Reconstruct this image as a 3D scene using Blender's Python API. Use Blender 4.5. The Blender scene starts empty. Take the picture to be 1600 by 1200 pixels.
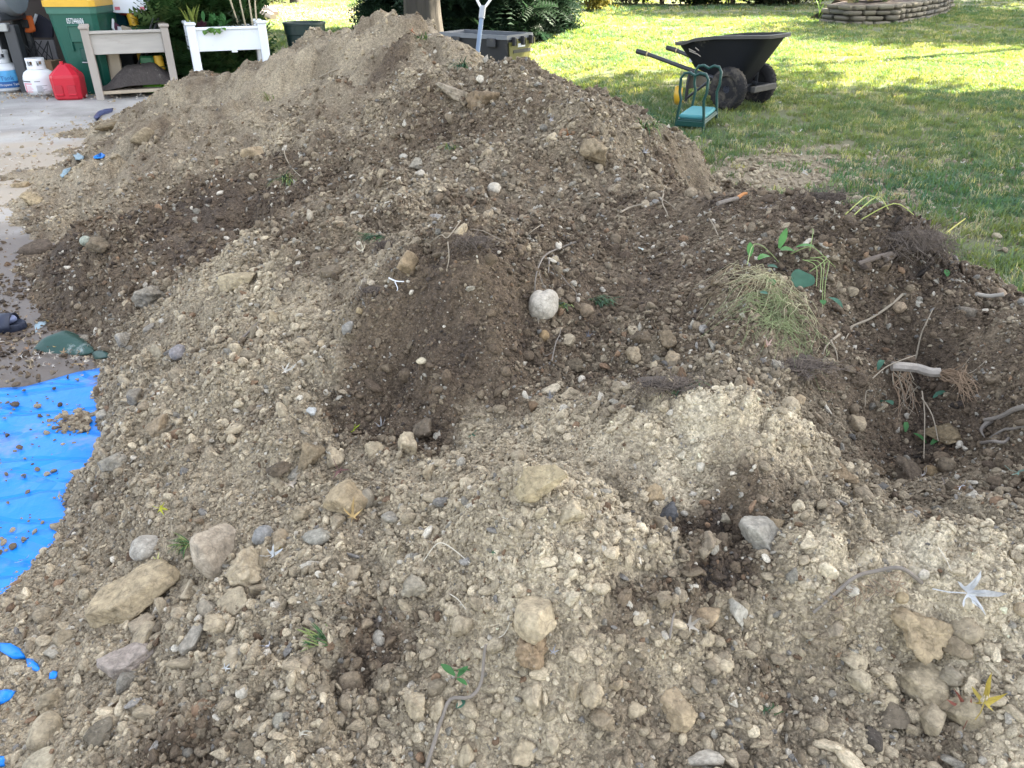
import bpy, bmesh, math, random
import numpy as np
from mathutils import Vector, Matrix, Euler

# ---------------------------------------------------------------- camera, sky, sun, exposure
S = bpy.context.scene
COL = S.collection
rnd = random.Random(7)
rng = np.random.default_rng(11)

CAM_H = 1.45
PITCH = math.radians(28.6)
FPX = 1202.0                      # focal length in photo pixels (1600 wide)
cam_d = bpy.data.cameras.new('camera')
cam_d.sensor_width = 36.0
cam_d.lens = FPX / 1600 * 36.0
cam_d.clip_start = 0.05
cam_d.clip_end = 1500
cam = bpy.data.objects.new('camera', cam_d)
COL.objects.link(cam)
cam.location = (0, 0, CAM_H)
cam.rotation_euler = (math.pi / 2 - PITCH, 0, 0)
S.camera = cam

SUN_AZ = math.radians(66)         # clockwise from +Y (camera direction)
SUN_EL = math.radians(38)
W = bpy.data.worlds.new('World')
S.world = W
W.use_nodes = True
wn = W.node_tree
wn.nodes.clear()
sky = wn.nodes.new('ShaderNodeTexSky')
sky.sky_type = 'NISHITA'
sky.sun_disc = False
sky.sun_elevation = SUN_EL
sky.sun_rotation = SUN_AZ
sky.dust_density = 2.5
hsv = wn.nodes.new('ShaderNodeHueSaturation')
hsv.inputs['Saturation'].default_value = 0.46
bg = wn.nodes.new('ShaderNodeBackground')
bg.inputs['Strength'].default_value = 0.078
wo = wn.nodes.new('ShaderNodeOutputWorld')
wn.links.new(sky.outputs[0], hsv.inputs['Color'])
wn.links.new(hsv.outputs[0], bg.inputs['Color'])
wn.links.new(bg.outputs[0], wo.inputs['Surface'])

sun_d = bpy.data.lights.new('sun', 'SUN')
sun_d.energy = 5.0
sun_d.angle = math.radians(0.53)
sun_d.color = (1.0, 0.91, 0.72)
sun = bpy.data.objects.new('sun', sun_d)
COL.objects.link(sun)
SUN_DIR = Vector((math.sin(SUN_AZ) * math.cos(SUN_EL), math.cos(SUN_AZ) * math.cos(SUN_EL), math.sin(SUN_EL)))
sun.rotation_euler = SUN_DIR.to_track_quat('Z', 'Y').to_euler()
sun.location = (12, 8, 20)

S.view_settings.view_transform = 'Standard'
S.view_settings.look = 'None'
S.view_settings.gamma = 1.0
S.view_settings.exposure = 3.42
S.cycles.use_denoising = True
S.cycles.sample_clamp_indirect = 4.0
S.cycles.max_bounces = 6
S.cycles.diffuse_bounces = 3
S.cycles.transmission_bounces = 4
S.cycles.transparent_max_bounces = 6

# ---------------------------------------------------------------- helpers: picture geometry
CP, SP = math.cos(PITCH), math.sin(PITCH)

def ray(px, py):
    """World direction through a photo pixel, scaled so that depth along the axis is 1."""
    u = (px - 800.0) / FPX
    v = (600.0 - py) / FPX
    return np.array([u, CP + v * SP, -SP + v * CP])

def at_z(px, py, z):
    return np.array([0, 0, CAM_H]) + ray(px, py) * z

def at_h(px, py, h):
    d = ray(px, py)
    return at_z(px, py, (h - CAM_H) / d[2])

# ---------------------------------------------------------------- helpers: noise
def _h(ix, iy, s):
    n = (ix.astype(np.int64) * 374761393 + iy.astype(np.int64) * 668265263 + s * 974711) & 0xffffffff
    n = ((n ^ (n >> 13)) * 1274126177) & 0xffffffff
    n = ((n ^ (n >> 16)) * 2246822519) & 0xffffffff
    return ((n ^ (n >> 15)) & 0xffffff) / float(0xffffff)

def vnoise(x, y, s=0):
    ix, iy = np.floor(x), np.floor(y)
    fx, fy = x - ix, y - iy
    fx = fx * fx * fx * (fx * (fx * 6 - 15) + 10)
    fy = fy * fy * fy * (fy * (fy * 6 - 15) + 10)
    a = _h(ix, iy, s); b = _h(ix + 1, iy, s); c = _h(ix, iy + 1, s); d = _h(ix + 1, iy + 1, s)
    return (a + (b - a) * fx) * (1 - fy) + (c + (d - c) * fx) * fy

def fbm(x, y, s=0, o=4):
    t = 0; amp = 1; n = 0
    for k in range(o):
        t = t + amp * (vnoise(x * 1.0, y * 1.0, s + k * 17) - .5)
        n += amp; amp *= .5
        x, y = x * 2.03 + y * .31, y * 2.03 - x * .31
    return t / n * 2

def lumps(x, y, s=0):
    """Round lumps of uneven size, one per cell: 0..1."""
    ix, iy = np.floor(x), np.floor(y)
    best = np.zeros_like(x)
    for dx in (-1, 0, 1):
        for dy in (-1, 0, 1):
            cx, cy = ix + dx, iy + dy
            px = cx + _h(cx, cy, s); py = cy + _h(cx, cy, s + 5)
            r = .25 + .5 * _h(cx, cy, s + 9) ** 2
            d2 = ((x - px) ** 2 + (y - py) ** 2) / (r * r)
            best = np.maximum(best, np.sqrt(np.clip(1 - d2, 0, 1)) * r * 1.4)
    return best

def sstep(a, b, x):
    t = np.clip((x - a) / (b - a), 0, 1)
    return t * t * (3 - 2 * t)

# ---------------------------------------------------------------- the ground and the heap as height fields
def ground(x, y):
    x = np.asarray(x, float); y = np.asarray(y, float)
    g = .17 * sstep(.2, 1.7, x) * sstep(-1, 2.0, y)
    g = g + .013 * np.clip(y - 9, 0, 60) + .03 * sstep(2, 12, x) * sstep(12, 24, y)
    return g + .018 * fbm(x * .7, y * .7, 91, 3) * np.maximum(sstep(.6, 1.6, x), sstep(10.8, 11.6, y))

# (photo x, photo y, height above the driveway): read off the photograph along the slopes
HC = [
 (-250,1200,.05),(0,1200,.09),(200,1200,.14),(400,1200,.22),(600,1200,.27),(800,1200,.30),(1000,1200,.30),(1200,1200,.28),(1400,1200,.29),(1600,1200,.34),(1800,1200,.36),
 (-250,1000,.02),(-90,1000,.055),(0,1000,.075),(-80,1060,.06),(0,1070,.085),(100,1000,.10),(200,1000,.16),(400,1000,.27),(600,1000,.35),(800,1000,.42),(900,1000,.42),(1000,1000,.40),(1080,1000,.39),(1200,1000,.38),(1280,1010,.37),(1400,1010,.40),(1600,1000,.43),
 (1250,940,.42),(1430,935,.45),(1330,1080,.31),(1400,1090,.28),(1230,1110,.27),
 (-250,850,-.05),(-90,840,-.06),(0,835,-.03),(60,872,.04),(10,905,.045),(-80,925,.035),(60,830,-.04),(100,850,.07),(250,850,.21),(400,850,.31),(600,850,.41),(750,850,.50),(900,850,.53),(1050,860,.47),(1100,900,.44),(1150,850,.46),(1280,860,.48),(1450,850,.49),(1600,850,.51),(1750,850,.5),
 (-120,760,-.05),(0,760,-.06),(40,740,-.05),(110,770,.04),(200,760,.16),(350,760,.28),(500,760,.36),(680,775,.47),(800,770,.53),(890,785,.54),(980,770,.47),(1050,760,.51),(1120,790,.50),(1200,770,.51),(1300,780,.47),(1400,760,.38),(1500,760,.41),(1600,760,.45),(1750,760,.46),
 (-150,680,-.05),(0,680,-.06),(80,680,-.06),(125,700,-.03),(165,690,.06),(220,680,.16),(350,680,.29),(500,680,.36),(650,690,.38),(750,690,.42),(850,690,.46),(950,680,.53),(1100,660,.59),(1230,670,.58),(1310,720,.45),(1330,660,.42),(1430,690,.35),(1430,650,.35),(1530,680,.42),(1600,680,.50),(1750,680,.52),
 (0,620,-.04),(70,620,-.05),(130,590,-.02),(190,600,.12),(260,600,.24),(340,600,.34),(420,600,.41),(500,600,.43),(650,610,.44),(740,610,.475),(820,600,.45),(900,605,.48),(1000,600,.52),(1150,600,.53),(1300,600,.50),(1380,600,.38),(1480,600,.44),(1600,600,.57),(1750,600,.6),
 (60,530,0),(140,520,.02),(210,520,.15),(260,510,.26),(330,520,.36),(420,520,.45),(540,530,.49),(640,530,.56),(700,520,.62),(760,520,.62),(850,525,.53),(930,520,.52),(1050,520,.55),(1180,520,.63),(1260,520,.62),(1330,530,.57),(1420,520,.58),(1500,520,.61),(1600,520,.62),
 (-200,440,0),(40,450,.0),(110,450,.08),(180,450,.16),(250,455,.24),(300,440,.27),(335,425,.44),(400,435,.47),(480,440,.52),(600,440,.59),(680,430,.70),(740,430,.72),(800,440,.64),(850,440,.58),(930,440,.56),(1020,440,.58),(1110,450,.64),(1190,440,.70),(1260,440,.67),(1330,440,.62),(1430,450,.60),(1530,455,.56),(1600,470,.52),
 (0,390,.0),(60,380,.06),(130,385,.17),(200,388,.28),(290,392,.30),(400,380,.42),(500,380,.50),(600,370,.60),(680,368,.70),(750,370,.72),(820,370,.62),(900,370,.58),(1000,370,.58),(1100,370,.62),(1200,370,.68),(1300,370,.68),(1400,372,.69),(1455,385,.65),
 (-150,300,0),(0,310,.02),(60,310,.08),(130,300,.16),(250,300,.30),(400,300,.44),(550,300,.56),(650,290,.64),(700,300,.66),(780,300,.64),(850,300,.61),(950,300,.58),(1040,310,.55),(1100,320,.60),(1180,300,.66),(1280,305,.66),
 (100,225,.03),(180,220,.14),(270,220,.30),(400,220,.48),(550,220,.60),(700,220,.70),(820,220,.73),(920,220,.74),(1000,225,.66),(1040,245,.58),
 (180,180,.05),(230,160,.18),(300,165,.36),(400,160,.52),(500,155,.64),(600,150,.77),(700,150,.84),(780,150,.86),(850,145,.88),(920,145,.86),(970,165,.78),(1000,195,.70),
 (270,128,.36),(330,112,.50),(400,95,.66),(470,76,.78),(510,60,.85),(560,45,.95),(600,90,.90),(560,110,.80),(480,115,.70),(700,95,.92),(780,118,.87),
 (620,24,1.10),(660,26,1.11),(700,50,1.04),(745,75,.96),(590,32,1.03),(650,55,1.04),
]
_c = [tuple(at_h(*p)) for p in HC]
# back slopes, out of the photograph's sight: the heap falls off behind every crest
for (px, py, h, run) in [(270,128,.36,.8),(330,112,.50,.9),(400,95,.66,1.1),(470,76,.78,1.3),(510,60,.85,1.3),(560,45,.95,1.3),(620,24,1.10,1.5),(660,26,1.11,1.5),(700,50,1.04,1.5),(745,75,.96,1.5)]:
    p = at_h(px, py, h)
    for k in (.5, 1.0, 1.5):
        _c.append((p[0] + .25 * run * k, p[1] + run * k, max(h * (1 - k), 0) if k < 1.2 else -.15))
for (px, py, h, dx, dy) in [(830,112,.88,.5,1.0),(920,140,.86,.8,.8),(970,165,.78,.9,.6),(1000,195,.70,.9,.5),(1040,245,.58,.75,.4),(1120,300,.62,.3,.6),(1200,292,.66,.3,.7),(1280,300,.66,.5,.6),(1400,366,.69,.6,.5),(1455,380,.65,.6,.45),(1530,430,.57,.6,.4),(1600,462,.52,.6,.4),(1700,500,.5,.6,.3)]:
    p = at_h(px, py, h)
    for k in (.5, 1.0, 1.6):
        g = float(ground(p[0] + dx * k, p[1] + dy * k))
        _c.append((p[0] + dx * k, p[1] + dy * k, (h + (g - h) * k) if k < 1.2 else g - .12))
# small valleys hidden behind the near crests
for (px, py, h, dy, dh) in [(335,415,.43,.28,-.12),(420,425,.47,.25,-.07),(700,360,.70,.22,-.12),(760,362,.70,.22,-.12),(800,758,.53,.16,-.05),(880,775,.54,.16,-.05),(1100,645,.59,.22,-.07),(1220,655,.58,.22,-.07),(1300,835,.47,.14,-.06),(1450,835,.49,.14,-.07)]:
    p = at_h(px, py, h)
    _c.append((p[0], p[1] + dy, h + dh))
for x, y in [(-6,1),(-6,4),(-7,7),(-7,10),(-3,.2),(-2,-.6),(0,-.8),(2,-.6),(4,1),(4.5,3),(4.5,5),(3,7),(2,9),(0,9.6),(-2.5,10.3),(-4.5,10.4),(-5.5,9.4),(-4.6,6.6),(-3.8,4.6),(-2.8,3.1),(-2.4,2.3)]:
    _c.append((x, y, float(ground(x, y)) - (.12 if y > 4 or abs(x) > 3.5 else .03)))
_c += [(0,-.1,.12),(.8,0,.14),(1.6,.2,.2),(2.4,.8,.34),(2.9,1.6,.42),(-.8,0,.08)]
C_ = np.array(_c)
_n = len(C_)
def _phi(r2): return np.sqrt(r2 + .06 ** 2)
_A = np.zeros((_n + 3, _n + 3))
_A[:_n, :_n] = _phi(((C_[:, None, :2] - C_[None, :, :2]) ** 2).sum(-1)) - np.eye(_n) * .035
_A[:_n, _n] = 1; _A[:_n, _n + 1:] = C_[:, :2]
_A[_n:, :_n] = _A[:_n, _n:].T
_w = np.linalg.solve(_A, np.concatenate([C_[:, 2], np.zeros(3)]))

def heap_base(x, y):
    x = np.asarray(x, float).ravel(); y = np.asarray(y, float).ravel()
    out = np.empty_like(x)
    for i in range(0, len(x), 20000):
        a, b = x[i:i + 20000], y[i:i + 20000]
        r2 = (a[:, None] - C_[None, :, 0]) ** 2 + (b[:, None] - C_[None, :, 1]) ** 2
        out[i:i + 20000] = np.sqrt(r2 + .06 ** 2) @ _w[:_n] + _w[_n] + _w[_n + 1] * a + _w[_n + 2] * b
    return out

def heap_h(x, y, fine=True):
    x = np.asarray(x, float).ravel(); y = np.asarray(y, float).ravel()
    b = heap_base(x, y)
    k = sstep(-.02, .16, b - ground(x, y))
    rough = .35 + .65 * sstep(-.25, .25, fbm(x * 2.1 + 3, y * 2.1, 71, 3))       # rubbly and fine-grained patches
    wx = x + .05 * fbm(x * 5, y * 5, 31, 2); wy = y + .05 * fbm(x * 5 + 9, y * 5, 32, 2)
    d = .075 * fbm(x * 1.6, y * 1.6, 1, 3) + .040 * fbm(x * 5, y * 5, 2, 3)
    d = d + rough * (.055 * (lumps(wx * 3.6, wy * 3.6, 41) - .25) + .034 * lumps(wx * 9, wy * 9, 43))
    if fine:
        d = d + rough * (.025 * lumps(wx * 21, wy * 21, 44) + .013 * lumps(wx * 48, wy * 48, 45)) + .007 * fbm(x * 40, y * 40, 5, 3)
        # erosion runnels down the far slopes
        far = sstep(2.6, 4.5, y)
        d = d + far * (.03 * fbm(x * 9 + y * 2, y * 2.2, 77, 3) + .12 * (.25 - np.abs(fbm(x * 1.9 + 5, y * 1.5, 78, 4))) + .10 * (lumps(wx * 2.0 + 3, wy * 2.0, 79) - .2) - .035 * sstep(4.6, 6.2, y))
    return b + d * (.12 + .88 * k) - .02 * (1 - k)

def hit(px, py):
    """Where the line of sight of a photo pixel meets the heap or the ground."""
    d = ray(px, py)
    zs = np.concatenate([np.linspace(.6, 8, 900), np.linspace(8.03, 40, 500)])
    P = np.array([0, 0, CAM_H])[None] + d[None] * zs[:, None]
    hh = np.maximum(heap_h(P[:, 0], P[:, 1]), ground(P[:, 0], P[:, 1]))
    below = np.nonzero(P[:, 2] <= hh)[0]
    i = below[0] if len(below) else len(zs) - 1
    p = P[i].copy(); p[2] = hh[i]
    return p, zs[i]

def surf(x, y):
    return np.maximum(heap_h(x, y), ground(x, y))

def normal_at(x, y, e=.05):
    h = surf(np.array([x + e, x - e, x, x]), np.array([y, y, y + e, y - e]))
    return Vector((-(h[0] - h[1]) / (2 * e), -(h[2] - h[3]) / (2 * e), 1)).normalized()

# ---------------------------------------------------------------- soil colour: dry pale subsoil to black topsoil
TC = [(300,130,.62),(450,110,.72),(400,180,.62),(250,200,.58),(150,220,.62),(60,290,.7),(100,320,.6),(0,330,.66),(550,70,.62),(630,40,.52),(560,130,.62),(590,150,.7),(480,200,.5),(350,250,.42),(250,280,.45),(350,330,.12),(400,330,.1),(300,350,.16),(450,280,.28),(420,260,.28),(560,200,.33),(640,150,.35),(700,70,.5),(740,90,.55),(620,85,.2),(700,200,.30),(780,170,.30),(850,150,.33),(930,150,.36),(900,220,.42),(1000,220,.42),(850,260,.36),(700,270,.4),(600,300,.4),(660,300,.48),(560,330,.35),(480,360,.28),(500,400,.32),(620,350,.35),(780,330,.33),(900,310,.33),(1000,330,.28),(1060,290,.28),(1150,320,.2),(1280,320,.18),(1400,370,.1),(1460,400,.12),(1350,400,.2),(1200,400,.23),(1050,400,.25),(900,380,.25),(1000,450,.25),(1100,480,.26),(900,500,.24),(720,420,.17),(700,500,.16),(640,560,.17),(740,580,.15),(560,560,.22),(550,620,.2),(680,640,.17),(780,640,.2),(820,560,.2),(870,570,.27),(950,550,.28),
 (150,400,.2),(220,400,.27),(300,400,.15),(200,450,.22),(120,480,.18),(50,450,.15),(100,540,.2),(20,530,.2),
 (330,430,.68),(420,440,.62),(300,480,.53),(250,520,.48),(350,530,.56),(450,520,.6),(420,560,.6),(480,580,.48),(250,600,.5),(350,640,.55),(200,650,.52),(450,650,.5),(300,720,.5),(200,760,.46),(120,820,.46),(400,750,.55),
 (600,720,.62),(750,700,.62),(680,750,.62),(500,770,.6),(900,660,.75),(1000,660,.85),(1150,670,.92),(1250,700,.85),(1100,720,.85),(950,730,.75),(1030,600,.4),(1100,580,.38),(1180,600,.6),(1250,640,.48),
 (1300,560,.26),(1450,480,.28),(1550,500,.28),(1580,560,.27),(1420,560,.25),(1430,650,.14),(1430,700,.12),(1520,650,.2),(1580,690,.28),(1360,690,.25),(1350,770,.5),(1450,770,.42),(1560,770,.36),(1300,800,.55),(1400,790,.42),
 (1120,735,.85),(1190,735,.82),(1250,742,.75),(1050,820,.7),(1160,757,.5),(1020,830,.7),(1120,800,.04),(1090,835,.06),(1150,797,.22),(1180,780,.25),(1230,790,.38),
 (850,800,.8),(950,800,.8),(750,790,.65),(900,850,.85),(1000,850,.6),(1060,880,.3),(1030,920,.34),(980,950,.32),(900,950,.7),(780,900,.62),(820,1000,.7),(960,1010,.36),(1100,950,.6),(1080,1010,.42),(950,1100,.7),(1050,1080,.65),(1150,1050,.6),(1190,1100,.32),(1000,1150,.36),(880,1150,.75),(1250,1120,.36),(1200,1000,.6),
 (1300,870,.85),(1400,870,.95),(1500,860,.88),(1570,880,.88),(1260,920,.82),(1350,950,.7),(1430,960,.8),(1550,960,.88),(1550,1040,.78),(1260,1000,.48),(1350,1100,.52),(1300,1180,.6),(1420,1150,.36),(1500,1170,.76),(1590,1150,.8),
 (100,900,.53),(300,830,.48),(300,950,.53),(150,980,.56),(60,950,.56),(450,850,.6),(550,870,.6),(650,850,.62),(400,960,.6),(520,960,.62),(548,975,.34),(583,972,.16),(600,1050,.6),(700,1000,.62),(450,1050,.6),(300,1050,.58),(220,1100,.58),(100,1100,.6),(310,1160,.4),(325,1178,.26),(450,1150,.6),(600,1150,.65),(700,1100,.7),(40,1180,.58)]
_tp = np.array([list(hit(a, b)[0][:2]) + [t] for a, b, t in TC])

def tone_at(x, y):
    x = np.asarray(x, float).ravel(); y = np.asarray(y, float).ravel()
    wx = x + .15 * fbm(x * 3.5, y * 3.5, 61, 5); wy = y + .15 * fbm(x * 3.5 + 7, y * 3.5, 62, 5)
    out = np.empty_like(x)
    for i in range(0, len(x), 20000):
        a, b = wx[i:i + 20000], wy[i:i + 20000]
        sc = .35 + .25 * b                                   # samples lie further apart further off
        d2 = ((a[:, None] - _tp[None, :, 0]) ** 2 + (b[:, None] - _tp[None, :, 1]) ** 2) / (sc[:, None] ** 2) + .0006
        w = 1 / d2 ** 1.6
        out[i:i + 20000] = (w @ _tp[:, 2]) / w.sum(1)
    far = sstep(2.8, 5.0, y)
    out = out * (1 - .24 * far * sstep(.4, .6, out)) + far * (.16 * fbm(x * 5 + y * 2.5, y * 1.6 - x, 64, 4) + .06 * fbm(x * 1.3, y * 1.3, 65, 2))
    return np.clip(.07 + .93 * out + .12 * fbm(x * 9, y * 9, 63, 4), 0, 1)

_rk = np.array([0, .1, .2, .35, .5, .65, .85, 1.0])
_rc = np.array([(.028,.024,.022),(.056,.043,.034),(.094,.068,.047),(.148,.110,.073),(.262,.212,.146),(.368,.302,.207),(.515,.430,.300),(.60,.515,.37)])
def soil_rgb(t):
    return np.stack([np.interp(t, _rk, _rc[:, k]) for k in range(3)], -1)

# ---------------------------------------------------------------- helpers: materials
def nt(name):
    m = bpy.data.materials.new(name); m.use_nodes = True
    t = m.node_tree
    return m, t, t.nodes['Principled BSDF'], t.nodes.new, t.links.new

def mat(name, rgb, rough=.6, var=.12, scale=9.0, bump=.0, bscale=40.0, metal=0.0, spec=.5, dirt=None, dirt_amt=.0, coat=0.0, stretch=None):
    """Plain surface with mottled colour, fine relief and optional dirt blotches."""
    m, t, b, N, L = nt(name)
    tc = N('ShaderNodeTexCoord')
    src = tc.outputs['Object']
    if stretch:
        mp = N('ShaderNodeMapping'); mp.inputs['Scale'].default_value = stretch
        L(src, mp.inputs['Vector']); src = mp.outputs[0]
    n1 = N('ShaderNodeTexNoise'); n1.inputs['Scale'].default_value = scale; n1.inputs['Detail'].default_value = 6
    L(src, n1.inputs['Vector'])
    mx = N('ShaderNodeMix'); mx.data_type = 'RGBA'
    mx.inputs[6].default_value = tuple(c * (1 - var) for c in rgb) + (1,)
    mx.inputs[7].default_value = tuple(min(1, c * (1 + var)) for c in rgb) + (1,)
    L(n1.outputs['Fac'], mx.inputs[0])
    out = mx.outputs[2]
    if dirt:
        n2 = N('ShaderNodeTexNoise'); n2.inputs['Scale'].default_value = scale * .6; n2.inputs['Detail'].default_value = 8; n2.inputs['Roughness'].default_value = .7
        L(src, n2.inputs['Vector'])
        rp = N('ShaderNodeValToRGB'); rp.color_ramp.elements[0].position = .62 - dirt_amt * .4; rp.color_ramp.elements[1].position = .72
        L(n2.outputs['Fac'], rp.inputs['Fac'])
        m2 = N('ShaderNodeMix'); m2.data_type = 'RGBA'; m2.inputs[7].default_value = tuple(dirt) + (1,)
        L(rp.outputs['Color'], m2.inputs[0]); L(out, m2.inputs[6]); out = m2.outputs[2]
    L(out, b.inputs['Base Color'])
    b.inputs['Roughness'].default_value = rough
    b.inputs['Metallic'].default_value = metal
    b.inputs['Specular IOR Level'].default_value = spec
    b.inputs['Coat Weight'].default_value = coat
    if bump:
        n3 = N('ShaderNodeTexNoise'); n3.inputs['Scale'].default_value = bscale; n3.inputs['Detail'].default_value = 5
        L(src, n3.inputs['Vector'])
        bp = N('ShaderNodeBump'); bp.inputs['Strength'].default_value = bump; bp.inputs['Distance'].default_value = .01
        L(n3.outputs['Fac'], bp.inputs['Height']); L(bp.outputs[0], b.inputs['Normal'])
    return m

def mat_grain(name, source, spec=.25, rough=.92, fine=1.0, bump=.5):
    """Soil or stone: colour from an attribute / the object colour / each instance, broken up by grain."""
    m, t, b, N, L = nt(name)
    if source in ('object', 'unit'):
        oi = N('ShaderNodeObjectInfo'); base = oi.outputs['Color']
    else:
        at = N('ShaderNodeAttribute'); at.attribute_name = 'col'
        at.attribute_type = 'INSTANCER' if source == 'instance' else 'GEOMETRY'
        base = at.outputs['Color']
    tc = N('ShaderNodeTexCoord')
    geo = N('ShaderNodeNewGeometry')
    vec = geo.outputs['Position'] if source == 'attr' else tc.outputs['Object']
    if source == 'object':
        vec = tc.outputs['Object']
    k = .05 if source in ('instance', 'unit') else 1.0
    n1 = N('ShaderNodeTexNoise'); n1.inputs['Scale'].default_value = 55 * k * fine; n1.inputs['Detail'].default_value = 8; n1.inputs['Roughness'].default_value = .72
    L(vec, n1.inputs['Vector'])
    r1 = N('ShaderNodeMapRange'); r1.inputs[1].default_value = .3; r1.inputs[2].default_value = .7; r1.inputs[3].default_value = .52; r1.inputs[4].default_value = 1.38
    L(n1.outputs['Fac'], r1.inputs[0])
    mul = N('ShaderNodeMix'); mul.data_type = 'RGBA'; mul.blend_type = 'MULTIPLY'; mul.inputs[0].default_value = 1
    L(base, mul.inputs[6]); L(r1.outputs[0], mul.inputs[7])
    # crumbs (soil) or soil still sticking to a stone
    vo = N('ShaderNodeTexVoronoi'); vo.inputs['Scale'].default_value = 190 if source == 'attr' else 38 * k
    L(vec, vo.inputs['Vector'])
    sep = N('ShaderNodeSeparateColor'); L(vo.outputs['Color'], sep.inputs[0])
    r5 = N('ShaderNodeMapRange'); r5.inputs[3].default_value = .66 if source == 'attr' else .84; r5.inputs[4].default_value = 1.30 if source == 'attr' else 1.12
    L(sep.outputs[0], r5.inputs[0])
    mu5 = N('ShaderNodeMix'); mu5.data_type = 'RGBA'; mu5.blend_type = 'MULTIPLY'; mu5.inputs[0].default_value = 1
    L(mul.outputs[2], mu5.inputs[6]); L(r5.outputs[0], mu5.inputs[7]); mul = mu5
    if source != 'attr':
        cr = N('ShaderNodeTexVoronoi'); cr.feature = 'DISTANCE_TO_EDGE'; cr.inputs['Scale'].default_value = 26 * k if source == 'object' else 1.7
        nw = N('ShaderNodeTexNoise'); nw.inputs['Scale'].default_value = 40 * k; L(vec, nw.inputs['Vector'])
        va = N('ShaderNodeMix'); va.data_type = 'VECTOR'; va.inputs[0].default_value = .35 if source != 'object' else .05
        L(vec, va.inputs[4]); L(nw.outputs['Color'], va.inputs[5]); L(va.outputs[1], cr.inputs['Vector'])
        rc = N('ShaderNodeMapRange'); rc.inputs[1].default_value = .0; rc.inputs[2].default_value = .06; rc.inputs[3].default_value = .55; rc.inputs[4].default_value = 1
        L(cr.outputs['Distance'], rc.inputs[0])
        m6 = N('ShaderNodeMix'); m6.data_type = 'RGBA'; m6.blend_type = 'MULTIPLY'; m6.inputs[0].default_value = .55
        L(mul.outputs[2], m6.inputs[6]); L(rc.outputs[0], m6.inputs[7]); mul = m6
    # pale grit
    n2 = N('ShaderNodeTexNoise'); n2.inputs['Scale'].default_value = 240 * k * fine; n2.inputs['Detail'].default_value = 2
    L(vec, n2.inputs['Vector'])
    r2 = N('ShaderNodeMapRange'); r2.inputs[1].default_value = .66; r2.inputs[2].default_value = .74; r2.inputs[4].default_value = .55
    L(n2.outputs['Fac'], r2.inputs[0])
    gr = N('ShaderNodeMix'); gr.data_type = 'RGBA'; gr.inputs[7].default_value = (.46, .41, .34, 1)
    L(r2.outputs[0], gr.inputs[0]); L(mul.outputs[2], gr.inputs[6])
    L(gr.outputs[2], b.inputs['Base Color'])
    b.inputs['Roughness'].default_value = rough
    b.inputs['Specular IOR Level'].default_value = spec
    nb = N('ShaderNodeTexNoise'); nb.inputs['Scale'].default_value = 130 * k * fine; nb.inputs['Detail'].default_value = 7; nb.inputs['Roughness'].default_value = .75
    L(vec, nb.inputs['Vector'])
    bp = N('ShaderNodeBump'); bp.inputs['Strength'].default_value = bump; bp.inputs['Distance'].default_value = .006
    if source == 'attr':
        v2 = N('ShaderNodeTexVoronoi'); v2.inputs['Scale'].default_value = 85; L(vec, v2.inputs['Vector'])
        a1 = N('ShaderNodeMath'); a1.operation = 'MULTIPLY_ADD'; a1.inputs[1].default_value = -.9; L(vo.outputs['Distance'], a1.inputs[0]); L(nb.outputs['Fac'], a1.inputs[2])
        a2 = N('ShaderNodeMath'); a2.operation = 'MULTIPLY_ADD'; a2.inputs[1].default_value = -1.1; L(v2.outputs['Distance'], a2.inputs[0]); L(a1.outputs[0], a2.inputs[2])
        L(a2.outputs[0], bp.inputs['Height'])
    else:
        L(nb.outputs['Fac'], bp.inputs['Height'])
    L(bp.outputs[0], b.inputs['Normal'])
    return m

def mat_leafy(name, rgb, source=None, trans=.35, rough=.55, var=.25, tint=None):
    """Thin leaf or blade: lets some light through."""
    m, t, b, N, L = nt(name)
    if source == 'instance':
        at = N('ShaderNodeAttribute'); at.attribute_name = 'col'; at.attribute_type = 'INSTANCER'; base = at.outputs['Color']
    elif source == 'object':
        oi = N('ShaderNodeObjectInfo'); base = oi.outputs['Color']
    else:
        rg = N('ShaderNodeRGB'); rg.outputs[0].default_value = tuple(rgb) + (1,); base = rg.outputs[0]
    tc = N('ShaderNodeTexCoord'); n1 = N('ShaderNodeTexNoise'); n1.inputs['Scale'].default_value = 30; n1.inputs['Detail'].default_value = 4
    L(tc.outputs['Object'], n1.inputs['Vector'])
    r1 = N('ShaderNodeMapRange'); r1.inputs[1].default_value = .3; r1.inputs[2].default_value = .7; r1.inputs[3].default_value = 1 - var; r1.inputs[4].default_value = 1 + var
    L(n1.outputs['Fac'], r1.inputs[0])
    mul = N('ShaderNodeMix'); mul.data_type = 'RGBA'; mul.blend_type = 'MULTIPLY'; mul.inputs[0].default_value = 1
    L(base, mul.inputs[6]); L(r1.outputs[0], mul.inputs[7])
    L(mul.outputs[2], b.inputs['Base Color'])
    b.inputs['Roughness'].default_value = rough; b.inputs['Specular IOR Level'].default_value = .25
    tr = N('ShaderNodeBsdfTranslucent')
    if tint:                                                  # light that comes through a blade is yellower
        tm = N('ShaderNodeMix'); tm.data_type = 'RGBA'; tm.blend_type = 'MULTIPLY'; tm.inputs[0].default_value = 1; tm.inputs[7].default_value = tuple(tint) + (1,)
        L(mul.outputs[2], tm.inputs[6]); L(tm.outputs[2], tr.inputs['Color'])
    else:
        L(mul.outputs[2], tr.inputs['Color'])
    ms = N('ShaderNodeMixShader'); ms.inputs[0].default_value = trans
    L(b.outputs[0], ms.inputs[1]); L(tr.outputs[0], ms.inputs[2])
    L(ms.outputs[0], t.nodes['Material Output'].inputs['Surface'])
    return m

# ---------------------------------------------------------------- helpers: objects
def link(o, parent=None):
    COL.objects.link(o)
    if parent is not None:
        o.parent = parent
    return o

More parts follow.
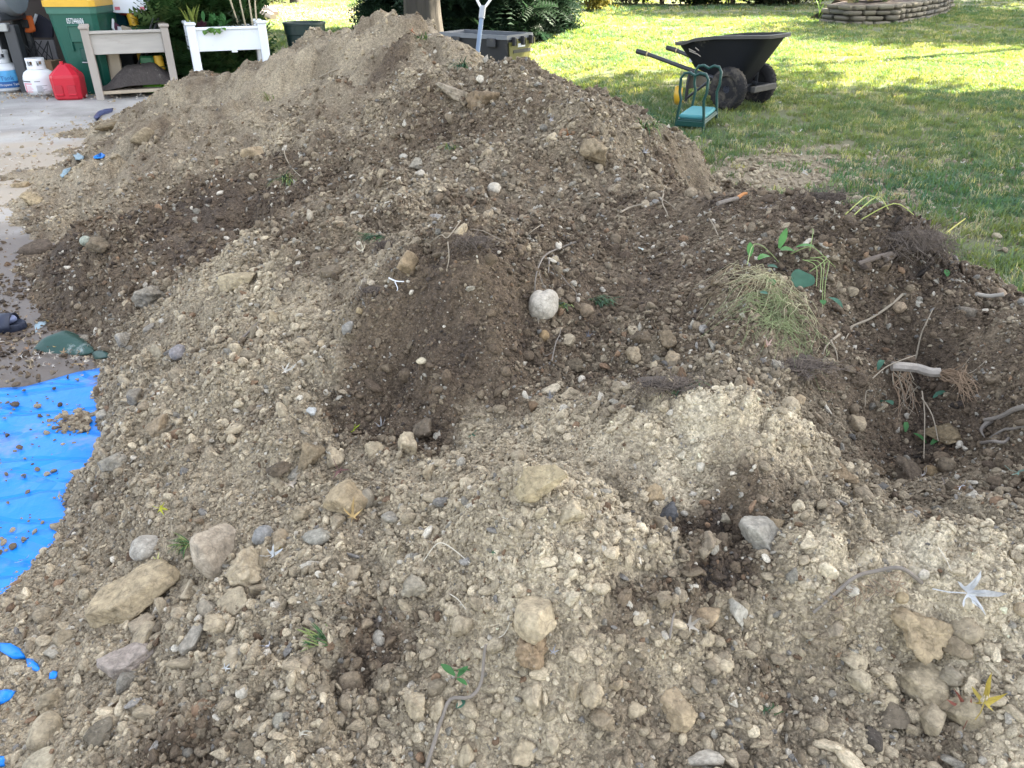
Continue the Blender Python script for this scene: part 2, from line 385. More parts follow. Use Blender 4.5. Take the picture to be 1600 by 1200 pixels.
def tag(o, label=None, cat=None, group=None, kind=None):
    if label: o['label'] = label
    if cat: o['category'] = cat
    if group: o['group'] = group
    if kind: o['kind'] = kind
    return o

def empty(name, loc, label, cat, group=None, rz=0.0):
    o = bpy.data.objects.new(name, None)
    o.location = tuple(loc); o.rotation_euler = (0, 0, rz); o.empty_display_size = .1
    link(o)
    return tag(o, label, cat, group)

class MB:
    """Collects shapes into one mesh."""
    def __init__(s): s.v = []; s.f = []; s.sm = []
    def add(s, vs, fs, smooth=False, M=None):
        o = len(s.v)
        s.v += [tuple(M @ Vector(p)) if M is not None else tuple(p) for p in vs]
        s.f += [tuple(i + o for i in q) for q in fs]; s.sm += [smooth] * len(fs)
        return s
    def box(s, c, size, M=None, taper=(1, 1), bev=.0):
        x, y, z = size[0] / 2, size[1] / 2, size[2] / 2
        b = min(bev, x * .8, y * .8)
        def ring(zz, kx, ky, ins):
            X, Y = x * kx - ins, y * ky - ins
            if b <= 0: return [(-X, -Y, zz), (X, -Y, zz), (X, Y, zz), (-X, Y, zz)]
            return [(-X + b, -Y, zz), (X - b, -Y, zz), (X, -Y + b, zz), (X, Y - b, zz), (X - b, Y, zz), (-X + b, Y, zz), (-X, Y - b, zz), (-X, -Y + b, zz)]
        if b > 0 and z > b * 1.2:
            rings = [ring(-z, 1, 1, b * .7), ring(-z + b, 1, 1, 0), ring(z - b, taper[0], taper[1], 0), ring(z, taper[0], taper[1], b * .7)]
        else:
            rings = [ring(-z, 1, 1, 0), ring(z, taper[0], taper[1], 0)]
        n = len(rings[0]); vs = [p for r in rings for p in r]; fs = [tuple(range(n - 1, -1, -1))]
        for k in range(len(rings) - 1):
            for i in range(n):
                j = (i + 1) % n
                fs.append((k * n + i, k * n + j, (k + 1) * n + j, (k + 1) * n + i))
        fs.append(tuple(range((len(rings) - 1) * n, len(rings) * n)))
        T = Matrix.Translation(Vector(c))
        return s.add(vs, fs, False, (M @ T) if M is not None else T)
    def tube(s, pts, r, n=8, cap=True, M=None):
        pts = [Vector(p) for p in pts]
        rs = r if isinstance(r, (list, tuple)) else [r] * len(pts)
        vs = []; fs = []
        t0 = (pts[1] - pts[0]).normalized()
        up = Vector((0, 0, 1)) if abs(t0.z) < .9 else Vector((1, 0, 0))
        a = t0.cross(up).normalized()
        for i, p in enumerate(pts):
            t = (pts[min(i + 1, len(pts) - 1)] - pts[max(i - 1, 0)])
            t = t.normalized() if t.length > 1e-9 else t0
            a = (a - t * a.dot(t)); a = a.normalized() if a.length > 1e-6 else t.orthogonal().normalized()
            b = t.cross(a)
            for k in range(n):
                q = 2 * math.pi * k / n
                vs.append(p + (a * math.cos(q) + b * math.sin(q)) * rs[i])
        for i in range(len(pts) - 1):
            for k in range(n):
                j = (k + 1) % n
                fs.append((i * n + k, i * n + j, (i + 1) * n + j, (i + 1) * n + k))
        if cap:
            fs.append(tuple(range(n - 1, -1, -1))); fs.append(tuple(range((len(pts) - 1) * n, len(pts) * n)))
        return s.add(vs, fs, True, M)
    def lathe(s, prof, n=28, M=None, squash=(1, 1)):
        vs = []; fs = []
        for (r, z) in prof:
            for k in range(n):
                q = 2 * math.pi * k / n
                vs.append((r * math.cos(q) * squash[0], r * math.sin(q) * squash[1], z))
        for i in range(len(prof) - 1):
            for k in range(n):
                j = (k + 1) % n
                fs.append((i * n + k, i * n + j, (i + 1) * n + j, (i + 1) * n + k))
        if prof[0][0] > 1e-5: fs.append(tuple(range(n - 1, -1, -1)))
        if prof[-1][0] > 1e-5: fs.append(tuple(range((len(prof) - 1) * n, len(prof) * n)))
        return s.add(vs, fs, True, M)
    def build(s, name, m, parent=None, loc=None, rot=None, flat=False):
        me = bpy.data.meshes.new(name)
        me.from_pydata(s.v, [], s.f)
        me.polygons.foreach_set('use_smooth', [False if flat else q for q in s.sm])
        me.materials.append(m); me.update()
        if any(s.sm) and not flat:
            try: me.set_sharp_from_angle(angle=math.radians(40))
            except Exception: pass
        o = bpy.data.objects.new(name, me)
        if loc is not None: o.location = tuple(loc)
        if rot is not None: o.rotation_euler = rot
        return link(o, parent)

def mesh_obj(name, v, f, m, parent=None, smooth=True):
    me = bpy.data.meshes.new(name)
    me.from_pydata([tuple(p) for p in v], [], [tuple(q) for q in f])
    me.polygons.foreach_set('use_smooth', [smooth] * len(me.polygons))
    me.materials.append(m); me.update()
    return link(bpy.data.objects.new(name, me), parent)

# one node group per family of source meshes: instance them on the points of a mesh
def scatter_group(name, meshes):
    c = bpy.data.collections.new(name + '_sources')           # not linked to the scene: never renders itself
    for i, me in enumerate(meshes):
        c.objects.link(bpy.data.objects.new('%s_source_%02d' % (name, i), me))
    g = bpy.data.node_groups.new(name, 'GeometryNodeTree')
    g.interface.new_socket('Geometry', in_out='INPUT', socket_type='NodeSocketGeometry')
    g.interface.new_socket('Geometry', in_out='OUTPUT', socket_type='NodeSocketGeometry')
    N, L = g.nodes.new, g.links.new
    gi, go = N('NodeGroupInput'), N('NodeGroupOutput')
    ip = N('GeometryNodeInstanceOnPoints'); ci = N('GeometryNodeCollectionInfo')
    ci.inputs['Collection'].default_value = c; ci.inputs['Separate Children'].default_value = True; ci.inputs['Reset Children'].default_value = True
    def na(nm, ty):
        n = N('GeometryNodeInputNamedAttribute'); n.data_type = ty; n.inputs['Name'].default_value = nm
        return n.outputs['Attribute']
    er = N('FunctionNodeEulerToRotation')
    L(na('rot', 'FLOAT_VECTOR'), er.inputs[0])
    L(gi.outputs[0], ip.inputs['Points']); L(ci.outputs[0], ip.inputs['Instance'])
    ip.inputs['Pick Instance'].default_value = True
    L(na('idx', 'INT'), ip.inputs['Instance Index'])
    L(er.outputs[0], ip.inputs['Rotation']); L(na('scl', 'FLOAT_VECTOR'), ip.inputs['Scale'])
    L(ip.outputs[0], go.inputs[0])
    return g

def scatter(name, group, nvar, pos, rot, scl, col, parent=None):
    n = len(pos)
    me = bpy.data.meshes.new(name)
    me.vertices.add(n)
    me.vertices.foreach_set('co', np.asarray(pos, np.float32).ravel())
    def a(nm, ty, key, data):
        at = me.attributes.new(nm, ty, 'POINT'); at.data.foreach_set(key, data)
    a('rot', 'FLOAT_VECTOR', 'vector', np.asarray(rot, np.float32).ravel())
    a('scl', 'FLOAT_VECTOR', 'vector', np.asarray(scl, np.float32).ravel())
    a('idx', 'INT', 'value', rng.integers(0, nvar, n).astype(np.int32))
    c4 = np.ones((n, 4), np.float32); c4[:, :3] = col
    a('col', 'FLOAT_COLOR', 'color', c4.ravel())
    me.update()
    o = link(bpy.data.objects.new(name, me), parent)
    md = o.modifiers.new('scatter', 'NODES'); md.node_group = group
    return o

# ================================================================ SETTING: heap, driveway, lawn
M_SOIL = mat_grain('soil', 'attr', bump=.9)

def grid_mesh(name, X, Y, Z, keep, m, col=None):
    ny, nx = X.shape
    idx = np.arange(ny * nx).reshape(ny, nx)
    q = np.stack([idx[:-1, :-1], idx[:-1, 1:], idx[1:, 1:], idx[1:, :-1]], -1).reshape(-1, 4)
    if keep is not None:
        k = keep.ravel()[q].any(1); q = q[k]
    used = np.unique(q); remap = -np.ones(ny * nx, np.int64); remap[used] = np.arange(len(used))
    q = remap[q]
    V = np.stack([X.ravel(), Y.ravel(), Z.ravel()], -1)[used]
    me = bpy.data.meshes.new(name)
    me.vertices.add(len(V)); me.vertices.foreach_set('co', V.astype(np.float32).ravel())
    me.loops.add(q.size); me.loops.foreach_set('vertex_index', q.astype(np.int32).ravel())
    me.polygons.add(len(q)); me.polygons.foreach_set('loop_start', np.arange(0, q.size, 4, dtype=np.int32))
    me.polygons.foreach_set('use_smooth', np.ones(len(q), bool))
    if col is not None:
        at = me.attributes.new('col', 'FLOAT_COLOR', 'POINT')
        c4 = np.ones((len(V), 4), np.float32); c4[:, :3] = col[used]; at.data.foreach_set('color', c4.ravel())
    me.materials.append(m); me.update(calc_edges=True); me.validate()
    return link(bpy.data.objects.new(name, me))

NX, NY = 760, 640
ys = -.25 + np.geomspace(.55, 11.0, NY)
us = np.linspace(-1, 1, NX)
GX = us[None, :] * (.95 + .80 * (ys[:, None] + .25)) + np.clip(ys[:, None] - 4, 0, 9) * -.18
GY = np.repeat(ys[:, None], NX, 1)
GZ = heap_h(GX, GY).reshape(GX.shape)
keep = (GZ > ground(GX, GY) - .03)
tv = tone_at(GX, GY)
heap = grid_mesh('dirt_pile', GX, GY, GZ, keep, M_SOIL, soil_rgb(tv))
tag(heap, 'long heap of dug-up soil, pale and dark in patches, filling the foreground', 'dirt pile')

# driveway: worn concrete with drifts of soil and a damp corner near the heap
def mat_driveway():
    m, t, b, N, L = nt('driveway_concrete')
    geo = N('ShaderNodeNewGeometry')
    n1 = N('ShaderNodeTexNoise'); n1.inputs['Scale'].default_value = 1.3; n1.inputs['Detail'].default_value = 9; n1.inputs['Roughness'].default_value = .62
    L(geo.outputs['Position'], n1.inputs['Vector'])
    r = N('ShaderNodeValToRGB')
    r.color_ramp.elements[0].position = .33; r.color_ramp.elements[0].color = (.21, .20, .185, 1)
    r.color_ramp.elements[1].position = .68; r.color_ramp.elements[1].color = (.43, .415, .395, 1)
    L(n1.outputs['Fac'], r.inputs['Fac'])
    n2 = N('ShaderNodeTexNoise'); n2.inputs['Scale'].default_value = 70; n2.inputs['Detail'].default_value = 6
    L(geo.outputs['Position'], n2.inputs['Vector'])
    r2 = N('ShaderNodeMapRange'); r2.inputs[3].default_value = .75; r2.inputs[4].default_value = 1.25
    L(n2.outputs['Fac'], r2.inputs[0])
    mu = N('ShaderNodeMix'); mu.data_type = 'RGBA'; mu.blend_type = 'MULTIPLY'; mu.inputs[0].default_value = 1
    L(r.outputs[0], mu.inputs[6]); L(r2.outputs[0], mu.inputs[7])
    # wet muddy patch at the foot of the heap
    sx = N('ShaderNodeSeparateXYZ'); L(geo.outputs['Position'], sx.inputs[0])
    vd = N('ShaderNodeVectorMath'); vd.operation = 'DISTANCE'; vd.inputs[1].default_value = (-2.45, 3.35, 0)
    L(geo.outputs['Position'], vd.inputs[0])
    ad = N('ShaderNodeMath'); ad.operation = 'ADD'; L(vd.outputs['Value'], ad.inputs[0])
    n3 = N('ShaderNodeTexNoise'); n3.inputs['Scale'].default_value = 2.2; n3.inputs['Detail'].default_value = 6
    L(geo.outputs['Position'], n3.inputs['Vector'])
    sc = N('ShaderNodeMath'); sc.operation = 'MULTIPLY'; sc.inputs[1].default_value = -1.6; L(n3.outputs['Fac'], sc.inputs[0]); L(sc.outputs[0], ad.inputs[1])
    wr = N('ShaderNodeMapRange'); wr.inputs[1].default_value = 1.0; wr.inputs[2].default_value = .35; L(ad.outputs[0], wr.inputs[0])
    wet = N('ShaderNodeMix'); wet.data_type = 'RGBA'; wet.inputs[7].default_value = (.105, .082, .064, 1)
    # dusty tan soil tracked out from the heap
    v4 = N('ShaderNodeVectorMath'); v4.operation = 'DISTANCE'; v4.inputs[1].default_value = (-4.3, 5.9, 0); L(geo.outputs['Position'], v4.inputs[0])
    a4 = N('ShaderNodeMath'); a4.operation = 'MULTIPLY_ADD'; a4.inputs[1].default_value = -3.2; L(n3.outputs['Fac'], a4.inputs[0]); L(v4.outputs['Value'], a4.inputs[2])
    w4 = N('ShaderNodeMapRange'); w4.inputs[1].default_value = .6; w4.inputs[2].default_value = -.6; w4.inputs[4].default_value = .8; L(a4.outputs[0], w4.inputs[0])
    d4 = N('ShaderNodeMix'); d4.data_type = 'RGBA'; d4.inputs[7].default_value = (.36, .30, .225, 1); L(w4.outputs[0], d4.inputs[0]); L(mu.outputs[2], d4.inputs[6])
    L(wr.outputs[0], wet.inputs[0]); L(d4.outputs[2], wet.inputs[6])
    L(wet.outputs[2], b.inputs['Base Color'])
    rr = N('ShaderNodeMapRange'); rr.inputs[3].default_value = .9; rr.inputs[4].default_value = .5; L(wr.outputs[0], rr.inputs[0])
    L(rr.outputs[0], b.inputs['Roughness'])
    bp = N('ShaderNodeBump'); bp.inputs['Strength'].default_value = .25; bp.inputs['Distance'].default_value = .006
    L(n2.outputs['Fac'], bp.inputs['Height']); L(bp.outputs[0], b.inputs['Normal'])
    return m

dx = np.linspace(-14, .6, 60); dy = np.linspace(-3, 10.6, 60)
DX, DY = np.meshgrid(dx, dy)
edge = .6 - np.clip(DY - 6, 0, 9) * .85                       # the lawn cuts in behind the heap
DX = np.minimum(DX, edge)
DZ = ground(DX, DY) * 0 + .012
driveway = grid_mesh('driveway', DX, DY, DZ, None, mat_driveway())
tag(driveway, kind='structure', label='worn grey concrete driveway with drifted soil')

def mat_lawn():
    m, t, b, N, L = nt('lawn_ground')
    geo = N('ShaderNodeNewGeometry')
    n1 = N('ShaderNodeTexNoise'); n1.inputs['Scale'].default_value = .9; n1.inputs['Detail'].default_value = 8
    L(geo.outputs['Position'], n1.inputs['Vector'])
    r = N('ShaderNodeValToRGB')
    r.color_ramp.elements[0].position = .35; r.color_ramp.elements[0].color = (.085, .115, .055, 1)
    r.color_ramp.elements[1].position = .66; r.color_ramp.elements[1].color = (.21, .20, .115, 1)
    L(n1.outputs['Fac'], r.inputs['Fac'])
    # bare trampled soil beside the heap
    vd = N('ShaderNodeVectorMath'); vd.operation = 'DISTANCE'; vd.inputs[1].default_value = (2.0, 5.1, .17)
    mp = N('ShaderNodeMapping'); mp.inputs['Scale'].default_value = (.75, 1.25, 1)
    vd.inputs[1].default_value = (1.9 * .75, 5.3 * 1.25, .17)
    L(geo.outputs['Position'], mp.inputs[0]); L(mp.outputs[0], vd.inputs[0])
    n3 = N('ShaderNodeTexNoise'); n3.inputs['Scale'].default_value = 2.0; n3.inputs['Detail'].default_value = 7
    L(geo.outputs['Position'], n3.inputs['Vector'])
    sc = N('ShaderNodeMath'); sc.operation = 'MULTIPLY_ADD'; sc.inputs[1].default_value = -2.4; L(n3.outputs['Fac'], sc.inputs[0]); L(vd.outputs['Value'], sc.inputs[2])
    wr = N('ShaderNodeMapRange'); wr.inputs[1].default_value = .75; wr.inputs[2].default_value = -.55; L(sc.outputs[0], wr.inputs[0])
    mx = N('ShaderNodeMix'); mx.data_type = 'RGBA'; mx.inputs[7].default_value = (.29, .235, .165, 1)
    L(wr.outputs[0], mx.inputs[0]); L(r.outputs[0], mx.inputs[6])
    n4 = N('ShaderNodeTexNoise'); n4.inputs['Scale'].default_value = 60; n4.inputs['Detail'].default_value = 6
    L(geo.outputs['Position'], n4.inputs['Vector'])
    r4 = N('ShaderNodeMapRange'); r4.inputs[3].default_value = .6; r4.inputs[4].default_value = 1.4; L(n4.outputs['Fac'], r4.inputs[0])
    mu = N('ShaderNodeMix'); mu.data_type = 'RGBA'; mu.blend_type = 'MULTIPLY'; mu.inputs[0].default_value = 1
    L(mx.outputs[2], mu.inputs[6]); L(r4.outputs[0], mu.inputs[7])
    L(mu.outputs[2], b.inputs['Base Color']); b.inputs['Roughness'].default_value = .95; b.inputs['Specular IOR Level'].default_value = .15
    bp = N('ShaderNodeBump'); bp.inputs['Strength'].default_value = .5; bp.inputs['Distance'].default_value = .02
    L(n4.outputs['Fac'], bp.inputs['Height']); L(bp.outputs[0], b.inputs['Normal'])
    return m

lx = np.concatenate([np.linspace(-400, -20, 20), np.linspace(-19, 19, 140), np.linspace(20, 400, 20)])
ly = np.concatenate([np.linspace(-300, -5, 14), np.linspace(-4, 30, 130), np.linspace(32, 700, 24)])
LX, LY = np.meshgrid(lx, ly)
LZ = ground(LX, LY)
under = (LX < .6 - np.clip(LY - 6, 0, 9) * .85) & (LY < 10.6) & (LX > -14)
LZ = np.where(under, -.06, LZ)
lawn = grid_mesh('lawn', LX, LY, LZ, None, mat_lawn())
tag(lawn, kind='structure', label='leaf-strewn lawn rising gently behind the heap')

# ---------------------------------------------------------------- stones: source shapes
def ico(sub):
    bm = bmesh.new(); bmesh.ops.create_icosphere(bm, subdivisions=sub, radius=1.0)
    v = np.array([p.co[:] for p in bm.verts]); f = [[q.index for q in p.verts] for p in bm.faces]
    bm.free(); return v, f
ICO = {k: ico(k) for k in (2, 3, 4, 5)}

def n3(p, s, freq):
    """Cheap smooth 3-D noise from three 2-D lattices, -1..1."""
    q = p * freq
    return (vnoise(q[:, 0] + s * 3.1, q[:, 1] + q[:, 2] * .37, s) + vnoise(q[:, 1] - s * 1.7, q[:, 2] + q[:, 0] * .41, s + 3) + vnoise(q[:, 2] + s * 2.3, q[:, 0] - q[:, 1] * .33, s + 7)) / 1.5 - 1

def rock_verts(seed, sub, kind, flat=.75):
    """kind: 'pebble' water-worn, 'clod' crumbly lump of soil, 'block' broken and angular, 'slab' flat broken stone."""
    v, f = ICO[sub]; v = v.copy()
    r_ = np.random.default_rng(seed)
    s = seed % 977
    if kind == 'pebble':
        d = 1 + .27 * n3(v, s, 1.1) + .10 * n3(v, s + 1, 2.4) + .02 * n3(v, s + 2, 9)
    elif kind == 'crumb':
        d = 1 + .45 * n3(v, s, 1.2) + .28 * n3(v, s + 1, 2.3) + .16 * n3(v, s + 2, 4.6)
    elif kind == 'clod':
        d = np.ones(len(v)) * 1.2
        for k in range(8):
            n_ = r_.normal(size=3); n_ /= np.linalg.norm(n_); o_ = r_.uniform(.45, .95)
            d = np.minimum(d, np.where(v @ n_ > .05, o_ / np.maximum(v @ n_, 1e-6), 9))
        d = d * (1 + .20 * n3(v, s, 1.3) + .17 * n3(v, s + 1, 2.9) + .15 * (.45 - np.abs(n3(v, s + 2, 4.2)) * 1.7) + .09 * n3(v, s + 4, 8) + (.07 * n3(v, s + 3, 15) + .04 * n3(v, s + 5, 28) if sub > 3 else 0))
    else:
        d = np.ones(len(v)) * 1.25
        for k in range(9 if kind == 'block' else 8):
            n_ = r_.normal(size=3); n_ /= np.linalg.norm(n_)
            if kind == 'slab': n_[2] *= .35; n_ /= np.linalg.norm(n_)
            o_ = r_.uniform(.52, .90)
            dot = v @ n_
            with np.errstate(divide='ignore'):
                lim = np.where(dot > .05, o_ / np.maximum(dot, 1e-6), 9)
            d = np.minimum(d, lim)
        d = d * (1 + .06 * n3(v, s + 1, 2.6) + .05 * n3(v, s + 2, 6) + (.04 * n3(v, s + 3, 13) + .025 * n3(v, s + 4, 27) if sub > 3 else 0))
    v = v * d[:, None]
    v[:, 2] *= flat
    v /= np.abs(v).max(0)[None] / np.array([1, 1, flat])[None]
    return v, f

M_STONE_I = mat_grain('rubble', 'instance', bump=.6)
M_STONE_O = mat_grain('stone', 'object', bump=.9)
M_STONE_U = mat_grain('lump', 'unit', bump=.8)

def src_mesh(name, v, f, m, smooth=True):
    me = bpy.data.meshes.new(name); me.from_pydata([tuple(p) for p in v], [], f)
    me.polygons.foreach_set('use_smooth', [smooth] * len(me.polygons)); me.materials.append(m); me.update(); return me

SMALL = [src_mesh('rubble_source', *rock_verts(100 + i, 3, ('clod', 'block', 'block', 'clod', 'block', 'pebble', 'crumb', 'crumb')[i % 8], .6 + .4 * rnd.random()), M_STONE_I) for i in range(24)]
G_RUB = scatter_group('rubble_scatter', SMALL)

# ---------------------------------------------------------------- loose rubble that nobody could count, over the whole heap
def rand_heap_points(n, ymax, ymin=.3):
    out = []
    got = 0
    while got < n:
        y = rng.uniform(ymin, ymax, n * 2) if ymax < 3 else ymin + (ymax - ymin) * rng.random(n * 2)
        x = rng.uniform(-1, 1, n * 2) * (.75 + .72 * y) - np.clip(y - 4, 0, 9) * .18
        keep_ = rng.random(n * 2) < (.75 + .72 * y) / (.75 + .72 * ymax)        # even cover per square metre
        x, y = x[keep_], y[keep_]
        b = heap_base(x, y) - ground(x, y)
        k = b > -.035 + .05 * rng.random(len(x))
        out.append(np.stack([x[k], y[k]], -1)); got += k.sum()
    return np.concatenate(out)[:n]

SMOOTH = [tuple(hit(a, b)[0][:2]) + (r,) for a, b, r in [(1150,680,.14),(1230,700,.10),(1050,690,.10),(1340,870,.10),(1450,860,.10),(1560,870,.10),(1430,960,.07),(330,140,.7),(420,120,.5),(330,440,.15),(620,560,.2),(560,130,.35),(480,90,.4),(640,40,.3),(240,190,.5),(700,480,.15),(1560,530,.2)]]
def rubble(n, r0, r1, ymax, sink, patch):
    P = rand_heap_points(n, ymax)
    x, y = P[:, 0], P[:, 1]
    dens = sstep(-.3, .3, fbm(x * 2.1 + 3, y * 2.1, 71, 3)) * patch + (1 - patch)
    for sx_, sy_, sr_ in SMOOTH:
        dens = dens * (1 - (.9 if r0 > .004 else .35) * np.exp(-((x - sx_) ** 2 + (y - sy_) ** 2) / (2 * sr_ ** 2)))
    k = rng.random(len(x)) < dens
    x, y = x[k], y[k]; m = len(x)
    r = r0 * (r1 / r0) ** (rng.random(m) ** 1.7)
    t = tone_at(x, y)
    t2 = np.clip(t + rng.normal(.05, .09, m), 0, 1)
    c = soil_rgb(t2) * np.clip(1.04 + rng.normal(0, .17, (m, 1)), .6, 1.6)
    u = rng.random(m)
    p_odd = .10
    grey = np.array([.29, .262, .212]) * rng.uniform(.6, 1.4, (m, 1)); blue = np.array([.245, .226, .20]) * rng.uniform(.6, 1.3, (m, 1))
    pale = np.array([.53, .475, .385]) * rng.uniform(.75, 1.2, (m, 1)); brown = np.array([.20, .13, .08]) * rng.uniform(.6, 1.4, (m, 1))
    c = np.where((u < .035)[:, None], grey, c); c = np.where(((u >= .035) & (u < .05))[:, None], blue, c)
    c = np.where(((u >= .05) & (u < .078))[:, None], pale, c); c = np.where(((u >= .078) & (u < p_odd))[:, None], brown, c)
    z = surf(x, y) + r * (sink + .35 * rng.random(m))
    scl = np.stack([r * rng.uniform(.75, 1.6, m), r * rng.uniform(.65, 1.15, m), r * rng.uniform(.55, 1.15, m)], -1)
    rot = np.stack([rng.normal(0, .7, m), rng.normal(0, .7, m), rng.uniform(0, 6.28, m)], -1)
    return np.stack([x, y, z], -1), rot, scl, np.clip(c, .01, .75)

parts_ = [rubble(130000, .0020, .0042, 1.9, .2, .6), rubble(110000, .0032, .0072, 2.9, .2, .65), rubble(60000, .005, .012, 4.8, .15, .7),
          rubble(40000, .008, .018, 8.8, -.05, .75), rubble(5200, .014, .027, 8.8, -.2, .8)]
def spill(n, cx, cy, sx, sy, r0, r1, t0):
    """Stones scattered on the trampled lawn and the driveway beside the heap."""
    x, y = rng.normal(cx, sx, n), rng.normal(cy, sy, n); k = heap_base(x, y) < ground(x, y) + .01; x, y = x[k], y[k]; m = len(x)
    r = r0 * (r1 / r0) ** (rng.random(m) ** 2)
    c = soil_rgb(np.clip(rng.normal(t0, .1, m), 0, 1))
    return np.stack([x, y, np.maximum(ground(x, y), np.where(x < .3, np.where(y < 2.75, .034, .012), -1)) + r * .25], -1), np.stack([rng.normal(0, .4, m), rng.normal(0, .4, m), rng.uniform(0, 6.28, m)], -1), np.stack([r * rng.uniform(.8, 1.3, m), r * rng.uniform(.8, 1.1, m), r * rng.uniform(.6, 1, m)], -1), c
parts_ += [spill(3800, 2.0, 5.3, .85, .60, .006, .030, .66), spill(600, 2.6, 4.4, .5, .6, .006, .02, .6), spill(900, -3.6, 5.6, .7, 1.1, .006, .03, .66), spill(700, -2.4, 2.9, .35, .5, .004, .015, .45), spill(260, -1.75, 2.1, .25, .4, .003, .012, .5), spill(900, at_h(146, 668, 0)[0], at_h(152, 668, 0)[1], .055, .04, .004, .014, .5), spill(1500, at_h(40, 520, 0)[0], at_h(40, 520, 0)[1], .35, .35, .003, .016, .24), spill(1200, at_h(20, 440, 0)[0], at_h(20, 440, 0)[1], .4, .4, .004, .022, .24), spill(20, at_h(95, 790, 0)[0], at_h(95, 790, 0)[1], .13, .16, .003, .012, .5), spill(260, at_h(30, 900, 0)[0], at_h(30, 900, 0)[1], .12, .08, .003, .012, .5)]
pos, rot, scl, colr = [np.concatenate([p[i] for p in parts_]) for i in range(4)]
rub = scatter('loose_rubble', G_RUB, len(SMALL), pos, rot, scl, colr)
tag(rub, 'loose gravel and crumbs of soil strewn over the whole heap', 'gravel', kind='stuff')

# ================================================================ TREES, HEDGES AND SHRUBS
def gp(px, py):
    """Point of the bare ground seen at a photo pixel (as if the heap were away)."""
    h = 0.0
    for _ in range(25):
        p = at_h(px, py, h); h = float(ground(p[0], p[1]))
    return np.array([p[0], p[1], h])

def top_h(Y, py):
    """Height of a point at distance Y that shows at photo row py."""
    v = (600.0 - py) / FPX
    return CAM_H + Y * (v * CP - SP) / (CP + v * SP)

def wpx(n, Y, h):
    """Width in metres of n photo pixels at distance Y, height h."""
    return n * (Y * CP + (CAM_H - h) * SP) / FPX

def xpx(px, Y, h):
    return (px - 800.0) * (Y * CP + (CAM_H - h) * SP) / FPX

def leaf_poly(n_lobes=5, deep=.45, L=1.0, wob=0.0, r_=None):
    r_ = r_ or rnd
    pts = []
    angs = [-2.1, -.95, 0, .95, 2.1]; tips = [.55, .92, 1.15, .92, .55]
    for k, (a, t) in enumerate(zip(angs, tips)):
        a += r_.uniform(-.1, .1); t *= r_.uniform(.88, 1.1)
        pts += [(t * .5, a - .20), (t * .78, a - .08 + r_.uniform(-.05, .05)), (t, a + r_.uniform(-.07, .07)), (t * .7, a + .10 + r_.uniform(-.05, .05)), (t * .48, a + .20)]
        if k < 4: pts.append((deep * r_.uniform(.75, 1.15), (a + angs[k + 1]) / 2))
    return [(r * math.cos(q) * .5 * L, r * math.sin(q) * .5 * L) for r, q in pts]

def leaf_mesh_data(seed, curl=.35, L=1.0, stem=True):
    """A fallen maple leaf: lobed outline fanned from its base vein, curled."""
    r_ = random.Random(seed)
    P = leaf_poly(L=L, r_=r_, deep=r_.uniform(.18, .32))
    V = [(0, 0)] + P
    ph = r_.uniform(0, 6.28); c1 = curl * r_.uniform(.4, 1.2); c2 = curl * r_.uniform(-.6, .9)
    def z(x, y):
        u = x * math.cos(ph) + y * math.sin(ph); w = -x * math.sin(ph) + y * math.cos(ph)
        return (c1 * u * u * 2.2 + c2 * w * w * 2.0 + .06 * math.sin(9 * u + seed)) / L
    # a second, inner ring so that the blade bends
    inner = [(x * .5, y * .5) for x, y in P]
    V = [(0, 0)] + inner + P
    n = len(P)
    f = []
    for i in range(n - 1):
        f.append((0, 1 + i, 2 + i)); f.append((1 + i, 1 + n + i, 2 + n + i, 2 + i))
    V3 = [(x, y, z(x, y)) for x, y in V]
    if stem:
        b = len(V3); w = .012 * L
        pts = [(-.02 * L, 0), (-.30 * L, .03 * L), (-.55 * L, .10 * L)]
        for (x, y) in pts: V3 += [(x, y - w, z(x, y) * .5 + .01), (x, y + w, z(x, y) * .5 + .01)]
        f += [(b, b + 2, b + 3, b + 1), (b + 2, b + 4, b + 5, b + 3)]
    return V3, f

M_LEAF_I = mat_leafy('foliage', None, 'instance', trans=.35, var=.2)
M_LITTER = mat_leafy('litter_leaf', None, 'instance', trans=.12, var=.22, rough=.7)

def cluster_broad(seed, n=34, leaf=.16, R=.5):
    r_ = random.Random(seed); V = []; F = []
    for _ in range(n):
        c = Vector((r_.gauss(0, R * .5), r_.gauss(0, R * .5), r_.gauss(0, R * .38)))
        M = Matrix.Translation(c) @ Euler((r_.uniform(-.9, .9), r_.uniform(-.9, .9), r_.uniform(0, 6.28))).to_matrix().to_4x4()
        s = leaf * r_.uniform(.7, 1.25); o = len(V)
        for x, y, z in [(-.5, 0, 0), (-.1, -.32, .05), (.5, 0, -.05), (-.1, .32, .05), (.15, 0, .02)]:
            V.append(tuple(M @ Vector((x * s, y * s, z * s))))
        F += [(o, o + 1, o + 4), (o + 1, o + 2, o + 4), (o + 2, o + 3, o + 4), (o + 3, o, o + 4)]
    return V, F

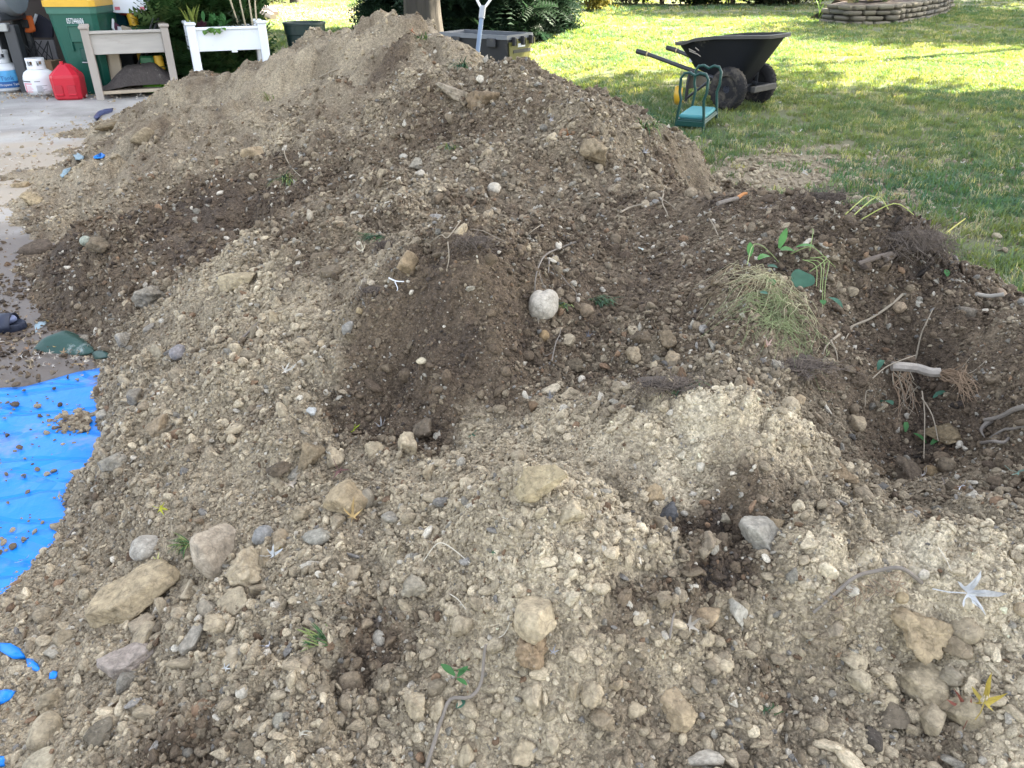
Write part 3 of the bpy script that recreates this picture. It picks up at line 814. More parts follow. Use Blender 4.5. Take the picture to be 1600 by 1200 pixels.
def cluster_spray(seed, n=16, L=.34, droop=.3, w=.016, side=7):
    """Feathery conifer spray: a few drooping twigs, each set with short flat needles."""
    r_ = random.Random(seed); V = []; F = []
    for _ in range(n):
        az = r_.uniform(-1.5, 1.5); el = r_.uniform(-.5, .55)
        d = Vector((math.cos(az) * math.cos(el), math.sin(az) * math.cos(el), math.sin(el))); l = L * r_.uniform(.6, 1.1)
        sd = d.cross(Vector((0, 0, 1))).normalized(); tilt = r_.uniform(-.8, .8); sd = (sd * math.cos(tilt) + Vector((0, 0, 1)) * math.sin(tilt))
        for k in range(side):
            t = (k + .6) / side; p = d * l * t - Vector((0, 0, droop * l * t * t))
            for sg in (-1, 1):
                q = p + (d * .5 + sd * sg * .8) * l * .30 * (1.15 - t * .7)
                o = len(V); u = d * w
                V += [tuple(p - u), tuple(p + u), tuple(q)]; F.append((o, o + 1, o + 2))
    return V, F

BROAD = [src_mesh('broad_source', *cluster_broad(i), M_LEAF_I, False) for i in range(5)]
SPRAY = [src_mesh('spray_source', *cluster_spray(20 + i), M_LEAF_I, False) for i in range(5)]
SCALE = [src_mesh('scale_source', *cluster_spray(40 + i, n=14, L=.26, droop=-.15, w=.024, side=6), M_LEAF_I, False) for i in range(5)]
G_BROAD, G_SPRAY, G_SCALE = scatter_group('broad_foliage', BROAD), scatter_group('spray_foliage', SPRAY), scatter_group('scale_foliage', SCALE)

M_BARK = mat('bark', (.065, .058, .052), rough=.95, var=.45, scale=14, bump=1.0, bscale=26, stretch=(1, 1, .16), spec=.15)
M_TWIG = mat('twig_bark', (.16, .12, .085), rough=.9, var=.3, scale=25, bump=.4, bscale=60, spec=.2)

def trunk_mesh(h, r, seed, lean=(0, 0), flare=1.5, furrow=.035, n=60):
    v = []; f = []; rows = 30
    for i in range(rows):
        t = i / (rows - 1); z = h * t
        rr = r * (1 - .45 * t) * (1 + (flare - 1) * math.exp(-t * h * 2.2))
        for k in range(n):
            a = 2 * math.pi * k / n
            q = rr * (1 + furrow * (math.sin(k * 1.26 + seed + 1.5 * math.sin(t * 14 + k * .3)) + (k * 37 % 11) / 11 - .5) + .07 * math.sin(2 * a + seed))
            v.append((q * math.cos(a) + lean[0] * t * h, q * math.sin(a) + lean[1] * t * h, z))
    for i in range(rows - 1):
        for k in range(n):
            j = (k + 1) % n
            f.append((i * n + k, i * n + j, (i + 1) * n + j, (i + 1) * n + k))
    return v, f

def limbs(mb, h0, h1, r, n, reach, seed, up=.6):
    r_ = random.Random(seed)
    for k in range(n):
        a = 2.4 * k + r_.uniform(-.4, .4); z = h0 + (h1 - h0) * (k + .5) / n
        L = reach * r_.uniform(.7, 1.1)
        pts = []
        for i in range(5):
            t = i / 4
            pts.append((math.cos(a + .2 * math.sin(3 * t)) * L * t, math.sin(a + .2 * math.sin(3 * t)) * L * t, z + L * up * t * (.6 + .4 * t)))
        mb.tube(pts, [r * (1 - .18 * i) for i in range(5)], 7)

def crown_points(n, c, rad, seed, shell=.55):
    """Points through an uneven crown made of several overlapping leafy bosses."""
    g = np.random.default_rng(seed)
    nb = 16
    bc = g.normal(size=(nb, 3)); bc /= np.linalg.norm(bc, axis=1)[:, None]
    bc = bc * g.uniform(.35, .72, (nb, 1)) * np.array(rad)
    br = g.uniform(.30, .50, nb)
    k = g.integers(0, nb, n)
    d = g.normal(size=(n, 3)); d /= np.linalg.norm(d, axis=1)[:, None]
    r_ = (g.random(n) ** .6)[:, None]
    P = bc[k] + d * r_ * br[k][:, None] * np.array(rad)
    return P + np.array(c), k

def deciduous(name, x, y, th, tr, crown_c, rad, n, label, cols, seed, scl=1.0, group=None, limb=True):
    z0 = float(ground(x, y)) - .05
    t = empty(name, (x, y, z0), label, 'tree', group)
    v, f = trunk_mesh(th, tr, seed)
    tr_o = mesh_obj('trunk', v, f, M_BARK, t)
    if limb:
        mb = MB(); limbs(mb, th * .55, th * 1.0, tr * .42, 9, max(rad) * .8, seed); mb.build('limb', M_BARK, t)
    P, k = crown_points(n, crown_c, rad, seed)
    m = len(P)
    g = np.random.default_rng(seed + 1)
    base = np.array(cols)[g.integers(0, len(cols), 16)][k] * g.uniform(.75, 1.25, (m, 1))
    s = scl * g.uniform(.7, 1.3, (m, 1)) * np.ones((1, 3))
    scatter('crown', G_BROAD, 5, P, np.stack([g.uniform(-.5, .5, m), g.uniform(-.5, .5, m), g.uniform(0, 6.28, m)], -1), s, np.clip(base, .01, .6), t)['kind'] = 'stuff'
    return t

GREEN = [(.06, .10, .022), (.075, .11, .03), (.09, .12, .03), (.13, .13, .035)]
# the big maple whose trunk stands behind the heap, and the trees to the right whose crowns shade the yard
deciduous('maple_tree', -1.36, 13.0, 6.0, .27, (0, 0, 8.6), (5.6, 5.2, 3.9), 1500, 'big tree with furrowed grey bark standing behind the top of the heap', GREEN, 3, 1.35)
deciduous('maple_tree', 10.9, 9.6, 5.0, .28, (-.4, 0, 8.3), (5.2, 5.0, 3.6), 1900, 'broad leafy tree at the right of the lawn that shades the heap', GREEN, 5, 1.35, limb=True)
deciduous('maple_tree', 11.4, 3.0, 5.0, .26, (-.2, .3, 8.0), (5.0, 4.6, 3.6), 1900, 'leafy tree beside the near end of the heap shading its foot', GREEN, 6, 1.35)
deciduous('maple_tree', 17.5, 11.6, 5.5, .26, (0, 0, 8.6), (4.4, 2.8, 3.4), 700, 'leafy tree far out to the right of the lawn', GREEN, 8, 1.35)
deciduous('maple_tree', 12.9, 15.4, 11.0, .13, (0, 0, 14.6), (4.4, 3.8, 3.2), 1800, 'tall high-crowned tree at the right that shades the driveway', GREEN, 7, 1.4)
deciduous('maple_tree', 18.6, 28.4, 5.5, .3, (0, 0, 8.3), (6.0, 4.6, 3.8), 1500, 'leafy tree at the far right corner shading the shrubs', GREEN, 10, 1.4)
deciduous('maple_tree', 20.8, 22.6, 5.5, .3, (0, 0, 8.3), (6.0, 4.6, 3.8), 1600, 'large leafy tree beyond the stone wall shading the back lawn', GREEN, 9, 1.4)

def conifer(name, x, y, h, r, n, label, cols, seed, skirt=.12, group_=None, system='spray', cat='tree', power=.8, scl=1.0, trunk_r=.09):
    z0 = float(ground(x, y)) - .03
    t = empty(name, (x, y, z0), label, cat, group_)
    v, f = trunk_mesh(h * .93, trunk_r, seed, flare=1.2, n=12)
    mesh_obj('trunk', v, f, M_BARK, t)
    g = np.random.default_rng(seed)
    u = g.random(n) ** 1.25                                  # more foliage low down
    z = skirt + (h - skirt) * u
    a = g.uniform(0, 6.28, n)
    lay = .82 + .18 * np.sin(z * 9 + 2.2 * np.sin(a * 3 + seed)) + .12 * np.sin(a * 5 + seed + z * 2)
    R = r * (1 - u) ** power * lay + .05
    q = R * (.45 + .55 * g.random(n) ** .5)
    P = np.stack([q * np.cos(a), q * np.sin(a), z], -1)
    c = np.array(cols)[g.integers(0, len(cols), n)] * g.uniform(.65, 1.3, (n, 1))
    rot = np.stack([g.uniform(-.3, .3, n), g.uniform(-.1, .45, n) if system == 'spray' else g.uniform(-.9, -.2, n), a], -1)
    scatter('crown', G_SPRAY if system == 'spray' else G_SCALE, 5, P, rot, scl * g.uniform(.7, 1.25, (n, 1)) * np.ones((1, 3)), np.clip(c, .005, .5), t)['kind'] = 'stuff'
    return t

DARK = [(.018, .04, .022), (.025, .05, .026), (.03, .06, .03), (.014, .03, .018)]
conifer('arborvitae', -4.18, 11.35, 3.4, .80, 1900, 'dense green evergreen column behind the white planter', [(.045, .10, .030), (.055, .115, .035), (.035, .085, .028), (.075, .12, .04)], 21, skirt=.05, system='scale', power=.35, scl=1.0)
conifer('spruce_tree', -.75, 16.6, 5.5, 1.35, 1500, 'dark spruce with branches to the ground right of the tree trunk', DARK, 22, scl=1.5)
conifer('spruce_tree', .2, 17.8, 6.0, 1.05, 1500, 'dark spruce behind the shovel handle', DARK, 23, scl=1.5)
conifer('spruce_tree', -2.1, 19.0, 6.0, 1.2, 1200, 'dark spruce standing furthest back behind the tree trunk', DARK, 24, scl=1.5)

def shrub(name, x, y, r, h, n, label, cols, seed, group=None, system='broad', scl=.55, stems=6):
    z0 = float(ground(x, y)) - .02
    t = empty(name, (x, y, z0), label, 'shrub', group)
    mb = MB(); r_ = random.Random(seed)
    for k in range(stems):
        a = r_.uniform(0, 6.28); R = r * r_.uniform(.2, .6)
        mb.tube([(0.05 * math.cos(a), .05 * math.sin(a), 0), (R * .5 * math.cos(a), R * .5 * math.sin(a), h * .4), (R * math.cos(a), R * math.sin(a), h * .8)], [.025, .018, .008], 6)
    mb.build('stem', M_TWIG, t)
    P, k = crown_points(n, (0, 0, h * .52), (r, r, h * .5), seed)
    P[:, 2] = np.maximum(P[:, 2], .06)
    g = np.random.default_rng(seed); m = len(P)
    c = np.array(cols)[g.integers(0, len(cols), 16)][k] * g.uniform(.6, 1.35, (m, 1))
    grp = {'broad': G_BROAD, 'spray': G_SPRAY, 'scale': G_SCALE}[system]
    scatter('crown', grp, 5, P, np.stack([g.uniform(-.6, .6, m), g.uniform(-.6, .6, m), g.uniform(0, 6.28, m)], -1), scl * g.uniform(.7, 1.3, (m, 1)) * np.ones((1, 3)), np.clip(c, .008, .6), t)['kind'] = 'stuff'
    return t

YEL = [(.30, .25, .05), (.24, .23, .05), (.36, .29, .09), (.16, .17, .04)]
for i, (px, lab) in enumerate([(868, 'yellow-leaved shrub left of its twin at the lawn edge'), (925, 'yellow-leaved shrub right of its twin at the lawn edge')]):
    p = gp(px, 19); shrub('yellow_shrub', p[0], p[1] + .5, .75, 1.5, 230, lab, YEL, 31 + i, 'yellow shrubs behind the cart')
DKS = [(.03, .055, .02), (.045, .07, .025), (.025, .045, .02), (.06, .06, .03)]
row = [(985, 1.3, 1.7), (1045, 1.2, 1.9), (1100, 1.1, 1.4), (1158, 1.2, 1.8), (1212, 1.0, 1.3), (1262, 1.1, 1.6)]
for i, (px, r, h) in enumerate(row):
    p = gp(px, 11)
    shrub('dark_shrub', p[0], p[1] + 1.2, r, h, 300, 'dark green shrub, %s from the left in the row at the back of the lawn' % 'first second third fourth fifth sixth'.split()[i], DKS, 41 + i, 'dark shrubs along the back of the lawn', scl=.7)
bp_, bc_ = [], []
gq = np.random.default_rng(61)
for i in range(15):
    x = -15 + i * 3.4; y = 37 + 1.5 * math.sin(i * 2.1)
    P, k = crown_points(420, (x, y, float(ground(x, y)) + 1.7), (2.3, 2.0, 1.9), 61 + i)
    bp_.append(P); bc_.append(np.array(DKS)[gq.integers(0, 4, 16)][k] * gq.uniform(.6, 1.35, (len(P), 1)))
bp_ = np.concatenate(bp_); m_ = len(bp_)
bh = scatter('boundary_hedge', G_BROAD, 5, bp_, np.stack([gq.uniform(-.6, .6, m_), gq.uniform(-.6, .6, m_), gq.uniform(0, 6.28, m_)], -1), 1.5 * gq.uniform(.7, 1.3, (m_, 1)) * np.ones((1, 3)), np.concatenate(bc_))
tag(bh, 'dark mass of boundary shrubs far beyond the lawn', 'hedge', kind='stuff')
for i, (px, py) in enumerate([(408, 4), (428, 2)]):
    p = gp(px, py + 4)
    shrub('small_shrub', p[0], p[1], .45, .6, 90, ['low grey-green shrub by the mulch bed, left one', 'low grey-green shrub by the mulch bed, right one'][i], [(.12, .16, .07), (.16, .18, .09)], 81 + i, scl=.4)

# ---------------------------------------------------------------- grass and leaf litter on the lawn
def tuft(seed, n=26, h=.052, spread=.05):
    r_ = random.Random(seed); V = []; F = []
    for _ in range(n):
        a = r_.uniform(0, 6.28); b = r_.uniform(0, 6.28); R = spread * math.sqrt(r_.random())
        x, y = R * math.cos(a), R * math.sin(a); l = h * r_.uniform(.55, 1.25); lean = r_.uniform(.15, .8); w = .0024
        dx, dy = math.cos(b), math.sin(b); o = len(V)
        V += [(x - dy * w, y + dx * w, 0), (x + dy * w, y - dx * w, 0),
              (x + dx * l * lean * .4 - dy * w * .8, y + dy * l * lean * .4 + dx * w * .8, l * .62), (x + dx * l * lean * .4 + dy * w * .8, y + dy * l * lean * .4 - dx * w * .8, l * .62),
              (x + dx * l * lean, y + dy * l * lean, l * (1 - .25 * lean))]
        F += [(o, o + 1, o + 3, o + 2), (o + 2, o + 3, o + 4)]
    return V, F
M_GRASS_I = mat_leafy('grass_blade', None, 'instance', trans=.38, var=.15, rough=.6, tint=(1.6, 1.55, .25))
TUFTS = [src_mesh('tuft_source', *tuft(i), M_GRASS_I, False) for i in range(6)]
G_GRASS = scatter_group('grass_scatter', TUFTS)

def on_lawn(x, y):
    edge = np.where(y < 6, .7, .7 - np.clip(y - 6, 0, 9) * .85)
    edge = np.where(y > 10.7, -99, edge)
    return (x > edge) & (heap_base(x, y) < ground(x, y) - .01)

def lawn_points(n, y0, y1):
    y = y0 + (y1 - y0) * rng.random(n); x = rng.uniform(-1, 1, n) * (.80 * y + .8)
    k = on_lawn(x, y); return x[k], y[k]

GP, GS, GC, GR = [], [], [], []
for n, y0, y1, s in [(30000, 2.6, 8, 1.0), (52000, 8, 14, 1.15), (30000, 14, 22, 1.6), (14000, 22, 36, 2.4)]:
    x, y = lawn_points(n, y0, y1)
    # thin and dry patches, and the bare soil beside the heap
    th = fbm(x * .8 + 3, y * .8, 95, 4)
    bare = np.sqrt(((x - 1.9) * .75) ** 2 + ((y - 5.3) * 1.25) ** 2) + .9 * fbm(x * 1.5, y * 1.5, 96, 3)
    k = (rng.random(len(x)) < sstep(-.5, .45, th) * .85 + .15) & (bare > .15 + 1.7 * rng.random(len(x)))
    x, y, th = x[k], y[k], th[k]; m = len(x)
    GP.append(np.stack([x, y, ground(x, y) - .004], -1))
    GS.append(s * rng.uniform(.6, 1.25, (m, 1)) * np.array([[1.25, 1.25, 1.0]]) * np.array([[1, 1, 1 / s ** .7]]))
    GR.append(np.stack([rng.uniform(-.2, .2, m), rng.uniform(-.2, .2, m), rng.uniform(0, 6.28, m)], -1))
    g0 = np.array([.082, .168, .118]); g1 = np.array([.195, .23, .115]); dry = np.array([.36, .35, .275])
    u = np.clip(.5 - .7 * th + rng.normal(0, .2, m), 0, 1)[:, None]
    c = g0 * (1 - u) + g1 * u
    c = np.where((rng.random(m) < .16)[:, None], dry, c) * rng.uniform(.75, 1.25, (m, 1))
    GC.append(c)
gr = scatter('grass', G_GRASS, 6, *[np.concatenate(a) for a in (GP, GR, GS, GC)])
tag(gr, 'short lawn grass with thin dry patches behind the heap', 'grass', kind='stuff')

LIT = [src_mesh('litter_source', *leaf_mesh_data(300 + i, curl=.7, stem=False), M_LITTER, False) for i in range(6)]
G_LIT = scatter_group('litter_scatter', LIT)
def litter(n, fx, z_off=.012, s0=.05, s1=.10, pale=.55):
    x, y = fx(n); m = len(x)
    pal = np.array([(.50, .45, .38), (.44, .35, .24), (.34, .23, .13), (.46, .33, .13), (.27, .16, .09), (.58, .54, .49)])
    c = pal[rng.choice(6, m, p=[.27, .22, .16, .09, .08, .18])] * rng.uniform(.75, 1.15, (m, 1))
    s = rng.uniform(s0, s1, (m, 1)) * np.ones((1, 3))
    return np.stack([x, y, np.maximum(ground(x, y), 0) + z_off + .02 * rng.random(m)], -1), np.stack([rng.normal(0, .45, m), rng.normal(0, .45, m), rng.uniform(0, 6.28, m)], -1), s, c
def lawn_fx(n):
    x, y = lawn_points(n, 3.2, 30); return x, y
def drift_fx(cx, cy, sx, sy):
    return lambda n: (rng.normal(cx, sx, n), rng.normal(cy, sy, n))
A = [litter(3600, lawn_fx, .025, .03, .075)]
pm = gp(468, 22); A.append(litter(2600, drift_fx(pm[0] + .2, pm[1], .95, 1.5), .03, .07, .14))
lit = scatter('leaf_litter', G_LIT, 6, *[np.concatenate([a[i] for a in A]) for i in range(4)])
tag(lit, 'fallen pale leaves scattered over the lawn and the mulch bed', 'leaves', kind='stuff')
def drive_fx(n):
    y = rng.uniform(4.5, 10.2, n); x = rng.uniform(-8.6, -2.6, n)
    k = (heap_base(x, y) < .02) & (x < .2 - np.clip(y - 6, 0, 9) * .85); return x[k], y[k]
B = [litter(500, drive_fx, .016, .03, .08)]
pd = gp(20, 152); B.append(litter(420, drift_fx(pd[0], pd[1], .75, .12), .02, .03, .07))
pd = gp(75, 560); B.append(litter(130, drift_fx(pd[0], pd[1], .30, .10), .016, .02, .045))
pd = gp(60, 500); B.append(litter(60, drift_fx(pd[0], pd[1], .35, .15), .016, .02, .045))
pd = gp(60, 250); B.append(litter(260, drift_fx(pd[0], pd[1], .8, .6), .016, .025, .06))
lit2 = scatter('driveway_litter', G_LIT, 6, *[np.concatenate([a[i] for a in B]) for i in range(4)])
tag(lit2, 'dry pale leaves and scraps drifted on the driveway', 'leaves', kind='stuff')

# ================================================================ YARD OBJECTS
SOILC = (.20, .165, .12)
M_BLACKPL = mat('black_plastic', (.022, .023, .026), rough=.5, var=.25, scale=12, dirt=(.10, .085, .065), dirt_amt=.18, bump=.1)
M_CHAR = mat('charcoal_metal', (.045, .047, .053), rough=.45, var=.2, scale=8, metal=.2)
M_GREYMET = mat('grey_metal', (.30, .31, .32), rough=.4, var=.12, scale=10, metal=.6)
M_STEEL = mat('galvanised_steel', (.42, .42, .42), rough=.38, var=.18, scale=20, metal=.9, dirt=(.2, .15, .1), dirt_amt=.1)
M_BINGRN = mat('green_bin_plastic', (.006, .088, .062), rough=.42, var=.12, scale=7, bump=.06, dirt=(.02, .11, .085), dirt_amt=.1)
M_BINRIM = mat('green_bin_rim', (.05, .16, .12), rough=.5, var=.15, scale=12)
M_YELPL = mat('yellow_plastic', (.62, .36, .025), rough=.4, var=.1, scale=9)
M_WHITEPL = mat('white_vinyl', (.74, .77, .82), rough=.38, var=.04, scale=6, dirt=(.6, .58, .52), dirt_amt=.03)
M_WHITEPT = mat('white_paint', (.70, .71, .72), rough=.45, var=.06, scale=10, dirt=(.42, .38, .33), dirt_amt=.10)
M_RED = mat('red_plastic', (.50, .012, .030), rough=.38, var=.1, scale=8, spec=.4)
M_TEAL = mat('teal_plastic', (.012, .16, .20), rough=.35, var=.3, scale=7)
M_GREYWOOD = mat('weathered_wood', (.40, .375, .345), rough=.85, var=.32, scale=9, bump=.35, bscale=40, stretch=(.16, 1, 1), spec=.2, dirt=(.22, .18, .14), dirt_amt=.1)
M_GREYPOST = mat('weathered_post', (.37, .33, .295), rough=.85, var=.28, scale=9, bump=.35, bscale=40, stretch=(1, 1, .16), spec=.2)
M_PALEWOOD = mat('pale_wood', (.42, .35, .26), rough=.8, var=.25, scale=10, bump=.3, stretch=(1, 1, .15))
M_DKWALL = mat('brown_siding', (.045, .032, .026), rough=.8, var=.25, scale=5, bump=.3)
M_KGREEN = mat('green_tube', (.008, .055, .045), rough=.38, var=.12, scale=14)
M_PAD = mat('teal_foam', (.07, .27, .29), rough=.75, var=.1, scale=30, bump=.15)
M_OLIVE = mat('olive_plastic', (.105, .10, .02), rough=.5, var=.15, scale=9)
M_TIRE = mat('tyre_rubber', (.020, .019, .020), rough=.85, spec=.25, var=.3, scale=10, dirt=(.15, .128, .10), dirt_amt=.30, bump=.3)
M_TRAY = mat('barrow_tray', (.009, .010, .013), rough=.55, spec=.3, var=.25, scale=5, dirt=(.13, .115, .095), dirt_amt=.14, bump=.08)
M_RIMGREY = mat('grey_rim', (.06, .056, .05), rough=.75, var=.3, scale=12)  # barrow rim and nose bar, a lighter grey than the tray
M_BLUEGREY = mat('blue_grey_shaft', (.16, .22, .31), rough=.4, var=.1, scale=10)
M_LABEL = mat('white_label', (.68, .69, .72), rough=.6, var=.05)
M_INK = mat('dark_ink', (.05, .055, .07), rough=.6, var=.05)
M_PINKINK = mat('pink_print', (.62, .22, .26), rough=.6, var=.08)
M_BLUEINK = mat('blue_print', (.02, .11, .33), rough=.5, var=.2, scale=14)
M_SKYINK = mat('sky_blue_print', (.10, .38, .68), rough=.5, var=.3, scale=16)
M_CARD = mat('cardboard', (.34, .22, .13), rough=.9, var=.15)
M_ORANGE = mat('orange_plastic', (.50, .10, .015), rough=.45, var=.1)
M_DARKHOLE = mat('dark_plastic', (.012, .014, .016), rough=.6, var=.2)
M_HEAPSOIL = mat('black_topsoil', (.055, .046, .042), rough=.95, var=.5, scale=22, bump=1.0, bscale=40, dirt=(.22, .2, .17), dirt_amt=.05)
M_STRAW = mat_leafy('straw', (.42, .36, .22), trans=.2)
M_GREENLEAF = mat_leafy('green_leaf', (.055, .16, .05), trans=.3)
M_BLUISHLEAF = mat_leafy('bluish_green_leaf', (.05, .13, .085), trans=.25)
M_PURPLE = mat_leafy('purple_leaf', (.10, .045, .06), trans=.2)

def text_obj(name, s, size, m, parent, loc, rot, width=None):
    """Flat printed lettering as a mesh."""
    cu = bpy.data.curves.new(name, 'FONT'); cu.body = s; cu.size = size; cu.align_x = 'CENTER'; cu.align_y = 'CENTER'; cu.extrude = .0006
    tmp = bpy.data.objects.new(name, cu); COL.objects.link(tmp)
    bpy.context.view_layer.update()
    me = bpy.data.meshes.new_from_object(tmp.evaluated_get(bpy.context.evaluated_depsgraph_get()))
    bpy.data.objects.remove(tmp)
    me.materials.clear(); me.materials.append(m)
    o = bpy.data.objects.new(name, me); o.location = loc; o.rotation_euler = rot
    if width:
        w = max(v.co.x for v in me.vertices) - min(v.co.x for v in me.vertices)
        o.scale = (width / w, 1, 1)
    return link(o, parent)

R90 = math.pi / 2
# ---------------------------------------------------------------- garage wall with lap siding, behind the clutter
gw = empty('garage_wall', (-8.2, 12.0, 0), 'dark brown lap-sided wall behind the bins and tools', 'wall')
for i in range(12):
    b = MB(); b.box((0, 0, .11 + i * .2), (6.0, .03, .205), bev=.0, M=Matrix.Rotation(math.radians(-5), 4, 'X') if False else None)
    o = b.build('siding_board', M_DKWALL, gw); o.location.y = .0 if i % 2 else .006
b = MB(); b.box((0, .2, 1.25), (6.0, .3, 2.5)); b.build('wall_core', M_DKWALL, gw)

# ---------------------------------------------------------------- wheelie bin
P = gp(138, 149); Y = P[1]
s_ = wpx(1, Y, .5)
bw = 76 * wpx(1, Y, 1.0)
bin_h = top_h(Y, 10)
t = empty('wheelie_bin', (P[0], Y + .36, .012), 'tall green wheelie bin with yellow lid and white number', 'bin', rz=math.radians(4))
def bin_ring(z, w, d, r=.05):
    X, D = w / 2, d / 2
    return [(-X + r, -D, z), (X - r, -D, z), (X, -D + r, z), (X, D - r, z), (X - r, D, z), (-X + r, D, z), (-X, D - r, z), (-X, -D + r, z)]
def loft(rings, cap=True):
    n = len(rings[0]); v = [p for r in rings for p in r]; f = []
    for k in range(len(rings) - 1):
        for i in range(n):
            j = (i + 1) % n; f.append((k * n + i, k * n + j, (k + 1) * n + j, (k + 1) * n + i))
    if cap: f += [tuple(range(n - 1, -1, -1)), tuple(range((len(rings) - 1) * n, len(rings) * n))]
    return v, f
mb = MB(); mb.add(*loft([bin_ring(0, bw * .76, .50), bin_ring(.03, bw * .78, .52), bin_ring(bin_h * .55, bw * .88, .62), bin_ring(bin_h - .09, bw * .97, .70)])); body = mb.build('body', M_BINGRN, t)
# the pressed front recess: a deep upper panel stepping into a narrow lower one
def front_y(z): return -(.25 + (.35 - .25) * z / (bin_h - .09)) - .004
mb = MB()
for (x0, x1, z0, z1, dep) in [(-bw * .13, bw * .20, bin_h * .60, bin_h * .66 + .12, .022), (-bw * .15, -bw * .12, bin_h * .5, bin_h * .66 + .12, .03), (bw * .2, bw * .23, bin_h * .5, bin_h * .66 + .12, .03), (-bw * .15, bw * .23, bin_h * .66 + .11, bin_h * .66 + .14, .035)]:
    mb.box(((x0 + x1) / 2, front_y((z0 + z1) / 2), (z0 + z1) / 2), (x1 - x0, dep, z1 - z0), bev=.008, M=None)
mb.build('front_panel', M_BINGRN, t)
mb = MB(); mb.box((bw * .08, front_y(bin_h * .45) - .004, bin_h * .46), (bw * .20, .03, bin_h * .15), bev=.012); mb.build('catch_pocket', M_BINRIM if False else mat('bin_shadowed_pocket', (.004, .06, .045), rough=.5), t)
mb = MB(); mb.tube([(-bw * .02, front_y(bin_h * .37) - .03, bin_h * .375), (bw * .17, front_y(bin_h * .37) - .03, bin_h * .375)], .008, 8); mb.build('catch_bar', M_STEEL, t)
mb = MB(); mb.add(*loft([bin_ring(bin_h - .09, bw * 1.0, .73), bin_ring(bin_h - .015, bw * 1.02, .75)])); mb.build('rim', M_BINRIM, t)
mb = MB(); mb.add(*loft([bin_ring(bin_h - .015, bw * 1.05, .79), bin_ring(bin_h + .05, bw * 1.05, .79), bin_ring(bin_h + .055, bw * 1.0, .75), bin_ring(bin_h + .10, bw * .96, .70, .1)])); mb.build('lid', M_YELPL, t)
for sx in (-1, 1):
    mb = MB(); mb.lathe([(.0, -.03), (.09, -.03), (.11, -.015), (.11, .015), (.09, .03), (0, .03)], 20, Matrix.Translation((sx * bw * .42, .33, .11)) @ Matrix.Rotation(R90, 4, 'Y')); mb.build('wheel', M_TIRE, t)
fz = bin_h * .885
text_obj('serial_number', '0572446606', .085, M_LABEL, t, (bw * .06, front_y(fz) - .004, fz - .055), (R90 - math.radians(5.2), 0, 0), width=bw * .34)

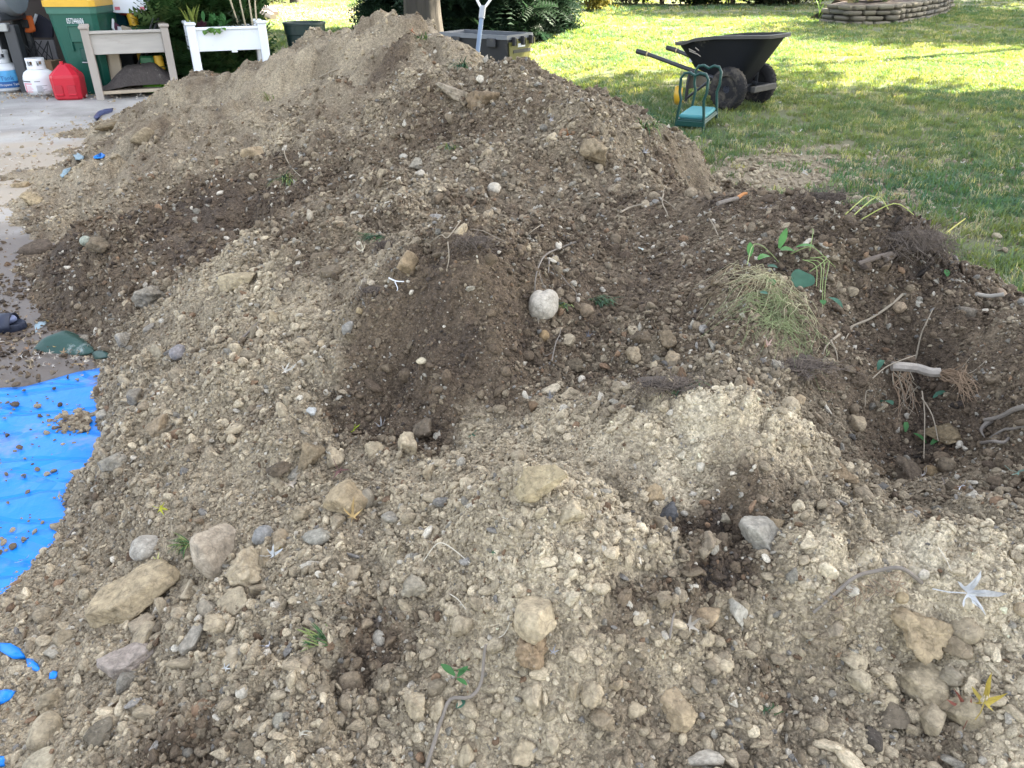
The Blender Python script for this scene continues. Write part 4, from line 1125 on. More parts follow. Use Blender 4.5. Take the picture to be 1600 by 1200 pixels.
# ---------------------------------------------------------------- propane tanks and petrol can
def tank(name, P, w, h, label, blue):
    t = empty(name, P, label, 'gas tank')
    r = w / 2; hb = h * .74
    mb = MB(); prof = [(0, .02), (r * .72, .02), (r * .93, .05), (r, .10)] + [(r, .10 + (hb * .62 - .10) * k) for k in (.5, 1)] + [(r * .97, hb * .74), (r * .86, hb * .86), (r * .62, hb * .95), (r * .3, hb), (0, hb)]
    mb.lathe(prof, 32); mb.build('body', M_WHITEPT, t)
    mb = MB(); mb.lathe([(r * .66, 0), (r * .70, 0), (r * .72, .035), (r * .66, .035)], 28); mb.build('foot_ring', M_STEEL, t)
    # collar: a ring wall with hand holes
    n = 40; rc = r * .58; z0, z1 = hb * .97, h; v = []; f = []
    zs = [z0, z0 + (z1 - z0) * .32, z0 + (z1 - z0) * .74, z1]
    for rr in (rc, rc - .012):
        for z in zs:
            for k in range(n):
                a = 2 * math.pi * k / n; v.append((rr * math.cos(a), rr * math.sin(a), z))
    def gone(k, j): return j == 1 and (k % 20) in (1, 2, 3, 4, 7, 8, 9, 10, 14, 15, 16, 17)
    def back(k): return 8 <= k <= 11
    for L_ in (0, 1):
        for j in range(3):
            for k in range(n):
                if gone(k, j): continue
                a = (L_ * 4 + j) * n + k; b_ = (L_ * 4 + j) * n + (k + 1) % n
                f.append((a, b_, b_ + n, a + n))
    for j in (3,):
        for k in range(n):
            a = j * n + k; b_ = j * n + (k + 1) % n; f.append((a, b_, b_ + 4 * n, a + 4 * n))
    mesh_obj('collar', v, f, M_WHITEPT, t)
    mb = MB(); mb.lathe([(.028, hb - .01), (.03, hb + .05), (.018, hb + .06), (.018, hb + .09), (.03, hb + .092), (.03, hb + .11), (0, hb + .115)], 14); mb.build('valve', M_STEEL, t)
    # wrap-around printed label
    def band(z0, z1, a0, a1, m, nm, par, off=.0015):
        n = 20; v = []; f = []
        for i in range(n + 1):
            a = a0 + (a1 - a0) * i / n
            for z in (z0, z1): v.append(((r + off) * math.cos(a), (r + off) * math.sin(a), z))
        for i in range(n): f.append((2 * i, 2 * i + 2, 2 * i + 3, 2 * i + 1))
        return mesh_obj(nm, v, f, m, par)
    f_ = -math.pi / 2
    if blue:
        lb = band(.10, hb * .80, f_ - 1.5, f_ + 1.5, M_LABEL, 'label', t)
        band(hb * .42, hb * .76, f_ - 1.45, f_ + 1.45, M_SKYINK, 'sky_print', lb, .0025)
        band(hb * .22, hb * .42, f_ - 1.45, f_ + 1.45, M_BLUEINK, 'blue_band', lb, .0025)
        for (s, z, sz, a) in [('Tank', hb * .52, .075, .72), ('Propane Tank', hb * .32, .04, .80)]:
            aa = f_ + a
            text_obj('lettering', s, sz, M_BLUEINK if sz > .05 else M_LABEL, lb, ((r + .004) * math.cos(aa), (r + .004) * math.sin(aa), z), (R90, 0, a))
    else:
        lb = band(.08, hb * .66, f_ - 1.35, f_ + 1.35, M_LABEL, 'label', t)
        rr = random.Random(4)
        band(hb * .56, hb * .60, f_ - .95, f_ - .1, M_INK, 'heading', lb, .0025); band(hb * .57, hb * .59, f_ + .15, f_ + .5, M_INK, 'heading', lb, .0025)
        band(hb * .48, hb * .52, f_ - .75, f_ - .05, M_PINKINK, 'warning_bar', lb, .0025); band(hb * .2, hb * .47, f_ - .75, f_ - .55, M_PINKINK, 'warning_bar', lb, .0025)
        for i in range(8):
            z = hb * (.20 + .032 * i)
            band(z, z + .004, f_ - .5, f_ + rr.uniform(-.15, .0), M_PINKINK, 'print_line', lb, .0025)
            band(z, z + .004, f_ + .2, f_ + rr.uniform(.5, .9), M_INK, 'print_line', lb, .0025)
    return t
P = gp(62, 152); w = 46 * wpx(1, P[1], .2)
tank('propane_tank', (P[0], P[1] + w * .3, .012), w, top_h(P[1] + w * .3, 92), 'white propane tank with a worn warning label standing on the concrete', False)
# grill
gY = 10.75
gx = lambda px, h, y=0.0: xpx(px, gY + y, h)
sh = top_h(gY, 141)
gl = empty('gas_grill', (gx(-20, .5), gY, 0), 'dark grey gas grill with tank shelf at the left edge', 'grill')
gx0 = gx(-20, .5)
def gb(nm, x0, x1, y, d, z0, z1, m, bev=.01, tp=(1, 1)):
    mb = MB(); mb.box(((x0 + x1) / 2 - gx0, y, (z0 + z1) / 2), (x1 - x0, d, z1 - z0), bev=bev, taper=tp); return mb.build(nm, m, gl)
gb('bottom_shelf', gx0 - .75, gx(34, sh, -.3), -.12, .62, sh - .05, sh, M_STEEL)
for x in (gx0 - .7, gx(28, .2)):
    gb('foot', x - .025, x + .025, -.30, .05, 0, sh - .05, M_CHAR)
gb('cabinet_panel', gx0 - .75, gx(8, .6), .12, .45, sh, top_h(gY, 46), M_CHAR)
gb('corner_post', gx(9, .75, -.3), gx(27, .75, -.3), -.30, .12, sh, top_h(gY, 36), M_CHAR)
gb('back_leg', gx(28, .5), gx(36, .5), .28, .07, 0, top_h(gY, 40), M_CHAR)
gb('control_panel', gx0 - .75, gx(9, .9, -.35), -.35, .10, top_h(gY, 46), top_h(gY, 33), M_GREYMET)
gb('side_shelf', gx0 - .75, gx(20, 1), -.05, .58, top_h(gY, 31), top_h(gY, 20), mat('grill_body', (.10, .105, .12), rough=.4, metal=.4))
mb = MB(); mb.lathe([(0, -.5), (.30, -.5), (.33, -.46), (.33, .46), (.30, .5), (0, .5)], 26, Matrix.Translation((gx(-32, 1.0) - gx0, -.02, top_h(gY, 16) + .26)) @ Matrix.Rotation(R90, 4, 'Y'), squash=(1, 1)); mb.build('lid', mat('grill_lid', (.27, .29, .32), rough=.35, metal=.3), gl)
mb = MB(); c0 = (gx(-4, .75) - gx0, -.33, top_h(gY, 60)); mb.tube([c0, (c0[0] + .10, -.34, c0[2] + .03), (c0[0] + .17, -.35, c0[2] - .04), (c0[0] + .18, -.35, c0[2] - .14)], .009, 8); mb.build('gas_hose', M_STEEL, gl)
P2 = np.array([gx(0, .3, -.25), gY - .25, sh + .003]); w2 = 56 * wpx(1, gY, .3)
tank('propane_tank', P2, w2, top_h(gY, 76) - sh, 'propane tank with blue printed label on the grill shelf', True)

# red petrol can
P = gp(104, 157); Y = P[1] + .14; jw = 44 * wpx(1, P[1], .2); jh = top_h(P[1], 103)
t = empty('petrol_can', (P[0], Y, .012), 'bright red plastic petrol can between the white tank and green bin', 'petrol can', rz=math.radians(8))
def rect_ring(z, w, d, r, ox=0):
    return [(ox + x, y, z) for x, y, _ in bin_ring(0, w, d, r)]
mb = MB(); mb.add(*loft([rect_ring(0, jw * .82, .24, .03), rect_ring(.02, jw * .92, .28, .04), rect_ring(jh * .62, jw, .28, .05), rect_ring(jh * .70, jw * .97, .27, .05), rect_ring(jh * .98, jw * .34, .12, .03, .01)]))
mb.build('body', M_RED, t)
for sx in (-1, 1):
    mb = MB(); mb.box((sx * jw * .22, -.142, jh * .28), (jw * .30, .02, jh * .28), bev=.012); mb.build('side_recess', mat('red_plastic_recess', (.40, .008, .022), rough=.45), t)
    mb = MB(); mb.box((sx * jw * .22, -.150, jh * .155), (jw * .30, .03, jh * .05), bev=.008); mb.build('ledge', M_RED, t)
mb = MB(); mb.tube([(jw * .05, -.02, jh * .98), (jw * .22, .0, jh * .93), (jw * .38, .02, jh * .76)], .02, 8); mb.build('handle', M_RED, t)
mb = MB(); mb.tube([(-.02, 0, jh * .95), (-.02, 0, jh * 1.06)], .022, 10); mb.build('cap', M_RED, t)

# clutter between the grill and the bin
cY = 11.2
cx = lambda px, h: xpx(px, cY, h)
t = empty('smoker_stack', (cx(31, .7), cY, .012), 'black upright metal stove pipe beside the grill', 'stove pipe')
mb = MB(); mb.tube([(0, 0, 0), (0, 0, top_h(cY, 5))], .085, 16); mb.build('pipe', M_DARKHOLE, t)
mb = MB(); mb.tube([(0, 0, top_h(cY, 5)), (0, 0, top_h(cY, 5) + .03)], .11, 16); mb.build('cap_plate', M_GREYMET, t)
z = top_h(cY - .2, 37)
t = empty('tape_reel', (xpx(43, cY - .2, z), cY - .2, z - .09), 'orange and black reel hanging by the bin', 'cable reel')
v = MB(); v.box((.02, 0, .09), (.13, .05, .19), bev=.02); v.build('case', M_ORANGE, t)
v = MB(); v.box((-.015, -.03, .09), (.09, .03, .10), bev=.015); v.build('window', M_DARKHOLE, t)
v = MB(); v.box((0.0, -.01, .0), (.10, .04, .03), bev=.01); v.build('foot', M_ORANGE, t)
t = empty('folded_chair', (cx(52, .5), cY + .05, .012), 'folded dark canvas chair with pale piping leaning behind the bin', 'folding chair')
x0, z0, x1, z1 = cx(44, .7) - cx(52, .5), top_h(cY, 60), cx(56, .9) - cx(52, .5), top_h(cY, 24)
mb = MB(); mb.tube([(x0, -.08, z0), (x1, -.05, z1)], .018, 8); mb.build('piping', M_LABEL, t)
mb = MB(); mb.add([(x0 + .01, -.07, z0), (x1 + .01, -.04, z1), (x1 + .18, -.04, z1 - .1), (x0 + .3, -.07, z0), (x0 + .01, -.03, z0), (x1 + .01, 0, z1), (x1 + .18, 0, z1 - .1), (x0 + .3, -.03, z0)], [(0, 3, 2, 1), (4, 5, 6, 7), (0, 1, 5, 4), (1, 2, 6, 5), (2, 3, 7, 6), (3, 0, 4, 7)]); mb.build('canvas', mat('navy_canvas', (.012, .013, .024), rough=.8), t)
mb = MB(); mb.tube([(x0 + .02, -.04, 0), (x0 + .02, -.04, z0)], .015, 8); mb.tube([(x0 + .28, -.04, 0), (x0 + .28, -.04, z0)], .015, 8); mb.build('frame', M_CHAR, t)
# wire crate on a cardboard box
zc0, zc1 = top_h(cY - .25, 96), top_h(cY - .25, 66)
t = empty('cardboard_box', (xpx(71, cY - .25, .2), cY - .25, .012), 'brown cardboard box behind the white propane tank', 'box')
mb = MB(); mb.box((0, 0, zc0 / 2), (.36, .26, zc0), bev=.004); mb.build('carton', M_CARD, t)
mb = MB(); mb.box((0, 0, zc0 + .003), (.37, .05, .004)); mb.build('packing_tape', mat('tape', (.45, .33, .2), rough=.4), t)
t = empty('wire_crate', (xpx(62, cY - .25, .4), cY - .25, zc0 + .018), 'grey crate with black diamond wire front on the cardboard box', 'crate')
mb = MB(); mb.box((0, .12, (zc1 - zc0) / 2), (.34, .02, zc1 - zc0)); mb.build('back_board', mat('grey_board', (.16, .155, .165), rough=.8), t)
hh = zc1 - zc0
for i in range(5):
    for sg in (-1, 1):
        x = -.17 + i * .085
        a = (max(-.17, min(.17, x)), -.02, 0); q = (max(-.17, min(.17, x + sg * .17)), -.02, hh)
        mb = MB(); mb.tube([a, q], .006, 6); mb.build('wire', M_DARKHOLE, t)

# ---------------------------------------------------------------- wooden raised planter
P = gp(160, 156); Y = P[1]; zt = top_h(Y, 46)
xl, xr = xpx(131, Y, zt), xpx(256, Y, zt)
ROT = math.radians(25)
def turned(xl, Y, px_r, zt):
    w = .5
    for _ in range(40):
        x, y = xl + w * math.cos(ROT), Y + w * math.sin(ROT)
        cur = 800 + x / (y * CP + (CAM_H - zt) * SP) * FPX
        w += (px_r - cur) * .002
    return w
w_ = turned(xl, Y, 256, zt)
t = empty('wooden_planter', (xl + w_ / 2 * math.cos(ROT), Y + w_ / 2 * math.sin(ROT), 0), 'raised planter box of weathered grey wood with tall posts', 'planter', rz=ROT)
hw = w_ / 2; D = .42; pw = .085
for sx in (-1, 1):
    for y in (0, D):
        mb = MB(); mb.box((sx * hw, y, zt / 2), (pw, pw, zt), bev=.006); p_ = mb.build('post', M_GREYPOST, t)
        mb = MB(); mb.box((sx * hw, y, zt + .02), (pw + .03, pw + .03, .035), bev=.01); mb.build('post_cap', M_GREYPOST, p_)
zb0, zb1 = top_h(Y, 86), top_h(Y, 54)
for y in (0, D):
    mb = MB(); mb.box((0, y + (.01 if y == 0 else -.01), (zb0 + zb1) / 2), (2 * hw - pw, .03, zb1 - zb0), bev=.004); mb.build('side_board', M_GREYWOOD, t)
mb = MB(); mb.box((0, -.005, zb1 + .02), (2 * hw - pw, .07, .03), bev=.004); mb.build('top_rail', M_GREYWOOD, t)
for sx in (-1, 1):
    mb = MB(); mb.box((sx * hw, D / 2, (zb0 + zb1) / 2), (.03, D - pw, zb1 - zb0), bev=.004); mb.build('end_board', M_GREYWOOD, t)
mb = MB(); mb.box((0, D / 2, zb0 + .02), (2 * hw - pw, D - pw, .02)); mb.build('floor_board', M_GREYWOOD, t)
zs = top_h(Y, 143)
mb = MB(); mb.box((.0, D / 2, zs - .02), (2 * hw - pw, D + .02, .035), bev=.003); mb.build('lower_shelf', M_PALEWOOD, t)
# soil heap on the lower shelf
n = 36; v = []; f = []
for i in range(n):
    for j in range(14):
        x = -hw * .90 + 2 * hw * .92 * i / (n - 1); y = .02 + (D - .04) * j / 13
        u = (x + hw) / (2 * hw); e = max(0, 1 - abs(u - .62) / .62); ed = math.sin(math.pi * j / 13) ** .5
        v.append((x, y, zs + .004 + (top_h(Y, 106) - zs) * (sstep(0, .8, np.array(e)) + .10 * float(fbm(np.array(x * 9.), np.array(y * 9.), 5))) * (.15 + .85 * ed)))
for i in range(n - 1):
    for j in range(13): f.append((i * 14 + j, (i + 1) * 14 + j, (i + 1) * 14 + j + 1, i * 14 + j + 1))
o = mesh_obj('soil_mound', v, f, M_HEAPSOIL); o.location = t.location; o.rotation_euler = (0, 0, ROT)
tag(o, 'mound of dark soil flecked with white piled under the wooden planter', 'soil mound')

# things behind and below the wooden planter
bY = Y + 1.0
bx = lambda px, h, y=bY: xpx(px, y, h)
# toy basketball hoop
hz0, hz1 = top_h(bY, 20), top_h(bY, -60)
t = empty('toy_hoop', (bx(213, .7), bY, 0), 'toy basketball hoop with white backboard on a yellow pole', 'toy hoop')
X0 = bx(213, .7)
mb = MB(); mb.tube([(bx(223, 0) - X0 - .03, 0, 0), (0, 0, .72), (bx(204, hz0) - X0, .0, hz0 + .05)], .062, 16); mb.build('pole', M_YELPL, t)
mb = MB(); cxx = bx(200, hz0 + .1) - X0; hwid = .30
pts = []
for a in np.linspace(math.pi, 2 * math.pi, 15):
    ca, sa = math.cos(a), math.sin(a)
    pts.append((cxx + hwid * math.copysign(abs(ca) ** .55, ca), hz0 + .20 + .20 * math.copysign(abs(sa) ** .6, sa)))
pts += [(cxx + hwid, hz1), (cxx - hwid, hz1)]
n = len(pts)
mb.add([(x, -.07, z) for x, z in pts] + [(x, -.03, z) for x, z in pts], [tuple(range(n)), tuple(range(2 * n - 1, n - 1, -1))] + [(i, i + n, (i + 1) % n + n, (i + 1) % n) for i in range(n)])
bb = mb.build('backboard', M_WHITEPL, t)
for px in (186, 225):
    mb = MB(); x = bx(px, hz0 + .1) - X0; zz = top_h(bY - .07, 13); mb.box((x, -.073, zz), (.065, .004, .036)); mb.build('pink_sticker', mat('pink_sticker', (.66, .18, .23), rough=.5), bb)
mb = MB(); mb.tube([(cxx + .03 + .2 * math.cos(a), .12 + .16 * math.sin(a), hz0 - .01) for a in np.linspace(0, 2 * math.pi, 25)], .018, 8, cap=False); mb.build('rim', mat('dark_red_rim', (.16, .012, .012), rough=.4), t)
# teal tub
t = empty('plastic_tub', (bx(168, .5, bY + .5), bY + .55, .012), 'big teal plastic tub standing behind the green bin', 'tub')
mb = MB(); zz = top_h(bY + .3, 18); mb.add(*loft([bin_ring(0, .75, .35), bin_ring(zz, .9, .45)])); mb.build('tub_body', mat('dark_teal_plastic', (.006, .06, .08), rough=.4, var=.25), t)
mb = MB(); zt2 = top_h(bY + .3, -40); mb.add(*loft([bin_ring(zz, .97, .52), bin_ring(zt2, .80, .46)])); mb.build('tub_cover', M_TEAL, t)
# patterned bag on a plank box
fY = bY - .10
z0, z1 = top_h(fY, 53), top_h(fY, 26)
def mat_floral():
    m, t_, b, N, L = nt('floral_fabric')
    tc = N('ShaderNodeTexCoord'); vo = N('ShaderNodeTexVoronoi'); vo.inputs['Scale'].default_value = 16; L(tc.outputs['Object'], vo.inputs['Vector'])
    r = N('ShaderNodeValToRGB'); r.color_ramp.elements[0].color = (.10, .32, .36, 1); r.color_ramp.elements[1].position = .5; r.color_ramp.elements[1].color = (.10, .035, .06, 1)
    e = r.color_ramp.elements.new(.25); e.color = (.07, .17, .12, 1)
    L(vo.outputs['Distance'], r.inputs['Fac']); L(r.outputs[0], b.inputs['Base Color']); b.inputs['Roughness'].default_value = .8
    return m
t = empty('fabric_bag', (bx(166, z0, fY), fY, z0 - .02), 'purple patterned fabric bag with a white strap behind the wooden planter', 'bag')
mb = MB(); w_ = 28 * wpx(1, fY, z0)
mb.add(*rock_verts(901, 3, 'pebble', 1.0), True, Matrix.Translation((-.03, 0, (z1 - z0) * .45)) @ Matrix.Diagonal((w_, .15, (z1 - z0) * .62, 1))); mb.build('sack', mat_floral(), t)
mb = MB(); mb.tube([(.06 + .11, -.10, .0), (.065 + .11, -.155, .1), (.075 + .11, -.12, z1 - z0)], .016, 8); mb.build('strap', M_LABEL, t)
t = empty('shelf_box', (bx(172, .5, fY), fY + .05, .012), 'dark storage box that carries the patterned bag', 'storage box')
mb = MB(); mb.box((0, 0, z0 / 2 - .02), (.62, .30, z0 - .05), bev=.01); mb.build('box_body', M_DARKHOLE, t)
mb = MB(); mb.box((0, 0, z0 - .037), (.66, .34, .02), bev=.004); mb.build('box_lid', mat('box_lid', (.03, .035, .04), rough=.5), t)
t = empty('scrap_board', (bx(199, z0, fY), fY - .02, z0 - .024), 'short white and brown board end leaning by the yellow pole', 'board')
mb = MB(); mb.box((.0, 0, .06), (.14, .05, .10), bev=.004, M=Matrix.Rotation(.25, 4, 'Y')); mb.build('brown_end', M_PALEWOOD, t)
mb = MB(); mb.box((-.07, -.03, .055), (.045, .02, .10), bev=.003, M=Matrix.Rotation(.1, 4, 'Y')); mb.build('white_end', M_LABEL, t)
# planks and rods leaning beneath the planter
t = empty('leaning_plank', (bx(186, .2, Y + .5), Y + .50, .012), 'pale wooden plank standing upright under the wooden planter', 'plank')
mb = MB(); mb.box((0, 0, .3), (.13, .03, .6), bev=.003); mb.box((-.09, .02, .28), (.04, .03, .56), bev=.003); mb.build('timber', M_PALEWOOD, t)
for i, (pa, pb, lab) in enumerate([((197, 118), (240, 24), 'black metal rod leaning left of its twin by the hedge'), ((206, 118), (247, 22), 'black metal rod leaning right of its twin by the hedge')]):
    za, zb = .012, top_h(Y + .62, pb[1])
    xa, xb = xpx(pa[0], Y + .62, top_h(Y + .62, pa[1])), xpx(pb[0], Y + .62, zb)
    mb = MB(); mb.tube([(xa, Y + .60, za), (xb, Y + .66, zb)], .016, 8); o = mb.build('leaning_rod', M_DARKHOLE); tag(o, lab, 'rod', 'rods by the hedge')
t = empty('toy_truck', (bx(241, .1, Y + .55), Y + .55, .012), 'green and yellow plastic toy under the right end of the planter', 'toy')
zt_ = top_h(Y + .55, 88)
mb = MB(); mb.box((0, 0, zt_ * .62), (.17, .16, zt_ * .75), bev=.02); mb.build('cab', mat('toy_green', (.02, .12, .05), rough=.4), t)
mb = MB(); mb.box((.03, -.09, .07), (.26, .10, .10), bev=.02); mb.build('bumper', mat('lime_plastic', (.10, .28, .02), rough=.4), t)
mb = MB(); mb.tube([(.14, -.02, .1), (.13, -.02, zt_)], .055, 12); mb.build('yellow_drum', M_YELPL, t)

# ---------------------------------------------------------------- white vinyl planter
Y = 10.28; zt = top_h(Y, 40); xl, xr = xpx(297, Y, zt), xpx(408, Y, zt)
w_ = turned(xl, Y, 408, zt)
t = empty('white_planter', (xl + w_ / 2 * math.cos(ROT), Y + w_ / 2 * math.sin(ROT), 0), 'white vinyl raised planter on legs with herbs and dry stalks', 'planter', rz=ROT)
WPL = t
hw = w_ / 2; D = .40; pw = .10
for sx in (-1, 1):
    for y in (0, D):
        mb = MB(); mb.box((sx * hw, y, zt / 2), (pw, pw, zt), bev=.008); p_ = mb.build('leg', M_WHITEPL, t)
        mb = MB(); mb.box((sx * hw, y, zt + .018), (pw + .03, pw + .03, .036), bev=.014); mb.build('post_cap', M_WHITEPL, p_)
zb0, zb1 = top_h(Y, 81), top_h(Y, 48)
for y in (.0, D):
    mb = MB(); mb.box((0, y, (zb0 + zb1) / 2), (2 * hw - pw + .01, .03, zb1 - zb0), bev=.004); mb.build('panel', M_WHITEPL, t)
    mb = MB(); mb.box((0, y - .004, zb1 + .018), (2 * hw - pw + .01, .06, .035), bev=.008); mb.build('top_rail', M_WHITEPL, t)
for sx in (-1, 1):
    mb = MB(); mb.box((sx * hw, D / 2, (zb0 + zb1) / 2), (.03, D - pw, zb1 - zb0), bev=.004); mb.build('end_panel', M_WHITEPL, t)
mb = MB(); mb.box((0, D / 2, zb1 - .03), (2 * hw - pw, D - .05, .02)); mb.build('potting_soil', M_HEAPSOIL, t)
mb = MB(); mb.box((.05, -.005, zb0 - .012), (.07, .03, .022), bev=.004); mb.build('drain_lug', M_WHITEPL, t)

def plant(name, loc, label, mk):
    t = empty(name, loc, label, 'plant'); mk(t, random.Random(hash(label) % 1000 if False else len(label))); return t
def blade_leaf(mb, base, az, L, w, bend, seg=5, el=1.2, fold=.0):
    pts = []; p = Vector(base); e = el
    for i in range(seg + 1):
        pts.append(p.copy()); d = Vector((math.cos(az) * math.cos(e), math.sin(az) * math.cos(e), math.sin(e)))
        p = p + d * (L / seg); e -= bend / seg
    sd = Vector((-math.sin(az), math.cos(az), 0)); v = []; f = []
    for i, q in enumerate(pts):
        ww = w * (math.sin(math.pi * min(.98, max(.06, i / seg))) ** .7)
        v += [q - sd * ww, q + Vector((0, 0, -fold * ww)), q + sd * ww]
    for i in range(seg):
        f += [(3 * i, 3 * i + 1, 3 * i + 4, 3 * i + 3), (3 * i + 1, 3 * i + 2, 3 * i + 5, 3 * i + 4)]
    mb.add(v, f, True)
pz = zb1 - .01
def in_planter(px, d):
    u = (px - 297) / 111.0 * 2 * hw - hw
    q = WPL.matrix_basis @ Vector((u, d, pz)); return (q.x, q.y, pz)
def p1(t, r):
    mb = MB()
    for k in range(16): blade_leaf(mb, (r.uniform(-.05, .05), r.uniform(-.05, .05), 0), r.uniform(0, 6.28), r.uniform(.22, .36), .011, r.uniform(.3, 1.0), el=1.35)
    mb.build('blade', M_GREENLEAF if False else mat_leafy('lime_blade', (.22, .27, .06)), t)
plant('chive_plant', in_planter(303, .17), 'spiky yellow-green clump at the left end of the white planter', p1)
def p2(t, r):
    mb = MB()
    for k in range(26): blade_leaf(mb, (r.uniform(-.04, .04), r.uniform(-.03, .03), r.uniform(0, .05)), r.uniform(0, 6.28), r.uniform(.07, .14), .022, r.uniform(.2, 1.2), el=r.uniform(.4, 1.3))
    mb.build('leaves', M_PURPLE, t)
plant('purple_herb', in_planter(316, .12), 'small purple-leaved herb in the white planter', p2)
def p3_(t, r):
    mb = MB()
    for k in range(70): blade_leaf(mb, (r.uniform(-.12, .12), r.uniform(-.06, .08), r.uniform(0, .12)), r.uniform(0, 6.28), r.uniform(.08, .17), .024, r.uniform(.2, 1.4), el=r.uniform(.2, 1.3))
    mb.build('leaves', M_GREENLEAF, t)
    mb = MB()
    for k in range(18): blade_leaf(mb, (r.uniform(-.06, .16), -.20, r.uniform(-.02, .04)), -1.57 + r.uniform(-.8, .8), r.uniform(.06, .11), .03, r.uniform(1, 2.0), el=.3)
    mb.build('hanging_leaves', mat_leafy('bright_leaf', (.13, .26, .06)), t)
plant('parsley_plant', in_planter(338, .17), 'bushy green herb spilling over the front of the white planter', p3_)
def p4(t, r):
    for k, (dx, dz, h) in enumerate([(-.10, -.12, .62), (-.02, -.05, .66), (.07, .0, .58), (.12, .03, .45)]):
        mb = MB(); mb.tube([(dx, 0, 0), (dx + dz * .6, 0, h * .6), (dx + dz * 1.3, .02, h)], [.011, .010, .007], 6); mb.build('stalk', mat('dry_stalk', (.42, .36, .25), rough=.8) if k == 0 else bpy.data.materials['dry_stalk'], t)
    mb = MB()
    for k in range(40): blade_leaf(mb, (r.uniform(-.22, -.02), r.uniform(-.08, .08), r.uniform(0, .2)), r.uniform(0, 6.28), r.uniform(.05, .12), .012, r.uniform(.2, 1.4), el=r.uniform(.2, 1.3))
    mb.build('leaves', mat_leafy('dull_leaf', (.06, .085, .055)), t)
plant('dry_stalk_plant', in_planter(388, .15), 'tall bare tan stalks at the right end of the white planter', p4)

# ---------------------------------------------------------------- dark green dustbin behind the heap
Y = 11.1; zt = top_h(Y, 36); w = 66 * wpx(1, Y, zt); x = xpx(467, Y, zt)
t = empty('dustbin', (x, Y + w / 2, float(ground(x, Y + w / 2))), 'open dark green round dustbin standing behind the heap', 'dustbin', rz=.2)
zt -= float(ground(x, Y)); R = w / 2
M_DKGRN = mat('dark_green_plastic', (.012, .030, .028), rough=.45, var=.15, scale=9)
mb = MB(); mb.lathe([(R * .74, 0), (R * .92, zt * .80), (R * .925, zt * .82), (R * .90, zt * .82), (R * .72, .02), (0, .02)], 40); mb.build('body', M_DKGRN, t)
mb = MB(); mb.lathe([(R * .93, zt * .80), (R * .96, zt * .81), (R * .99, zt * .96), (R * 1.02, zt * .965), (R * 1.02, zt), (R * .97, zt), (R * .95, zt * .96), (R * .91, zt * .80)], 40); mb.build('rim_band', M_DKGRN, t)
for a in (-1.15, 2.0):
    mb = MB(); M = Matrix.Rotation(a, 4, 'Z') @ Matrix.Translation((R * 1.0, 0, zt * .87)); mb.box((0, 0, 0), (.05, .15, .075), M=M, bev=.012); h_ = mb.build('handle', M_DKGRN, t)
    mb = MB(); mb.box((.027, 0, .0), (.006, .10, .04), M=M); mb.build('grip_recess', mat('grey_recess', (.035, .06, .06), rough=.5), h_)

# ---------------------------------------------------------------- mulch bed log
for i, (pa, pb, lab) in enumerate([((412, 18), (432, 28), 'pale split log lying across the leaf mulch'), ((408, 28), (428, 33), 'short pale branch in front of the split log')]):
    a, b_ = gp(*pa), gp(*pb)
    mb = MB(); mb.tube([Vector(a) + Vector((0, 0, .10)), (Vector(a) + Vector(b_)) / 2 + Vector((.03, 0, .12)), Vector(b_) + Vector((0, 0, .09))], [.10, .09, .08], 10)
    o = mb.build('log', mat('pale_log', (.42, .34, .28), rough=.85, var=.3, scale=8) if i == 0 else bpy.data.materials['pale_log']); tag(o, lab, 'log')
p = gp(463, 5)
t = empty('tree_stump', p, 'short dark stump at the top edge beyond the mulch bed', 'stump')
v, f = trunk_mesh(.9, .17, 5, n=16); mesh_obj('stump_body', v, f, M_BARK, t)

# ---------------------------------------------------------------- stone retaining wall with a planted bed
wall = empty('retaining_wall', gp(1380, 38), 'low dry-stone retaining wall of stacked tan blocks at the back of the lawn', 'wall')
wc = np.array(gp(1380, 38)); hs = wpx(30, wc[1], .4) / 4
r_ = random.Random(17)
path = [gp(1288, 36), gp(1330, 39.5), gp(1390, 38), gp(1440, 30), gp(1470, 22), gp(1482, 16)]
seg = [np.array(p[:2]) for p in path]
cum = [0]
for a, b_ in zip(seg[:-1], seg[1:]): cum.append(cum[-1] + np.linalg.norm(b_ - a))
def along(s):
    s = min(max(s, 0), cum[-1] - 1e-6)
    k = max(i for i in range(len(cum) - 1) if cum[i] <= s)
    t_ = (s - cum[k]) / (cum[k + 1] - cum[k]); d = (seg[k + 1] - seg[k]); return seg[k] + d * t_, math.atan2(d[1], d[0])
M_WALLS = [mat('wall_stone_%d' % i, c, rough=.9, var=.25, scale=6, bump=.6, bscale=18, spec=.2) for i, c in enumerate([(.22, .195, .15), (.185, .165, .13), (.25, .225, .175), (.155, .145, .125)])]
for i in range(4): M_WALLS[i].name = 'wall_stone'
blocks = []
for i in range(10):
    v, f = rock_verts(700 + i, 2, 'block', 1.0); v = np.sign(v) * np.abs(v) ** .22; v = v / np.abs(v).max(0) * (1 + .05 * n3(v, i, 2.2) + .03 * n3(v, i + 3, 5))[:, None]
    blocks.append([src_mesh('wall_stone', v, f, m_) for m_ in M_WALLS])
